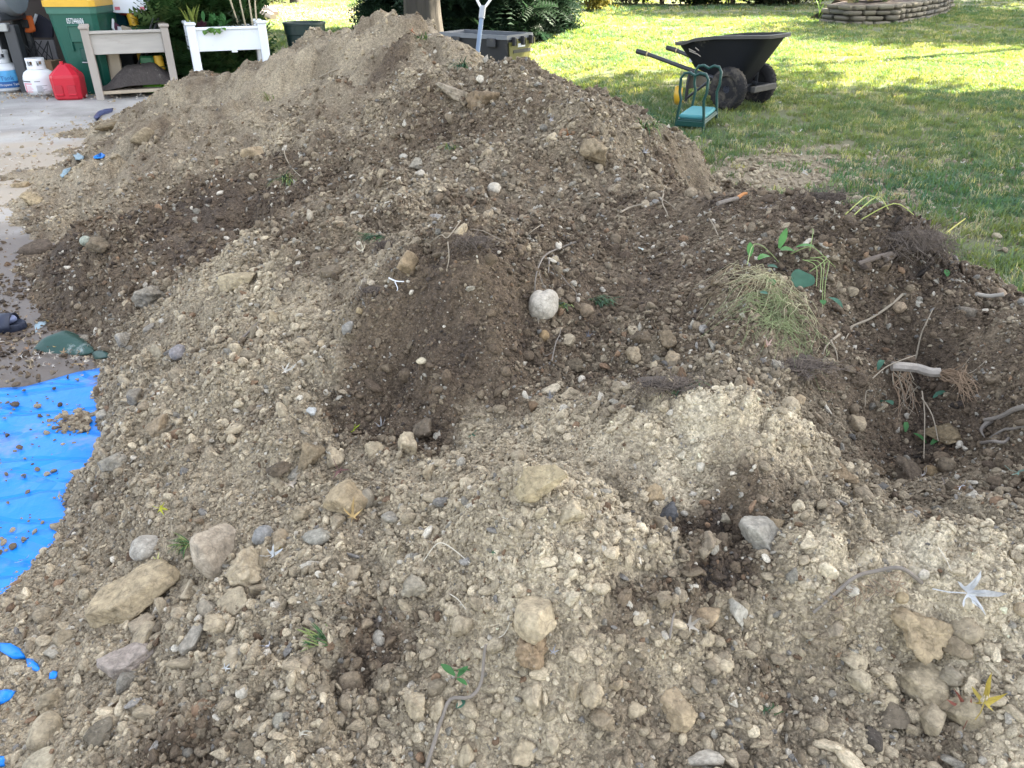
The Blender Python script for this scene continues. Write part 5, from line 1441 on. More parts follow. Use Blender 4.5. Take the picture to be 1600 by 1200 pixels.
for c in range(4):
    s = -r_.uniform(0, .2); top = cum[-1] - (.5 if c == 0 else 0) + c * .1
    while s < top:
        L_ = r_.uniform(.20, .46); q, a = along(s + L_ / 2)
        hgt = hs * r_.uniform(.80, .97)
        base = float(ground(q[0], q[1])) - .02 + c * hs
        o = bpy.data.objects.new('stone', r_.choice(r_.choice(blocks)))
        nx, ny = -math.sin(a), math.cos(a); off = c * .025 + r_.uniform(-.02, .025)
        o.location = (q[0] + nx * off - wall.location.x, q[1] + ny * off - wall.location.y, base + hgt / 2 - wall.location.z)
        o.scale = (L_ / 2 * .97, .14, hgt / 2); o.rotation_euler = (r_.uniform(-.03, .03), r_.uniform(-.03, .03), a + r_.uniform(-.06, .06))
        link(o, wall); s += L_ + r_.uniform(.004, .03)
# soil behind the wall
v = []; f = []; n = 24
for i in range(n + 1):
    q, a = along(cum[-1] * i / n); nx, ny = -math.sin(a), math.cos(a)
    for k, (d, z) in enumerate([(.10, hs * 3.6), (.5, hs * 4.0), (1.3, hs * 4.3), (2.0, .0)]):
        v.append((q[0] + nx * d, q[1] + ny * d, float(ground(q[0], q[1])) + z))
for i in range(n):
    for k in range(3): f.append((i * 4 + k, (i + 1) * 4 + k, (i + 1) * 4 + k + 1, i * 4 + k + 1))
o = mesh_obj('planting_bed', v, f, mat('bed_soil', (.10, .075, .06), rough=.95, var=.5, scale=6, bump=.8, dirt=(.30, .25, .2), dirt_amt=.1)); tag(o, kind='structure', label='brown soil bed held up by the stone wall')
M_BEDL = [mat_leafy('bed_straw_leaf', (.42, .36, .20)), mat_leafy('bed_green_leaf', (.13, .19, .07))]
for i in range(13):
    q, a = along(cum[-1] * (i + .5) / 13.5 + r_.uniform(-.1, .1)); nx, ny = -math.sin(a), math.cos(a); d = r_.uniform(.28, .75)
    t = empty('daylily', (q[0] + nx * d, q[1] + ny * d, float(ground(q[0], q[1])) + hs * 4.0), ('straw-coloured tuft of arching leaves, %s from the left above the stone wall' if i % 3 else 'greener tuft of arching leaves, %s from the left above the stone wall') % ('first second third fourth fifth sixth seventh eighth ninth tenth eleventh twelfth thirteenth'.split()[i]), 'plant', 'tufts above the stone wall')
    mb = MB(); rr = random.Random(i)
    for k in range(26): blade_leaf(mb, (rr.uniform(-.06, .06), rr.uniform(-.06, .06), 0), rr.uniform(0, 6.28), rr.uniform(.3, .6), .014, rr.uniform(.8, 2.2), el=rr.uniform(.9, 1.4))
    mb.build('leaves', M_BEDL[0 if i % 3 else 1], t)
p = gp(1278, 32)
t = empty('tall_weed', p, 'thin bright green weed at the left end of the stone wall', 'plant')
mb = MB()
for k in range(7): blade_leaf(mb, (0, 0, .08 * k), .9 * k, .35, .016, .8, el=1.2)
mb.build('blade', mat_leafy('weed_green', (.24, .40, .06)), t)

# ---------------------------------------------------------------- wheelbarrow
Wp = gp(1157, 168)
t = empty('wheelbarrow', (0, 0, 0), 'black two-wheeled wheelbarrow with a deep dusty tray on the lawn', 'wheelbarrow', rz=math.radians(-45))
WX = .16                                                     # wheel contact, local x
Rz = Matrix.Rotation(math.radians(-45), 3, 'Z')
t.scale = (.94, .94, .98)
t.location = Vector(Wp) - Rz @ Vector((WX * .94, 0, 0)) + Vector((0, 0, .005))
def prof_ring(pts, wid, inset=0):
    return [(x, sg * w, z) for (x, z), w in zip(pts, wid) for sg in (-1, 1)]
# tray shell: bottom ring -> rim ring, double walled
nside = 40
def tray_ring(s, off=0.0):
    """s 0 bottom .. 1 rim; superellipse in plan, rim line rises towards the front."""
    ring = []
    xb0, xb1, xr0, xr1 = -.42, .17, -.60, .48
    x0 = xb0 + (xr0 - xb0) * s + off; x1 = xb1 + (xr1 - xb1) * s - off
    hwid = .185 + .135 * s - off
    for k in range(nside):
        a = 2 * math.pi * k / nside
        ca, sa = math.cos(a), math.sin(a)
        ex = math.copysign(abs(ca) ** .42, ca); ey = math.copysign(abs(sa) ** .42, sa)
        x = (x0 + x1) / 2 + (x1 - x0) / 2 * ex
        u = (x - xr0) / (xr1 - xr0)
        y = hwid * ey * (1 - .10 * (1 - u))
        zb = .37 - .155 * min(1, max(0, (x - xb0) / (xb1 - xb0)))
        zr = .585 + .085 * float(sstep(.05, .42, np.array(u))) + .03 * float(sstep(.4, 1, np.array(u)))
        ring.append((x, y, zb + (zr - zb) * s + (off * .8 if s < .3 else 0)))
    return ring
ss = [0, .04, .3, .6, .85, 1]
rings = [tray_ring(s) for s in ss] + [tray_ring(s, .012) for s in reversed(ss)]
v, f = loft(rings); mb = MB(); mb.add(v, f, True); tray = mb.build('tray', M_TRAY, t)
rr_ = tray_ring(1, -.03); r2 = tray_ring(1, .006)
mb = MB(); mb.add(*loft([[(x, y, z - .022) for x, y, z in rr_], [(x, y, z + .006) for x, y, z in rr_], [(x, y, z + .010) for x, y, z in r2], [(x, y, z - .018) for x, y, z in r2], [(x, y, z - .022) for x, y, z in rr_]], False)); mb.build('rim', M_RIMGREY, tray)
# emblem: small white tree-house mark low on the near side, scuffs
def on_side(u, w):   # point on near (y<0) side of the tray
    k = None; best = 9
    ring = tray_ring(w); 
    for x, y, z in ring:
        if y < 0 and abs((x + .60) / 1.08 - u) < best: best = abs((x + .60) / 1.08 - u); k = (x, y, z)
    return Vector(k)
ea = on_side(.17, .12)
mb = MB()
for tri in ([(-.03, 0), (.03, 0), (.012, .055), (-.012, .055)], [(-.018, .05), (.018, .05), (0, .10)],):
    mb.add([(ea.x + x, ea.y - .022 - z * .12, ea.z + z + .01) for x, z in tri], [tuple(range(len(tri)))])
mb.build('emblem', M_LABEL, tray)
mb = MB()
for (u, w, l, a) in [(.22, .62, .09, -.3), (.26, .55, .10, -.25), (.30, .66, .05, -.2), (.29, .48, .06, -.3)]:
    c = on_side(u, w)
    mb.add([(c.x - l / 2, c.y - .014, c.z + .012), (c.x + l / 2, c.y - .016, c.z - .012), (c.x + l / 2, c.y - .014, c.z - .004), (c.x - l / 2, c.y - .012, c.z + .022)], [(0, 1, 2, 3)])
mb.build('scuff_mark', mat('pale_scuff', (.35, .31, .26), rough=.8), tray)
for sy in (-1, 1):
    mb = MB(); mb.tube([(-1.04, sy * .29, .475), (-.90, sy * .285, .455), (-.45, sy * .24, .355), (.05, sy * .19, .25), (.22, sy * .17, .215)], [.019, .021, .021, .021, .02], 10); hd = mb.build('handle', M_CHAR, t)
    mb = MB(); mb.tube([(-1.06, sy * .292, .478), (-.92, sy * .287, .458)], .026, 12); mb.build('grip', M_BLACKPL, hd)
    mb = MB(); mb.tube([(-.92, sy * .287, .459), (-.905, sy * .286, .456)], .027, 12); mb.build('grip_band', mat('tan_band', (.45, .36, .2)) if sy < 0 else bpy.data.materials['tan_band'], hd)
    # wheel
    M = Matrix.Translation((WX, sy * .305, .205)) @ Matrix.Rotation(R90, 4, 'X')
    mb = MB(); mb.lathe([(.115, -.04), (.125, -.056), (.165, -.062), (.19, -.052), (.203, -.028), (.206, 0), (.203, .028), (.19, .052), (.165, .062), (.125, .056), (.115, .04)], 44, M); wh = mb.build('wheel', M_TIRE, t)
    mb = MB()
    for k in range(52):
        q = 2 * math.pi * k / 52
        mb.box((0, 0, 0), (.012, .007, .034), M=M @ Matrix.Rotation(q, 4, 'Z') @ Matrix.Translation((.2025, 0, .022 if k % 2 else -.022)) @ Matrix.Rotation(.4 if k % 2 else -.4, 4, 'X'))
    o = mb.build('tread', M_TIRE, wh); o['kind'] = 'stuff'
    mb = MB(); mb.lathe([(.118, -.034), (.112, -.034), (.085, -.012), (.04, -.010), (.038, -.04), (.0, -.04)], 30, M); mb.lathe([(.118, .034), (.112, .034), (.085, .012), (.04, .010), (.038, .04), (.0, .04)], 30, M); mb.build('hub', mat('hub_plastic', (.035, .04, .058), rough=.45) if sy < 0 else bpy.data.materials['hub_plastic'], wh)
    # rear leg
    mb = MB(); mb.tube([(-.38, sy * .22, .36), (-.40, sy * .215, .18), (-.40, sy * .215, .0)], .018, 8); mb.build('leg', M_CHAR, t)
    mb = MB(); mb.tube([(-.40, sy * .215, .05), (-.10, sy * .19, .28)], .014, 8); mb.build('leg_brace', M_CHAR, t)
    mb = MB(); mb.box((.20, sy * .185, .34), (.035, .012, .28), bev=.003); mb.build('tray_strut', M_STEEL if False else M_CHAR, t)
    mb = MB(); mb.tube([(.20, sy * .18, .47), (.20, sy * .20, .47)], .016, 8); mb.build('bolt', M_STEEL, t)
mb = MB(); mb.tube([(WX, -.32, .205), (WX, .32, .205)], .014, 10); mb.build('axle', M_CHAR, t)
mb = MB(); mb.box((-.40, 0, .21), (.02, .43, .13), bev=.004); mb.build('leg_plate', M_BLACKPL, t)
mb = MB(); mb.box((-.412, -.03, .17), (.006, .13, .03)); mb.build('plate_sticker', M_LABEL, t)
mb = MB(); mb.box((.40, 0, .21), (.05, .46, .055), bev=.006); mb.build('nose_bar', M_RIMGREY, t)
for sy in (-1, 1):
    mb = MB(); mb.box((.30, sy * .19, .21), (.22, .03, .045), bev=.004); mb.build('nose_bracket', M_CHAR, t)
# yellow scoop lying behind the kneeler
p = gp(1055, 166)
t = empty('yellow_scoop', p, 'curved yellow plastic scoop behind the green kneeler', 'scoop')
v, f = [], []
for i in range(9):
    a = -1.2 + 2.4 * i / 8
    for z, k in ((0, .85), (.08, 1), (.17, .92)): v.append((-.10 * math.cos(a) * k + .08, .09 * math.sin(a) * k, z + .02))
for i in range(8):
    for k in range(2): f.append((i * 3 + k, (i + 1) * 3 + k, (i + 1) * 3 + k + 1, i * 3 + k + 1))
o = mesh_obj('blade', v, f, M_YELPL, t); md = o.modifiers.new('thick', 'SOLIDIFY'); md.thickness = .006
mb = MB(); mb.tube([(.05, .02, .06), (.10, .05, .02)], .014, 8); mb.build('handle', M_YELPL, t)

# ---------------------------------------------------------------- garden kneeler
A_, B_ = gp(1054, 207), gp(1099, 208); C2 = gp(1082, 187)
kx = np.array(B_[:2]) - np.array(A_[:2]); kx /= np.linalg.norm(kx)
t = empty('garden_kneeler', (np.array(A_) + np.array(B_)) / 2 + np.array([0, 0, .0]), 'dark green tubular garden kneeler with a teal foam pad', 'kneeler', rz=math.radians(-24))
hw = np.linalg.norm(np.array(B_[:2]) - np.array(A_[:2])) / 2
kh = top_h(A_[1], 114) - A_[2]; kl = .58
for y in (0, kl):
    ins = .02
    pts = [(-hw, y, 0), (-hw + .015, y, .16), (-hw + .03, y, kh * .55), (-hw + .012, y, kh * .68), (-hw + .01, y, kh * .90), (-hw + .035, y, kh * .985), (-hw * .35, y, kh), (0, y, kh * .955), (hw * .35, y, kh), (hw - .035, y, kh * .985), (hw - .01, y, kh * .90), (hw - .012, y, kh * .68), (hw - .03, y, kh * .55), (hw - .015, y, .16), (hw, y, 0)]
    mb = MB(); mb.tube(pts, .0125, 10); mb.build('handle_frame', M_KGREEN, t)
for sx in (-1, 1):
    mb = MB(); mb.tube([(sx * (hw - .01), 0, .085), (sx * (hw - .01), kl, .085)], .011, 8); mb.build('side_rail', M_KGREEN, t)
mb = MB(); mb.box((0, 0, .075), (2 * hw, .02, .045), bev=.004); mb.build('front_rail', M_KGREEN, t)
mb = MB(); mb.box((0, kl / 2, .098), (2 * hw - .01, kl - .04, .02), bev=.006); mb.build('seat_board', M_KGREEN, t)
mb = MB(); mb.box((0, kl / 2, .126), (2 * hw - .03, kl - .07, .034), bev=.012); mb.build('foam_pad', M_PAD, t)

# ---------------------------------------------------------------- garden cart behind the heap
Yc = 9.55
zr = top_h(Yc, 60)
xc = xpx(812, Yc, .6)
t = empty('garden_cart', (xc, Yc, float(ground(xc, Yc))), 'black and olive garden cart half hidden behind the heap', 'cart', rz=math.radians(-33))
g0 = float(ground(xc, Yc)); zr -= g0
wcart = .52; lc = .95
def cart_ring(z, k): return [(-lc + (1 - k) * .12, -wcart / 2 * k + .0, z), (0 - (1 - k) * .12, -wcart / 2 * k, z), (0 - (1 - k) * .12, wcart / 2 * k, z), (-lc + (1 - k) * .12, wcart / 2 * k, z)]
zb = top_h(Yc, 101) - g0
inn = [(x * .96 - .02, y * .93, z) for x, y, z in cart_ring(zr, 1)]; inb = [(x * .96 - .02, y * .93, z + .03) for x, y, z in cart_ring(zb, .84)]
mb = MB(); mb.add(*loft([cart_ring(zb, .84), cart_ring(zr, 1), inn, inb])); mb.build('tub', M_BLACKPL, t)
mb = MB(); r0 = cart_ring(zr, 1.06); r1 = [(x, y, z + .045) for x, y, z in cart_ring(zr, 1.06)]; ri = [(x * .97 - .015, y * .9, z + .045) for x, y, z in cart_ring(zr, 1)]; mb.add(*loft([r0, r1, ri, inn], False)); rim_ = mb.build('rim', mat('grey_cart_rim', (.13, .14, .155), rough=.45), t)
# olive end panel with black stripe and white label
def endp(y, s): k = .84 + .16 * s; return Vector((-(1 - k) * .12 + .006, y * k, zb + (zr - zb) * s))
def quad(nm, y0, y1, s0, s1, m, off, par):
    q = [endp(y0, s0), endp(y1, s0), endp(y1, s1), endp(y0, s1)]
    mb = MB(); mb.add([p + Vector((off, 0, 0)) for p in q] + [p for p in q], [(0, 1, 2, 3), (4, 7, 6, 5), (0, 4, 5, 1), (1, 5, 6, 2), (2, 6, 7, 3), (3, 7, 4, 0)]); return mb.build(nm, m, par)
ep = quad('end_panel', -.24, .24, .06, .90, M_OLIVE, .01, t)
quad('dark_stripe', -.16, .24, .47, .60, M_BLACKPL, .014, ep)
quad('maker_label', -.06, .10, .68, .82, M_LABEL, .014, ep)
for y in (-.16, .02, .2):
    mb = MB(); mb.box((.03, y, zr - .02), (.05, .04, .09), bev=.006); mb.build('rim_clip', M_BLACKPL, t)
    mb = MB(); mb.box((.058, y + .02, zr - .03), (.012, .018, .07), bev=.003); mb.build('olive_clip', M_OLIVE, t)
for x in (-.2, -.7):
    mb = MB(); mb.box((x, -wcart / 2 - .02, zr - .035), (.12, .03, .09), bev=.006); mb.build('side_clip', M_BLACKPL, t)
for x in (-.12, -.78):
    for sy in (-1, 1):
        M = Matrix.Translation((x, sy * .25, .14)) @ Matrix.Rotation(R90, 4, 'X')
        mb = MB(); mb.lathe([(.08, -.03), (.12, -.04), (.14, -.02), (.14, .02), (.12, .04), (.08, .03)], 28, M); w_ = mb.build('wheel', M_TIRE, t)
        mb = MB(); mb.lathe([(.0, -.02), (.085, -.02), (.085, .02), (0, .02)], 20, M); mb.build('rim', M_CHAR, w_)
    mb = MB(); mb.tube([(x, -.25, .14), (x, .25, .14)], .014, 8); mb.tube([(x, 0, .14), (x + .03, 0, zb + .01)], .02, 8); mb.build('axle', M_CHAR, t)

# ---------------------------------------------------------------- shovel stuck in the back of the heap
sz = 6.35
tp_, bt_ = at_z(754, 16, sz), at_z(747, 75, sz + .02)
d_ = Vector(tp_) - Vector(bt_); L_ = d_.length; dn = d_.normalized()
t = empty('shovel', Vector(bt_) - dn * .55, 'shovel with blue-grey shaft and D-grip standing in the heap', 'shovel')
o0 = Vector(bt_) - dn * .55
mb = MB(); mb.tube([(0, 0, 0), Vector(tp_) - o0], .019, 14); mb.build('shaft', M_BLUEGREY, t)
T = Vector(tp_) - o0; rt = Vector((1, .25, 0)).normalized()
mb = MB(); mb.tube([T - dn * .07, T + dn * .03], .026, 14); sc_ = mb.build('socket', M_GREYMET, t)
mb = MB()
for sg in (-1, 1): mb.tube([T + dn * .0, T + dn * .05 + rt * sg * .035, T + dn * .10 + rt * sg * .066, T + dn * .155 + rt * sg * .060], .011, 10)
mb.build('grip_arm', M_WHITEPT, t)
mb = MB(); mb.tube([T + dn * .155 - rt * .07, T + dn * .155 + rt * .07], .015, 12); mb.build('grip', M_CHAR, t)
mb = MB(); mb.add([(-.11, -.01, -.28), (.11, -.01, -.28), (.11, .0, .03), (-.11, 0, .03), (0, .02, -.34), (0, .03, .05)], [(0, 4, 5, 3), (4, 1, 2, 5)]); b_o = mb.build('blade', M_STEEL, t); md = b_o.modifiers.new('thick', 'SOLIDIFY'); md.thickness = .003

# ================================================================ TARPS
def mat_tarp():
    m = mat('blue_tarp', (.006, .20, .70), rough=.42, var=.16, scale=5, dirt=(.25, .235, .21), dirt_amt=.20, spec=.35)
    t_ = m.node_tree; N, L = t_.nodes.new, t_.links.new; b = t_.nodes['Principled BSDF']
    geo = N('ShaderNodeNewGeometry')
    # sharp creases, weave and crinkles
    nz = N('ShaderNodeTexNoise'); nz.inputs['Scale'].default_value = 2.2; nz.inputs['Detail'].default_value = 3; L(geo.outputs['Position'], nz.inputs['Vector'])
    mp = N('ShaderNodeMapping'); mp.inputs['Rotation'].default_value = (0, 0, .6); mp.inputs['Scale'].default_value = (1.5, 6, 1); L(geo.outputs['Position'], mp.inputs[0])
    mxv = N('ShaderNodeMix'); mxv.data_type = 'VECTOR'; mxv.inputs[0].default_value = .25; L(mp.outputs[0], mxv.inputs[4]); L(nz.outputs['Color'], mxv.inputs[5])
    vo = N('ShaderNodeTexVoronoi'); vo.feature = 'DISTANCE_TO_EDGE'; vo.inputs['Scale'].default_value = 2.0; L(mxv.outputs[1], vo.inputs['Vector'])
    r = N('ShaderNodeMapRange'); r.inputs[1].default_value = 0; r.inputs[2].default_value = .12; L(vo.outputs['Distance'], r.inputs[0])
    n2 = N('ShaderNodeTexNoise'); n2.inputs['Scale'].default_value = 26; n2.inputs['Detail'].default_value = 4; L(geo.outputs['Position'], n2.inputs['Vector'])
    a = N('ShaderNodeMath'); a.operation = 'MULTIPLY_ADD'; a.inputs[1].default_value = .5; L(n2.outputs['Fac'], a.inputs[0]); L(r.outputs[0], a.inputs[2])
    bp = N('ShaderNodeBump'); bp.inputs['Strength'].default_value = .55; bp.inputs['Distance'].default_value = .014; L(a.outputs[0], bp.inputs['Height']); L(bp.outputs[0], b.inputs['Normal'])
    return m
M_TARP = mat_tarp()
M_TARPD = mat('dark_green_tarp', (.012, .050, .038), rough=.55, var=.25, scale=9, bump=.3, bscale=30, dirt=(.38, .42, .40), dirt_amt=.10)
M_SCRAP = mat('faded_tarp_scrap', (.22, .30, .34), rough=.6, var=.3, scale=12)
# far edge of the tarp as photographed, then down under the heap
edge_px = [(-420, 622), (-200, 640), (-60, 622), (0, 607), (40, 603), (80, 594), (120, 584), (156, 579), (200, 573), (250, 566), (420, 556), (560, 548)]
far = [at_h(px, py, .02) for px, py in edge_px]
v = []; f = []; n = len(far); rows = 46
fx = np.interp(np.linspace(0, n - 1, 70), range(n), [p[0] for p in far]); fy = np.interp(np.linspace(0, n - 1, 70), range(n), [p[1] for p in far])
for i in range(70):
    for j in range(rows):
        t_ = j / (rows - 1); x = fx[i] + .12 * t_; y = fy[i] * (1 - t_) + .35 * t_
        w = .003 * math.sin(x * 16 + y * 9) + .005 * float(fbm(np.array(x * 4.), np.array(y * 4.), 201, 3)) + .004 * math.sin((x * .8 - y) * 26 + 2 * math.sin(y * 3)) * sstep(0, .3, np.array(t_))
        v.append((x, y, .030 + float(w) + (.010 * math.sin(x * 11) if j == 0 else 0)))
for i in range(69):
    for j in range(rows - 1): f.append((i * rows + j, i * rows + j + 1, (i + 1) * rows + j + 1, (i + 1) * rows + j))
o = mesh_obj('blue_tarp', v, f, M_TARP)
tag(o, 'bright blue tarpaulin spread under the near left side of the heap', 'tarp')
md = o.modifiers.new('thick', 'SOLIDIFY'); md.thickness = .003

def patch_from_px(name, poly, h, m, label, cat, crumple=.01, group=None, top=None):
    """Crumpled piece of sheet: outline given at photo pixels, laid on the ground or heap."""
    ctr = np.mean(poly, 0)
    rings = [0.0, .35, .7, 1.0]; n = len(poly); v = []; f = []
    for k, s in enumerate(rings):
        for i, (px, py) in enumerate(poly):
            q = (ctr[0] + (px - ctr[0]) * s, ctr[1] + (py - ctr[1]) * s)
            p, _ = hit(*q)
            z = p[2] + (.008 if h > .008 else .001) + crumple * float(fbm(np.array(p[0] * 14), np.array(p[1] * 14), 9)) + (h * (1 - s * s))
            v.append((p[0], p[1], z))
            if s == 0: break
    f = [(0, 1 + i, 1 + (i + 1) % n) for i in range(n)]
    for k in range(2):
        for i in range(n):
            j = (i + 1) % n; f.append((1 + k * n + i, 1 + (k + 1) * n + i, 1 + (k + 1) * n + j, 1 + k * n + j))
    o = mesh_obj(name, v, f, m); tag(o, label, cat, group)
    if h > .04:
        md = o.modifiers.new('sub', 'SUBSURF'); md.levels = 1; md.render_levels = 2
    md = o.modifiers.new('thick', 'SOLIDIFY'); md.thickness = .003
    return o
patch_from_px('green_tarp', [(50, 553), (58, 545), (80, 535), (100, 524), (118, 523), (132, 533), (148, 547), (150, 556), (120, 560), (85, 558)], .05, M_TARPD, 'crumpled dark green tarp with white scuffs above the blue tarp', 'tarp', .02)
patch_from_px('green_tarp', [(145, 556), (160, 552), (172, 556), (170, 563), (150, 564)], .015, M_TARPD, 'small flap of dark green tarp just right of the larger one', 'tarp', .01)
patch_from_px('green_tarp', [(54, 508), (62, 505), (75, 504), (70, 511), (60, 516), (57, 540), (52, 548), (52, 530)], .006, M_SCRAP, 'faded grey-green strip of tarp beside the sandal', 'tarp', .01)
patch_from_px('blue_scrap', [(147, 186), (152, 178), (165, 174), (178, 171), (176, 178), (160, 184), (152, 191)], .03, mat('navy_tarp', (.03, .045, .13), rough=.5, var=.4, scale=16), 'dark blue fold of tarp under the far left foot of the heap', 'tarp', .02)
for i, (poly, m, lab) in enumerate([([(146, 246), (158, 240), (165, 243), (160, 249), (148, 249)], M_TARP, 'small bright blue tarp scrap at the left foot of the heap'),
                                  ([(112, 243), (122, 240), (132, 246), (130, 251), (118, 250)], M_SCRAP, 'small pale blue scrap left of the bright blue one'),
                                  ([(94, 276), (100, 266), (112, 262), (108, 270), (98, 280)], M_SCRAP, 'pale blue-grey scrap lowest on the left foot of the heap'),
                                  ([(0, 1010), (18, 1010), (34, 1019), (42, 1032), (22, 1032), (4, 1022)], M_TARP, 'bright blue strip of tarp showing through the gravel at the left edge'),
                                  ([(42, 1033), (52, 1032), (62, 1044), (66, 1054), (56, 1048), (45, 1042)], M_TARP, 'narrow blue tarp tip right of the strip in the gravel'),
                                  ([(80, 1056), (86, 1051), (94, 1058), (88, 1063), (80, 1064)], M_TARP, 'tiny blue tarp corner furthest right in the gravel'),
                                  ([(0, 1084), (12, 1081), (26, 1085), (18, 1096), (0, 1104)], M_TARP, 'blue tarp wedge with a dry leaf at the left edge'),
                                  ([(0, 1187), (10, 1186), (18, 1190), (8, 1198), (0, 1199)], M_TARP, 'blue tarp corner in the bottom left corner')]):
    patch_from_px('tarp_scrap', poly, .006, m, lab, 'tarp scrap', .005)

# ---------------------------------------------------------------- slide sandal at the left edge
p = at_h(-6, 516, .012)
t = empty('sandal', p, 'dark navy slide sandal with a grey-blue sock toe at the left edge', 'sandal', rz=math.radians(-80))
def foot_ring(z, k, n=28, x0=-.14, x1=.13):
    r = []
    for i in range(n):
        a = 2 * math.pi * i / n; c, s = math.cos(a), math.sin(a)
        x = (x0 + x1) / 2 + (x1 - x0) / 2 * c * k; wd = .048 + .008 * c - (.006 if c < -.2 else 0)
        r.append((s * wd * k, x, z))
    return r
M_NAVY = mat('navy_rubber', (.018, .024, .045), rough=.6, var=.2, scale=20)
mb = MB(); mb.add(*loft([foot_ring(0, .96), foot_ring(.006, 1.0), foot_ring(.030, 1.0), foot_ring(.034, .97), foot_ring(.028, .86)]), True); mb.build('sole', M_NAVY, t)
mb = MB()
for k in range(9):
    pass
v = []; f = []
for i in range(10):
    a = math.pi * i / 9
    for y in (.015, .05, .085): v.append((.056 * math.cos(a), y, .018 + .052 * math.sin(a)))
for i in range(9):
    for k in range(2): f.append((i * 3 + k, (i + 1) * 3 + k, (i + 1) * 3 + k + 1, i * 3 + k + 1))
o = mesh_obj('strap', v, f, M_NAVY, t); md = o.modifiers.new('thick', 'SOLIDIFY'); md.thickness = .005
mb = MB(); mb.add(*rock_verts(77, 3, 'pebble', 1.0), True, Matrix.Translation((0, .035, .048)) @ Matrix.Diagonal((.040, .066, .024, 1))); mb.build('sock', mat('blue_grey_sock', (.17, .20, .32), rough=.9, var=.15, scale=40), t)

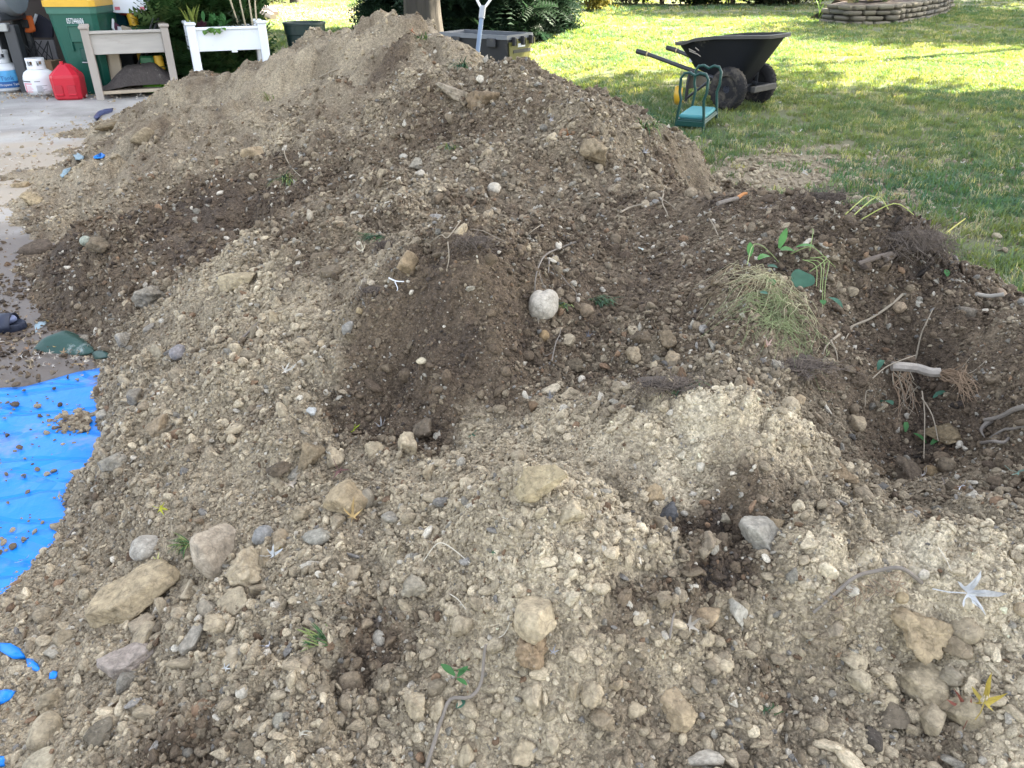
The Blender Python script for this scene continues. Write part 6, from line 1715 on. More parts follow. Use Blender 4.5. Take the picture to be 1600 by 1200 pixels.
# ================================================================ STONES AND CLODS, one by one
PAL, TAN, GRY, WHT, DKB, BRN, SLT, PNK = (.42, .36, .27), (.335, .27, .185), (.33, .32, .295), (.56, .53, .47), (.105, .08, .06), (.20, .15, .10), (.115, .118, .13), (.33, .29, .27)
HERO = [
 (848,471,50,48,'pebble',(.46,.435,.40),0,'pale rounded rock with a shallow notch on the dark middle slope'),
 (1187,838,68,66,'block',(.37,.355,.325),.3,'smooth pale grey boulder half sunk beside the patch of black soil'),
 (1047,797,42,28,'block',SLT,0,'dark slate-grey block at the left edge of the black soil patch'),
 (343,852,72,90,'block',(.40,.35,.29),0,'tall blocky tan boulder standing on the left front slope'),
 (222,918,136,80,'slab',(.36,.30,.21),.2,'largest flat tan slab tipped up on the left front slope'),
 (390,880,64,62,'clod',PAL,0,'crumbly pale clod leaning against the tall blocky boulder'),
 (202,1031,92,46,'slab',PNK,.1,'long flat pinkish-grey stone below the largest slab'),
 (76,1143,50,60,'pebble',(.38,.33,.25),0,'egg-shaped tan stone near the bottom left corner'),
 (232,850,52,36,'pebble',(.40,.38,.35),.1,'smooth pale stone half buried left of the tall boulder'),
 (668,662,45,45,'clod',(.17,.14,.11),0,'round dark brown ball of soil at the foot of the dark mound'),
 (640,690,44,50,'clod',PAL,.2,'crumbly pale clod just left of the round dark ball'),
 (585,704,42,36,'clod',PAL,-.2,'pale broken clod third in the row below the dark mound'),
 (522,709,36,34,'clod',PAL,.3,'pale broken clod at the left of the row below the dark mound'),
 (488,706,44,58,'clod',(.27,.22,.155),0,'brown clod with a pale stone pressed into its top'),
 (440,727,46,26,'clod',(.13,.105,.08),0,'flat dark brown clod left of the row of pale clods'),
 (372,443,62,28,'slab',(.40,.34,.24),.1,'flat tan stone lying on top of the left pale mound'),
 (245,454,60,44,'clod',(.24,.22,.19),.1,'knobbly grey rock at the edge of the left pale mound'),
 (640,410,36,52,'block',(.28,.22,.15),.3,'tan rock below the hanging grass on the dark mound'),
 (720,362,34,34,'block',PAL,.4,'pale rock hung with fine roots on top of the dark mound'),
 (930,230,54,44,'clod',(.27,.22,.155),0,'big rounded tan clod on the right back ridge'),
 (757,152,56,46,'clod',(.19,.145,.10),0,'brown boulder of soil just below the back ridge'),
 (710,144,62,22,'slab',(.33,.29,.24),-.3,'long pale stone slab lying left of the brown boulder'),
 (749,126,16,14,'block',WHT,0,'small white stone above the long pale slab'),
 (672,48,28,15,'slab',(.36,.31,.25),-.2,'flat tan stone near the summit of the heap'),
 (60,385,56,32,'block',(.10,.08,.065),0,'dark wet boulder on the driveway at the left foot of the heap'),
 (158,381,38,28,'clod',(.17,.14,.105),0,'brown clod right of the pale greenish pebble'),
 (134,377,18,16,'pebble',(.36,.40,.36),0,'pale greenish pebble beside a brown clod at the left'),
 (400,242,42,28,'block',(.36,.29,.205),.2,'tan broken rock on the left back slope'),
 (222,215,46,30,'block',(.27,.225,.16),.5,'long brown rock on the far left foot of the heap'),
 (172,198,38,17,'clod',(.22,.18,.125),.2,'brown clod beside the dark blue fold of tarp'),
 (38,288,32,22,'clod',(.36,.29,.2),0,'tan lump lying out on the driveway at the left'),
 (52,310,34,24,'clod',(.34,.28,.19),0,'dusty tan clod nearest the driveway dirt at the left'),
 (1060,1110,66,76,'block',(.42,.34,.24),.2,'pale tan wedge-shaped rock at the bottom right of centre'),
 (845,955,84,70,'block',(.45,.385,.285),0,'biggest crusted pale clod at the bottom centre'),
 (834,1015,60,52,'clod',(.33,.25,.17),0,'brown lower half of the biggest crusted clod'),
 (1097,958,54,34,'block',(.37,.29,.20),.5,'tan stone sloping down beside the white-grey one'),
 (1152,949,30,42,'block',(.50,.48,.44),.1,'white-grey pointed stone right of centre at the front'),
 (1426,1057,88,70,'block',(.43,.37,.275),-.2,'biggest blocky tan clod in the right front hollow'),
 (1481,1053,40,46,'clod',(.37,.33,.265),0,'grey-tan clod just right of the biggest blocky clod'),
 (1497,1110,58,64,'block',(.36,.31,.23),0,'square tan clod beside the curled yellow leaf'),
 (1449,1128,46,44,'block',(.36,.31,.235),.2,'small square clod below the biggest blocky clod'),
 (1312,740,62,30,'clod',(.24,.185,.125),.1,'loaf-shaped brown clod on the rim of the dark pit'),
 (1417,739,52,46,'clod',(.13,.105,.082),-.2,'dark brown boulder at the front of the pit'),
 (1365,735,28,24,'clod',(.20,.155,.11),0,'round brown clod between the loaf and the dark boulder'),
 (1456,737,28,20,'pebble',(.24,.18,.11),0,'smooth brown stone right of the dark boulder'),
 (1482,726,30,24,'pebble',(.17,.14,.105),0,'round brown stone at the right of the pit rim'),
 (1335,658,38,28,'block',(.43,.36,.265),.1,'pale tan block on the left rim of the pit'),
 (1244,624,26,22,'block',(.36,.29,.205),0,'tan stone above the pale block by the pit'),
 (1402,486,22,18,'pebble',(.34,.27,.20),0,'rounded tan stone on the right ridge above the long root'),
 (1560,459,17,21,'pebble',(.38,.30,.235),0,'pinkish stone on the right ridge near the frame edge'),
 (1510,487,40,18,'slab',(.17,.15,.13),0,'flat grey stone on the right ridge'),
 (1478,678,60,36,'clod',(.22,.175,.115),.4,'brown lump on the back wall of the pit'),
 (988,560,28,30,'clod',(.36,.30,.22),0,'pale clod left of its neighbour in the middle hollow'),
 (1051,557,32,24,'clod',(.38,.31,.225),0,'pale clod right of its neighbour in the middle hollow'),
 (1002,528,38,30,'clod',(.15,.12,.09),0,'dark round clod above the pale pair in the hollow'),
 (1040,533,28,30,'clod',(.20,.16,.115),0,'brown upright clod right of the dark round one'),
 (1025,570,18,18,'clod',PAL,0,'small cream clod between the pale pair'),
 (913,480,28,22,'block',(.25,.20,.15),.3,'brown stone beside the green grass tuft by the pale rock'),
 (849,523,18,18,'pebble',(.30,.22,.13),.4,'orange-tan pebble below the pale heart-like rock'),
 (887,532,26,24,'block',(.36,.31,.24),.3,'angular tan stone in the hollow below the grass tuft'),
 (898,569,36,30,'clod',(.14,.115,.085),0,'dark brown clod by the thin grey twig'),
 (863,606,34,18,'clod',(.46,.41,.33),0,'white-tan clod at the lower right of the dark mound'),
 (834,630,22,24,'block',(.17,.12,.08),0,'small dark brown block at the foot of the dark mound'),
 (280,551,28,22,'pebble',(.28,.27,.29),0,'smooth purple-grey stone on the left pale slope'),
 (247,551,24,40,'block',(.36,.32,.25),-.2,'upright pale stone left of the purple-grey one'),
 (250,665,50,28,'slab',(.31,.25,.18),.6,'elongated brown-tan stone above the tarp edge'),
 (413,833,32,30,'pebble',(.27,.275,.285),0,'round blue-grey stone right of the tall boulder'),
 (441,839,30,26,'pebble',(.33,.27,.195),0,'round tan stone beside the blue-grey one'),
 (542,782,78,48,'slab',(.36,.295,.205),.4,'wide tan clod face sunk in the middle front slope'),
 (572,777,28,32,'pebble',(.33,.30,.25),0,'grey-tan stone at the right of the wide tan clod'),
 (475,800,34,30,'clod',(.34,.29,.215),0,'round tan clod left of the wide tan clod'),
 (497,834,48,26,'block',(.32,.31,.28),.5,'grey slanting stone below the round tan clod'),
 (527,816,32,24,'clod',(.34,.29,.22),0,'tan clod behind the orange-tipped leaf'),
 (415,869,26,38,'clod',(.33,.28,.205),0,'tan clod beside the black and white curled leaf'),
 (370,939,58,32,'block',(.38,.33,.25),.4,'pale pointed stone below the crumbly pale clod'),
 (320,946,38,34,'block',(.31,.28,.235),.5,'grey slanting stone right of the largest slab'),
 (651,914,42,32,'clod',(.34,.31,.255),0,'grey crumbly clod alone on the front centre slope'),
 (361,1024,40,28,'pebble',(.40,.355,.28),.1,'smooth pale stone above the white dotted leaf'),
 (478,1037,24,26,'pebble',(.34,.29,.225),0,'egg-like tan stone below the green grass wisp'),
 (222,968,52,30,'block',(.34,.29,.225),.4,'tan stone tucked under the largest slab'),
 (228,991,46,30,'block',(.35,.30,.225),.4,'cut-looking tan stone between the slab and the flat pinkish stone'),
 (303,995,46,30,'block',(.30,.28,.25),.4,'grey stone right of the flat pinkish stone'),
 (338,980,38,30,'clod',PAL,0,'pale lumpy clod above the smooth pale stone'),
 (109,990,38,36,'clod',(.32,.275,.205),0,'tan clod left of the flat pinkish stone'),
 (83,1015,28,22,'block',(.36,.34,.30),0,'pale angular stone near the blue strip of tarp'),
 (70,1191,60,26,'pebble',(.41,.37,.29),0,'pale rounded stone cut by the bottom edge at the left'),
 (80,1090,36,44,'clod',(.36,.315,.24),0,'tan clod standing above the egg-shaped stone'),
 (165,1145,50,26,'clod',(.17,.15,.12),.3,'dark clod in the hollow right of the egg-shaped stone'),
 (440,1130,26,32,'block',(.30,.285,.245),.2,'grey upright stone above the small white leaf'),
 (650,1105,36,42,'clod',PAL,0,'pale round clod left of the seedling twig'),
 (683,1107,32,44,'clod',PAL,0,'pale upright clod touching the seedling twig'),
 (727,1176,28,40,'clod',(.41,.355,.265),0,'pale knobbly clod at the bottom edge right of the twig'),
 (835,1078,36,50,'clod',(.46,.40,.305),.2,'pale spiky clod below the biggest crusted clod'),
 (925,1080,40,46,'clod',(.45,.385,.29),-.2,'pale tower-shaped clod right of the spiky one'),
 (895,1072,26,38,'clod',PAL,0,'pale clod between the spiky and the tower-shaped ones'),
 (960,1072,24,34,'clod',(.36,.30,.22),0,'tan clod right of the tower-shaped one'),
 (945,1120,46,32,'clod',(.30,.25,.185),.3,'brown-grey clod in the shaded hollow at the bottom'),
 (988,1110,40,16,'slab',PAL,.2,'thin pale stone flake left of the wedge-shaped rock'),
 (818,1175,44,38,'clod',(.45,.385,.285),0,'pale broken clod at the bottom edge of the centre'),
 (862,1160,26,34,'clod',(.44,.385,.295),0,'cream clod right of the pale broken one at the bottom'),
 (895,933,28,32,'clod',(.50,.45,.36),0,'whitish clod right of the biggest crusted clod'),
 (893,803,46,40,'clod',(.48,.42,.32),0,'whitish crumbly clod on top of the front mound'),
 (845,749,90,42,'slab',(.37,.315,.215),.1,'broad tan rock sunk behind the front mound'),
 (672,741,32,26,'block',(.37,.31,.225),.5,'tan stone on the slope left of the front mound'),
 (1020,770,34,30,'block',(.36,.285,.19),.2,'tan stone touching the dark slate block'),
 (1065,716,18,18,'block',(.50,.46,.38),0,'cream stone left of its twin below the sandy mound'),
 (1094,727,17,19,'block',(.53,.50,.44),0,'white stone right of its twin below the sandy mound'),
 (1190,790,28,16,'clod',(.25,.20,.15),0,'brown clod at the back of the black soil patch'),
 (1210,818,44,18,'slab',(.36,.29,.20),.3,'tan flake leaning on the smooth grey boulder'),
 (1131,812,20,20,'block',(.33,.295,.24),0,'tan chip standing in the black soil patch'),
 (1105,845,26,34,'block',(.26,.22,.175),0,'brown-grey wedge below the black soil patch'),
 (1430,980,96,62,'clod',(.38,.31,.215),.0,'wide smooth tan clod face in the right front slope'),
 (1507,980,48,36,'pebble',(.36,.31,.235),.4,'long tan stone below the large white leaf'),
 (1510,938,22,22,'pebble',(.52,.47,.38),0,'cream round stone under the large white leaf'),
 (1490,1010,46,34,'clod',(.27,.225,.165),.2,'brown-grey clod above the square tan clod'),
 (1333,1028,46,28,'block',(.45,.395,.30),.3,'pale stone left of the biggest blocky clod'),
 (1383,1066,26,30,'clod',(.42,.36,.27),0,'pale clod pressed against the left of the biggest blocky clod'),
 (1340,1068,38,34,'clod',(.44,.39,.30),.3,'pale ragged clod in the right front hollow'),
 (1386,1098,32,28,'clod',(.45,.39,.29),0,'pale flat-topped clod under the biggest blocky clod'),
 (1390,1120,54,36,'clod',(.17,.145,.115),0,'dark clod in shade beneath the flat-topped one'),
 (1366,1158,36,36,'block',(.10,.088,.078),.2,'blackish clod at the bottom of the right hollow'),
 (1300,982,34,30,'clod',(.33,.285,.225),0,'grey-tan clod at the left end of the dry root bundle'),
 (1407,932,22,18,'pebble',(.37,.30,.20),0,'tan pebble at the right end of the dry root bundle'),
 (1430,895,36,20,'pebble',(.48,.44,.36),0,'cream flat stone on top of the right sandy mound'),
 (1592,955,24,22,'pebble',(.42,.35,.26),0,'tan stone at the right edge of the frame'),
 (772,295,22,18,'pebble',(.50,.47,.42),0,'white pebble in the dark upper hollow'),
 (655,271,18,14,'block',(.48,.45,.41),0,'white chip on the upper middle slope'),
 (631,245,14,11,'pebble',(.50,.48,.44),0,'small white pebble left of the white chip'),
 (650,255,26,20,'block',(.31,.29,.25),0,'grey stone poking out of the upper middle slope'),
 (485,341,14,24,'block',(.42,.38,.32),.3,'pale narrow stone on the dark left slope'),
 (545,510,22,24,'block',(.27,.265,.26),.2,'grey stone at the upper left of the dark mound'),
 (520,425,38,18,'pebble',(.17,.14,.105),.2,'dark flat stone above the left pale mound'),
 (505,400,30,16,'clod',(.16,.13,.095),.2,'dark brown clod behind the dark flat stone'),
 (660,565,18,9,'pebble',(.52,.47,.37),0,'cream flat pebble on the face of the dark mound'),
 (570,440,12,12,'pebble',(.35,.32,.28),0,'greyish pebble left of a cream one on the dark mound'),
 (583,445,13,10,'pebble',(.48,.42,.34),0,'cream pebble right of a greyish one on the dark mound'),
 (565,484,16,14,'clod',(.36,.29,.19),0,'tan clod below the pebble pair on the dark mound'),
 (505,536,16,10,'pebble',(.47,.38,.27),0,'cream-orange pebble at the right of the left pale mound'),
 (486,642,20,18,'block',(.44,.46,.48),0,'pale bluish stone left of the dark mound foot'),
 (432,500,26,26,'block',(.37,.31,.22),-.4,'tan upright stone in the rubble of the left pale mound'),
 (463,512,16,13,'pebble',(.50,.44,.34),0,'cream pebble right of the tan upright stone'),
 (180,715,48,26,'clod',(.30,.28,.245),.2,'grey clod at the edge of the blue tarp'),
 (136,712,24,18,'pebble',(.36,.335,.29),0,'smooth tan stone resting on the edge of the blue tarp'),
 (92,729,24,12,'slab',(.22,.205,.19),.2,'flat dark pebble lying on the blue tarp'),
 (60,755,16,13,'pebble',(.36,.345,.32),0,'round pale pebble lying on the blue tarp'),
 (143,655,36,26,'clod',(.29,.265,.225),.3,'grey-tan clod on the gravel tongue over the tarp'),
 (163,645,22,14,'pebble',(.40,.375,.33),0,'smooth pale stone on the gravel tongue over the tarp'),
 (212,618,34,26,'slab',(.25,.23,.20),.4,'dark slanting stone above the gravel tongue'),
 (195,530,26,30,'clod',(.30,.28,.25),0,'pale grey clod at the right of the green tarp'),
 (132,530,22,18,'clod',(.28,.26,.23),0,'grey clod just behind the green tarp'),
 (235,512,22,20,'clod',(.26,.245,.225),0,'grey clod at the far edge of the left pale mound'),
]
def scale_px(z): return z / FPX
n_hero_far = 0
for i, (px, py, w, h, kind, col, roll, label) in enumerate(HERO):
    p, z = hit(px, py + h * .18)
    k = z / FPX
    sub = 5 if max(w, h) > 58 else 4 if max(w, h) > 24 else 3
    v, f = rock_verts(1000 + i * 7, sub, kind, 1.0)
    rx, rz = w / 2 * k, h / 2 * k
    if kind == 'pebble' and i == 0:                          # the notch of the heart-like rock
        v = v * (1 - .13 * np.exp(-((v[:, 0] + .18) ** 2) / .05) * (v[:, 2] > .1) * (v[:, 2]))[:, None]
    ry = (rx * .75 + rz * .6) * (.8 if kind in ('slab',) else .9)
    M = Matrix.Rotation(-roll, 4, 'Y')
    V = [(a * rx, b * ry, c * rz) for a, b, c in v]
    nm = {'pebble': 'stone', 'clod': 'soil_clod', 'block': 'rock', 'slab': 'flat_stone'}[kind]
    me = src_mesh(nm, V, f, M_STONE_O)
    o = bpy.data.objects.new(nm, me)
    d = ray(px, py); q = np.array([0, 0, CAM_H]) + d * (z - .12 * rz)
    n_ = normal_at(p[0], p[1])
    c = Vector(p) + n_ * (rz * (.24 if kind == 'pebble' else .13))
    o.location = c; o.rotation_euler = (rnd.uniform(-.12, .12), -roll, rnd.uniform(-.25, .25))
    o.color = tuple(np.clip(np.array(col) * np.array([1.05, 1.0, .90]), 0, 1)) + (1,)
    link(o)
    tag(o, label, {'stone': 'stone', 'soil_clod': 'clod', 'rock': 'rock', 'flat_stone': 'stone'}[nm])

# more loose lumps, one object each; nothing tells those of one place apart
VAR = {k: [src_mesh('lump', *rock_verts(2000 + i * 13 + len(k), 3, k, .6 + .3 * rnd.random()), M_STONE_U) for i in range(6)] for k in ('clod', 'pebble', 'block')}
taken = [(px, py, max(w, h) * .6) for px, py, w, h, *_ in HERO]
ZONES = [((60, 420, 800, 1195), 34, (18, 36), ('clod', 'block', 'pebble', 'block'), 'loose tan stone or clod among the gravel of the left front slope', 'lumps on the left front slope'),
         ((620, 1130, 900, 1195), 38, (18, 38), ('clod', 'clod', 'clod', 'block'), 'loose pale crumbly clod of the front centre slope', 'lumps on the front centre slope'),
         ((1180, 1595, 850, 1195), 28, (16, 34), ('clod', 'clod', 'block'), 'loose pale clod of the right front slope', 'lumps on the right front slope'),
         ((560, 1080, 540, 680), 40, (14, 28), ('clod', 'clod', 'pebble'), 'loose dark lump along the foot of the middle mound', 'lumps at the foot of the middle mound'),
         ((820, 1420, 240, 520), 46, (12, 24), ('clod', 'clod', 'clod', 'pebble'), 'loose brown lump on the dark right-hand slope', 'lumps on the dark right slope'),
         ((1180, 1590, 560, 800), 36, (14, 28), ('clod', 'pebble', 'clod'), 'loose brown lump around the dark pit', 'lumps around the pit'),
         ((300, 760, 210, 420), 34, (9, 18), ('clod', 'pebble', 'block'), 'loose lump on the dark left back slope', 'lumps on the left back slope')]
SHORT = []
for px, py, w, h, kind, col, roll, label in HERO:
    if max(w, h) >= 24:
        q = label
        for cut in (' on ', ' at ', ' in ', ' below ', ' beside ', ' lying ', ' near ', ' leaning ', ' standing ', ' half ', ' just ', ' by ', ' above ', ' with ', ' of its ', ' right of ', ' left of ', ' behind ', ' tipped ', ' sunk ', ' cut ', ' poking ', ' touching ', ' under ', ' tucked ', ' hung ', ' pressed ', ' between ', ' sloping ', ' out ', ' nearest ', ' third ', ' notched '):
            if cut in q: q = q.split(cut)[0]
        SHORT.append((px, py, q if q.count(' ') >= 2 else None))
_cnt = {}
for _, _, q in SHORT: _cnt[q] = _cnt.get(q, 0) + 1
SHORT = [(a, b, q) for a, b, q in SHORT if q and _cnt[q] == 1]
_used = set()
def lump_label(px, py, s, t, kd):
    """What it looks like, and where it lies from the nearest stone that can be named."""
    tone = 'blackish' if t < .16 else 'dark brown' if t < .32 else 'brown' if t < .48 else 'tan' if t < .66 else 'pale tan' if t < .82 else 'cream'
    size = 'small' if s < 18 else 'mid-sized' if s < 26 else 'fist-sized'
    noun = {'clod': 'crumbly clod', 'pebble': 'rounded stone', 'block': 'angular rock'}[kd]
    for a, b, q in sorted(SHORT, key=lambda c: (c[0] - px) ** 2 + ((c[1] - py) * 1.3) ** 2)[:6]:
        dx, dy = px - a, py - b
        w = ('left of' if dx < 0 else 'right of') if abs(dx) > 2 * abs(dy) else ('above' if dy < 0 else 'below') if abs(dy) > 2 * abs(dx) else ('up and left of' if dx < 0 else 'up and right of') if dy < 0 else ('down and left of' if dx < 0 else 'down and right of')
        far_ = math.hypot(dx, dy); w = ('just ' if far_ < 60 else 'well ' if far_ > 130 else '') + w
        lab = '%s %s %s %s the %s' % (size, tone, noun, w, q)
        if lab not in _used and len(lab.split()) <= 16: _used.add(lab); return lab
    return lab
for (x0, x1, y0, y1), n, (s0, s1), kinds, label, group in ZONES:
    cnt = tries = 0
    while cnt < n and tries < n * 12:
        tries += 1
        px, py = rnd.uniform(x0, x1), rnd.uniform(y0, y1); s = s0 + (s1 - s0) * rnd.random() ** 1.8
        if any((px - a) ** 2 + (py - b) ** 2 < (r + s * .5) ** 2 for a, b, r in taken): continue
        p, z = hit(px, py)
        if heap_base(p[0], p[1])[0] < float(ground(p[0], p[1])) + .03: continue
        taken.append((px, py, s * .55)); cnt += 1
        r = s / 2 * z / FPX; kd = rnd.choice(kinds)
        nm = {'pebble': 'stone', 'clod': 'soil_clod', 'block': 'rock'}[kd]
        o = bpy.data.objects.new(nm, rnd.choice(VAR[kd]))
        o.location = Vector(p) + normal_at(p[0], p[1]) * r * .15
        o.scale = (r * rnd.uniform(.9, 1.4), r * rnd.uniform(.7, 1.05), r * rnd.uniform(.65, 1.1))
        o.rotation_euler = (rnd.gauss(0, .35), rnd.gauss(0, .35), rnd.uniform(0, 6.28))
        tt = np.clip(tone_at(p[0], p[1])[0] + rnd.gauss(.06, .07), 0, 1)
        o.color = tuple(np.clip(soil_rgb(np.array([tt]))[0] * (1.05 + rnd.gauss(0, .06)), 0, 1)) + (1,)
        link(o)
        tag(o, lump_label(px, py, s, tt, kd), {'stone': 'stone', 'soil_clod': 'clod', 'rock': 'rock'}[nm], group)

# ================================================================ FALLEN LEAVES on the heap
M_LEAF_O = mat_leafy('fallen_leaf', None, 'object', trans=.12, var=.42, rough=.6)
LEAVES = [
 (1508,930,92,(.62,.62,.62),.5,0.4,'large white upturned maple leaf on the right sandy mound'),
 (1538,1102,72,(.50,.38,.08),.9,1.9,'curled yellow and white leaf at the lower right'),
 (1512,1122,60,(.28,.09,.06),.8,2.6,'red-brown leaf left of the curled yellow one'),
 (100,780,30,(.62,.42,.03),.25,1.2,'golden star-shaped leaf on the gravel by the tarp'),
 (259,800,34,(.46,.45,.03),.6,.6,'yellow-green leaf above the half-buried smooth stone'),
 (254,880,28,(.60,.57,.22),.7,2.0,'pale yellow leaf tip on the upper edge of the largest slab'),
 (431,876,36,(.60,.62,.62),1.2,1.0,'white leaf curled into a strip with black gaps'),
 (444,862,10,(.62,.48,.05),.2,0.0,'tiny yellow leaf piece beside the white curled strip'),
 (420,1021,36,(.62,.61,.64),1.0,.2,'white leaf with a dark brown fold on the front left slope'),
 (357,1050,22,(.66,.66,.64),.6,1.1,'small white leaf with dark holes on the front left slope'),
 (258 + 204,763,34,(.50,.42,.33),1.0,.8,'white and brown leaf left of the wide tan clod'),
 (552,818,42,(.55,.38,.16),1.2,1.5,'orange-tipped leaf leaning on a tan clod'),
 (447,586,34,(.62,.58,.50),1.2,.3,'white curled rib-like leaf on the left pale slope'),
 (553,678,26,(.38,.47,.04),.5,.3,'lime yellow leaf in the row of pale clods'),
 (599,675,28,(.60,.60,.62),1.2,1.0,'white curled leaf beside the lime yellow leaf'),
 (741,686,26,(.03,.13,.08),.3,.1,'dark green leaf scrap right of the round dark ball'),
 (470,1157,30,(.66,.62,.52),.9,.7,'small cream leaf near the bottom left of centre'),
 (568,400,28,(.62,.55,.40),1.1,2.2,'white and yellow leaf by the hanging grass'),
 (1000,395,24,(.60,.70,.66),.2,.5,'mint white star-shaped leaf on the dark upper slope'),
 (1137,400,24,(.55,.42,.24),1.0,1.0,'tan folded leaf left of the uprooted plant'),
 (1253,596,22,(.62,.58,.58),.5,.4,'white leaf right below the uprooted plant'),
 (1196,545,24,(.55,.38,.32),1.0,1.9,'pinkish leaf scraps under the straw of the uprooted plant'),
 (46,880,30,(.56,.58,.62),1.2,.6,'white curled leaf on the lower tip of the blue tarp'),
 (1440,757,24,(.64,.60,.57),1.3,2.3,'white narrow leaf standing in front of the pit'),
 (1502,770,24,(.62,.63,.65),1.2,1.6,'white forked leaf right of the narrow one'),
 (1477,768,18,(.56,.48,.42),1.0,.6,'cream leaf between the narrow and the forked ones'),
 (888,218,24,(.42,.18,.07),.8,.2,'orange-brown leaf beside the big rounded clod on the ridge'),
 (1072,983,38,(.46,.40,.33),.7,.1,'tan leaf bent over pale clods at the front centre'),
 (1592,748,44,(.17,.28,.23),.25,.9,'bluish green leaf at the right edge of the frame'),
 (535,746,40,(.20,.10,.09),.5,.5,'dull red leaf above the wide tan clod'),
 (1190,334,26,(.52,.46,.41),.6,.2,'pale leaf scrap near the orange broken root'),
 (1306,341,20,(.60,.55,.45),1.0,1.1,'white leaf on the right ridge below the green stems'),
 (1000,533,12,(.62,.62,.62),.6,.2,'tiny white leaf piece in the middle hollow'),
 (917,535,20,(.15,.15,.17),.6,.9,'dark grey leaf in the hollow below the grass tuft'),
 (776,866,15,(.03,.14,.07),.2,.2,'tiny green leaf left of the biggest crusted clod'),
 (643,55,22,(.42,.17,.09),.6,.4,'rusty leaf near the summit of the heap'),
 (862,191,18,(.45,.42,.44),.9,.8,'grey-white leaf high on the right back slope'),
 (1004,242,18,(.50,.48,.48),.9,.3,'white scrap on the right edge of the back ridge'),
 (845,307,14,(.55,.52,.48),.8,.6,'small white leaf in the dark upper hollow'),
 (860,632,30,(.21,.20,.20),.5,1.5,'grey leaf at the foot of the dark mound'),
 (660,985,14,(.30,.27,.22),.6,.5,'small grey-brown leaf on the front centre slope'),
 (868,1020,24,(.36,.36,.38),.7,1.9,'grey leaf hanging beside the biggest crusted clod'),
]
for i, (px, py, s, col, curl, rot, label) in enumerate(LEAVES):
    p, z = hit(px, py); L_ = s * .9 * z / FPX
    V, F = leaf_mesh_data(500 + i, curl=.35 + curl * .8, L=1.0, stem=s > 30)
    me = src_mesh('maple_leaf', [(x * L_, y * L_, zz * L_) for x, y, zz in V], F, M_LEAF_O)
    o = bpy.data.objects.new('maple_leaf', me)
    nrm = normal_at(p[0], p[1], .03)
    o.rotation_euler = (nrm.to_track_quat('Z', 'Y').to_matrix() @ Euler((rnd.gauss(0, .25), rnd.gauss(0, .25), rot * 1.0)).to_matrix()).to_euler()
    o.location = Vector(p) + nrm * (.012 + .05 * L_)
    o.color = tuple(c * .74 for c in col) + (1,)
    link(o); tag(o, label, 'leaf')

# ================================================================ ROOTS, TWIGS, GRASS AND THE UPROOTED PLANT
M_ROOT = mat('pale_root', (.27, .225, .165), rough=.85, var=.25, scale=30, bump=.3, bscale=90)
M_ROOTG = mat('grey_root', (.175, .15, .125), rough=.85, var=.3, scale=30, bump=.4, bscale=90)
M_ROOTB = mat('brown_rootlet', (.24, .165, .105), rough=.8, var=.25, scale=40)
M_ROOTD = mat('dark_rootlet', (.125, .098, .078), rough=.9, var=.35, scale=40)
def on(px, py, lift=.006):
    p, z = hit(px, py); return Vector(p) + Vector((0, 0, lift)), z
def px_tube(pts, w0, w1=None, lift=.006, mb=None, n=8, lifts=None):
    """A root laid over the heap along photo points; widths in photo pixels."""
    mb = mb or MB(); P = []; R = []
    w1 = w0 if w1 is None else w1
    for i, (px, py) in enumerate(pts):
        l_ = lifts[i] if lifts else lift
        p, z = on(px, py, l_); P.append(p); R.append((w0 + (w1 - w0) * i / max(1, len(pts) - 1)) / 2 * z / FPX)
    # smooth with a Catmull-Rom pass
    Q = []; S_ = []
    for i in range(len(P) - 1):
        a, b, c, d = P[max(0, i - 1)], P[i], P[i + 1], P[min(len(P) - 1, i + 2)]
        for k in range(4):
            t = k / 4
            Q.append(.5 * ((2 * b) + (c - a) * t + (2 * a - 5 * b + 4 * c - d) * t * t + (3 * b - a - 3 * c + d) * t ** 3)); S_.append(R[i] + (R[i + 1] - R[i]) * t)
    Q.append(P[-1]); S_.append(R[-1])
    mb.tube(Q, S_, n); return mb
def root(name, pts, w0, w1, m, label, cat='root', forks=(), lift=.008, lifts=None, group=None):
    o = px_tube(pts, w0, w1, lift, lifts=lifts).build(name, m); tag(o, label, cat, group)
    for fk in forks: px_tube(fk, max(1.0, w1), .7, lift).build('rootlet', m, o)
    return o
root('tree_root', [(835,465),(838,440),(850,415),(870,395),(900,382)], 2.2, 2.8, M_ROOTG, 'grey root arching above the pale heart-like rock', lifts=[.012,.018,.018,.012,.006], forks=([(858,412),(857,430),(857,438)],))
root('tree_root', [(864,405),(872,428),(886,450),(900,465),(899,488)], 1.8, 1.2, M_ROOTG, 'thin root hanging beside the brown stone by the grass tuft', lifts=[.008,.012,.012,.01,.006])
root('tree_root', [(842,455),(846,470),(856,484),(862,496)], 1.3, .9, M_ROOTG, 'thin root lying across the pale heart-like rock', lifts=[.045,.05,.045,.01])
root('tree_root', [(1300,535),(1330,518),(1360,502),(1390,484),(1408,470)], 3.2, 4.2, M_ROOT, 'long pale root crossing the right ridge towards the pit', forks=([(1310,530),(1290,545),(1285,562)],[(1296,536),(1305,555),(1308,570)],[(1330,518),(1320,535)]))
root('tree_root', [(1428,570),(1432,548),(1440,530),(1448,516)], 3.0, 1.5, M_ROOT, 'upright pale twig standing behind the thick broken root', cat='twig', lifts=[.0,.03,.05,.05])
root('tree_root', [(1484,614),(1500,598),(1520,586),(1538,572)], 1.6, 1.2, M_ROOT, 'thin forked root right of the thick broken root', forks=([(1502,598),(1500,585),(1512,570)],), lift=.012)
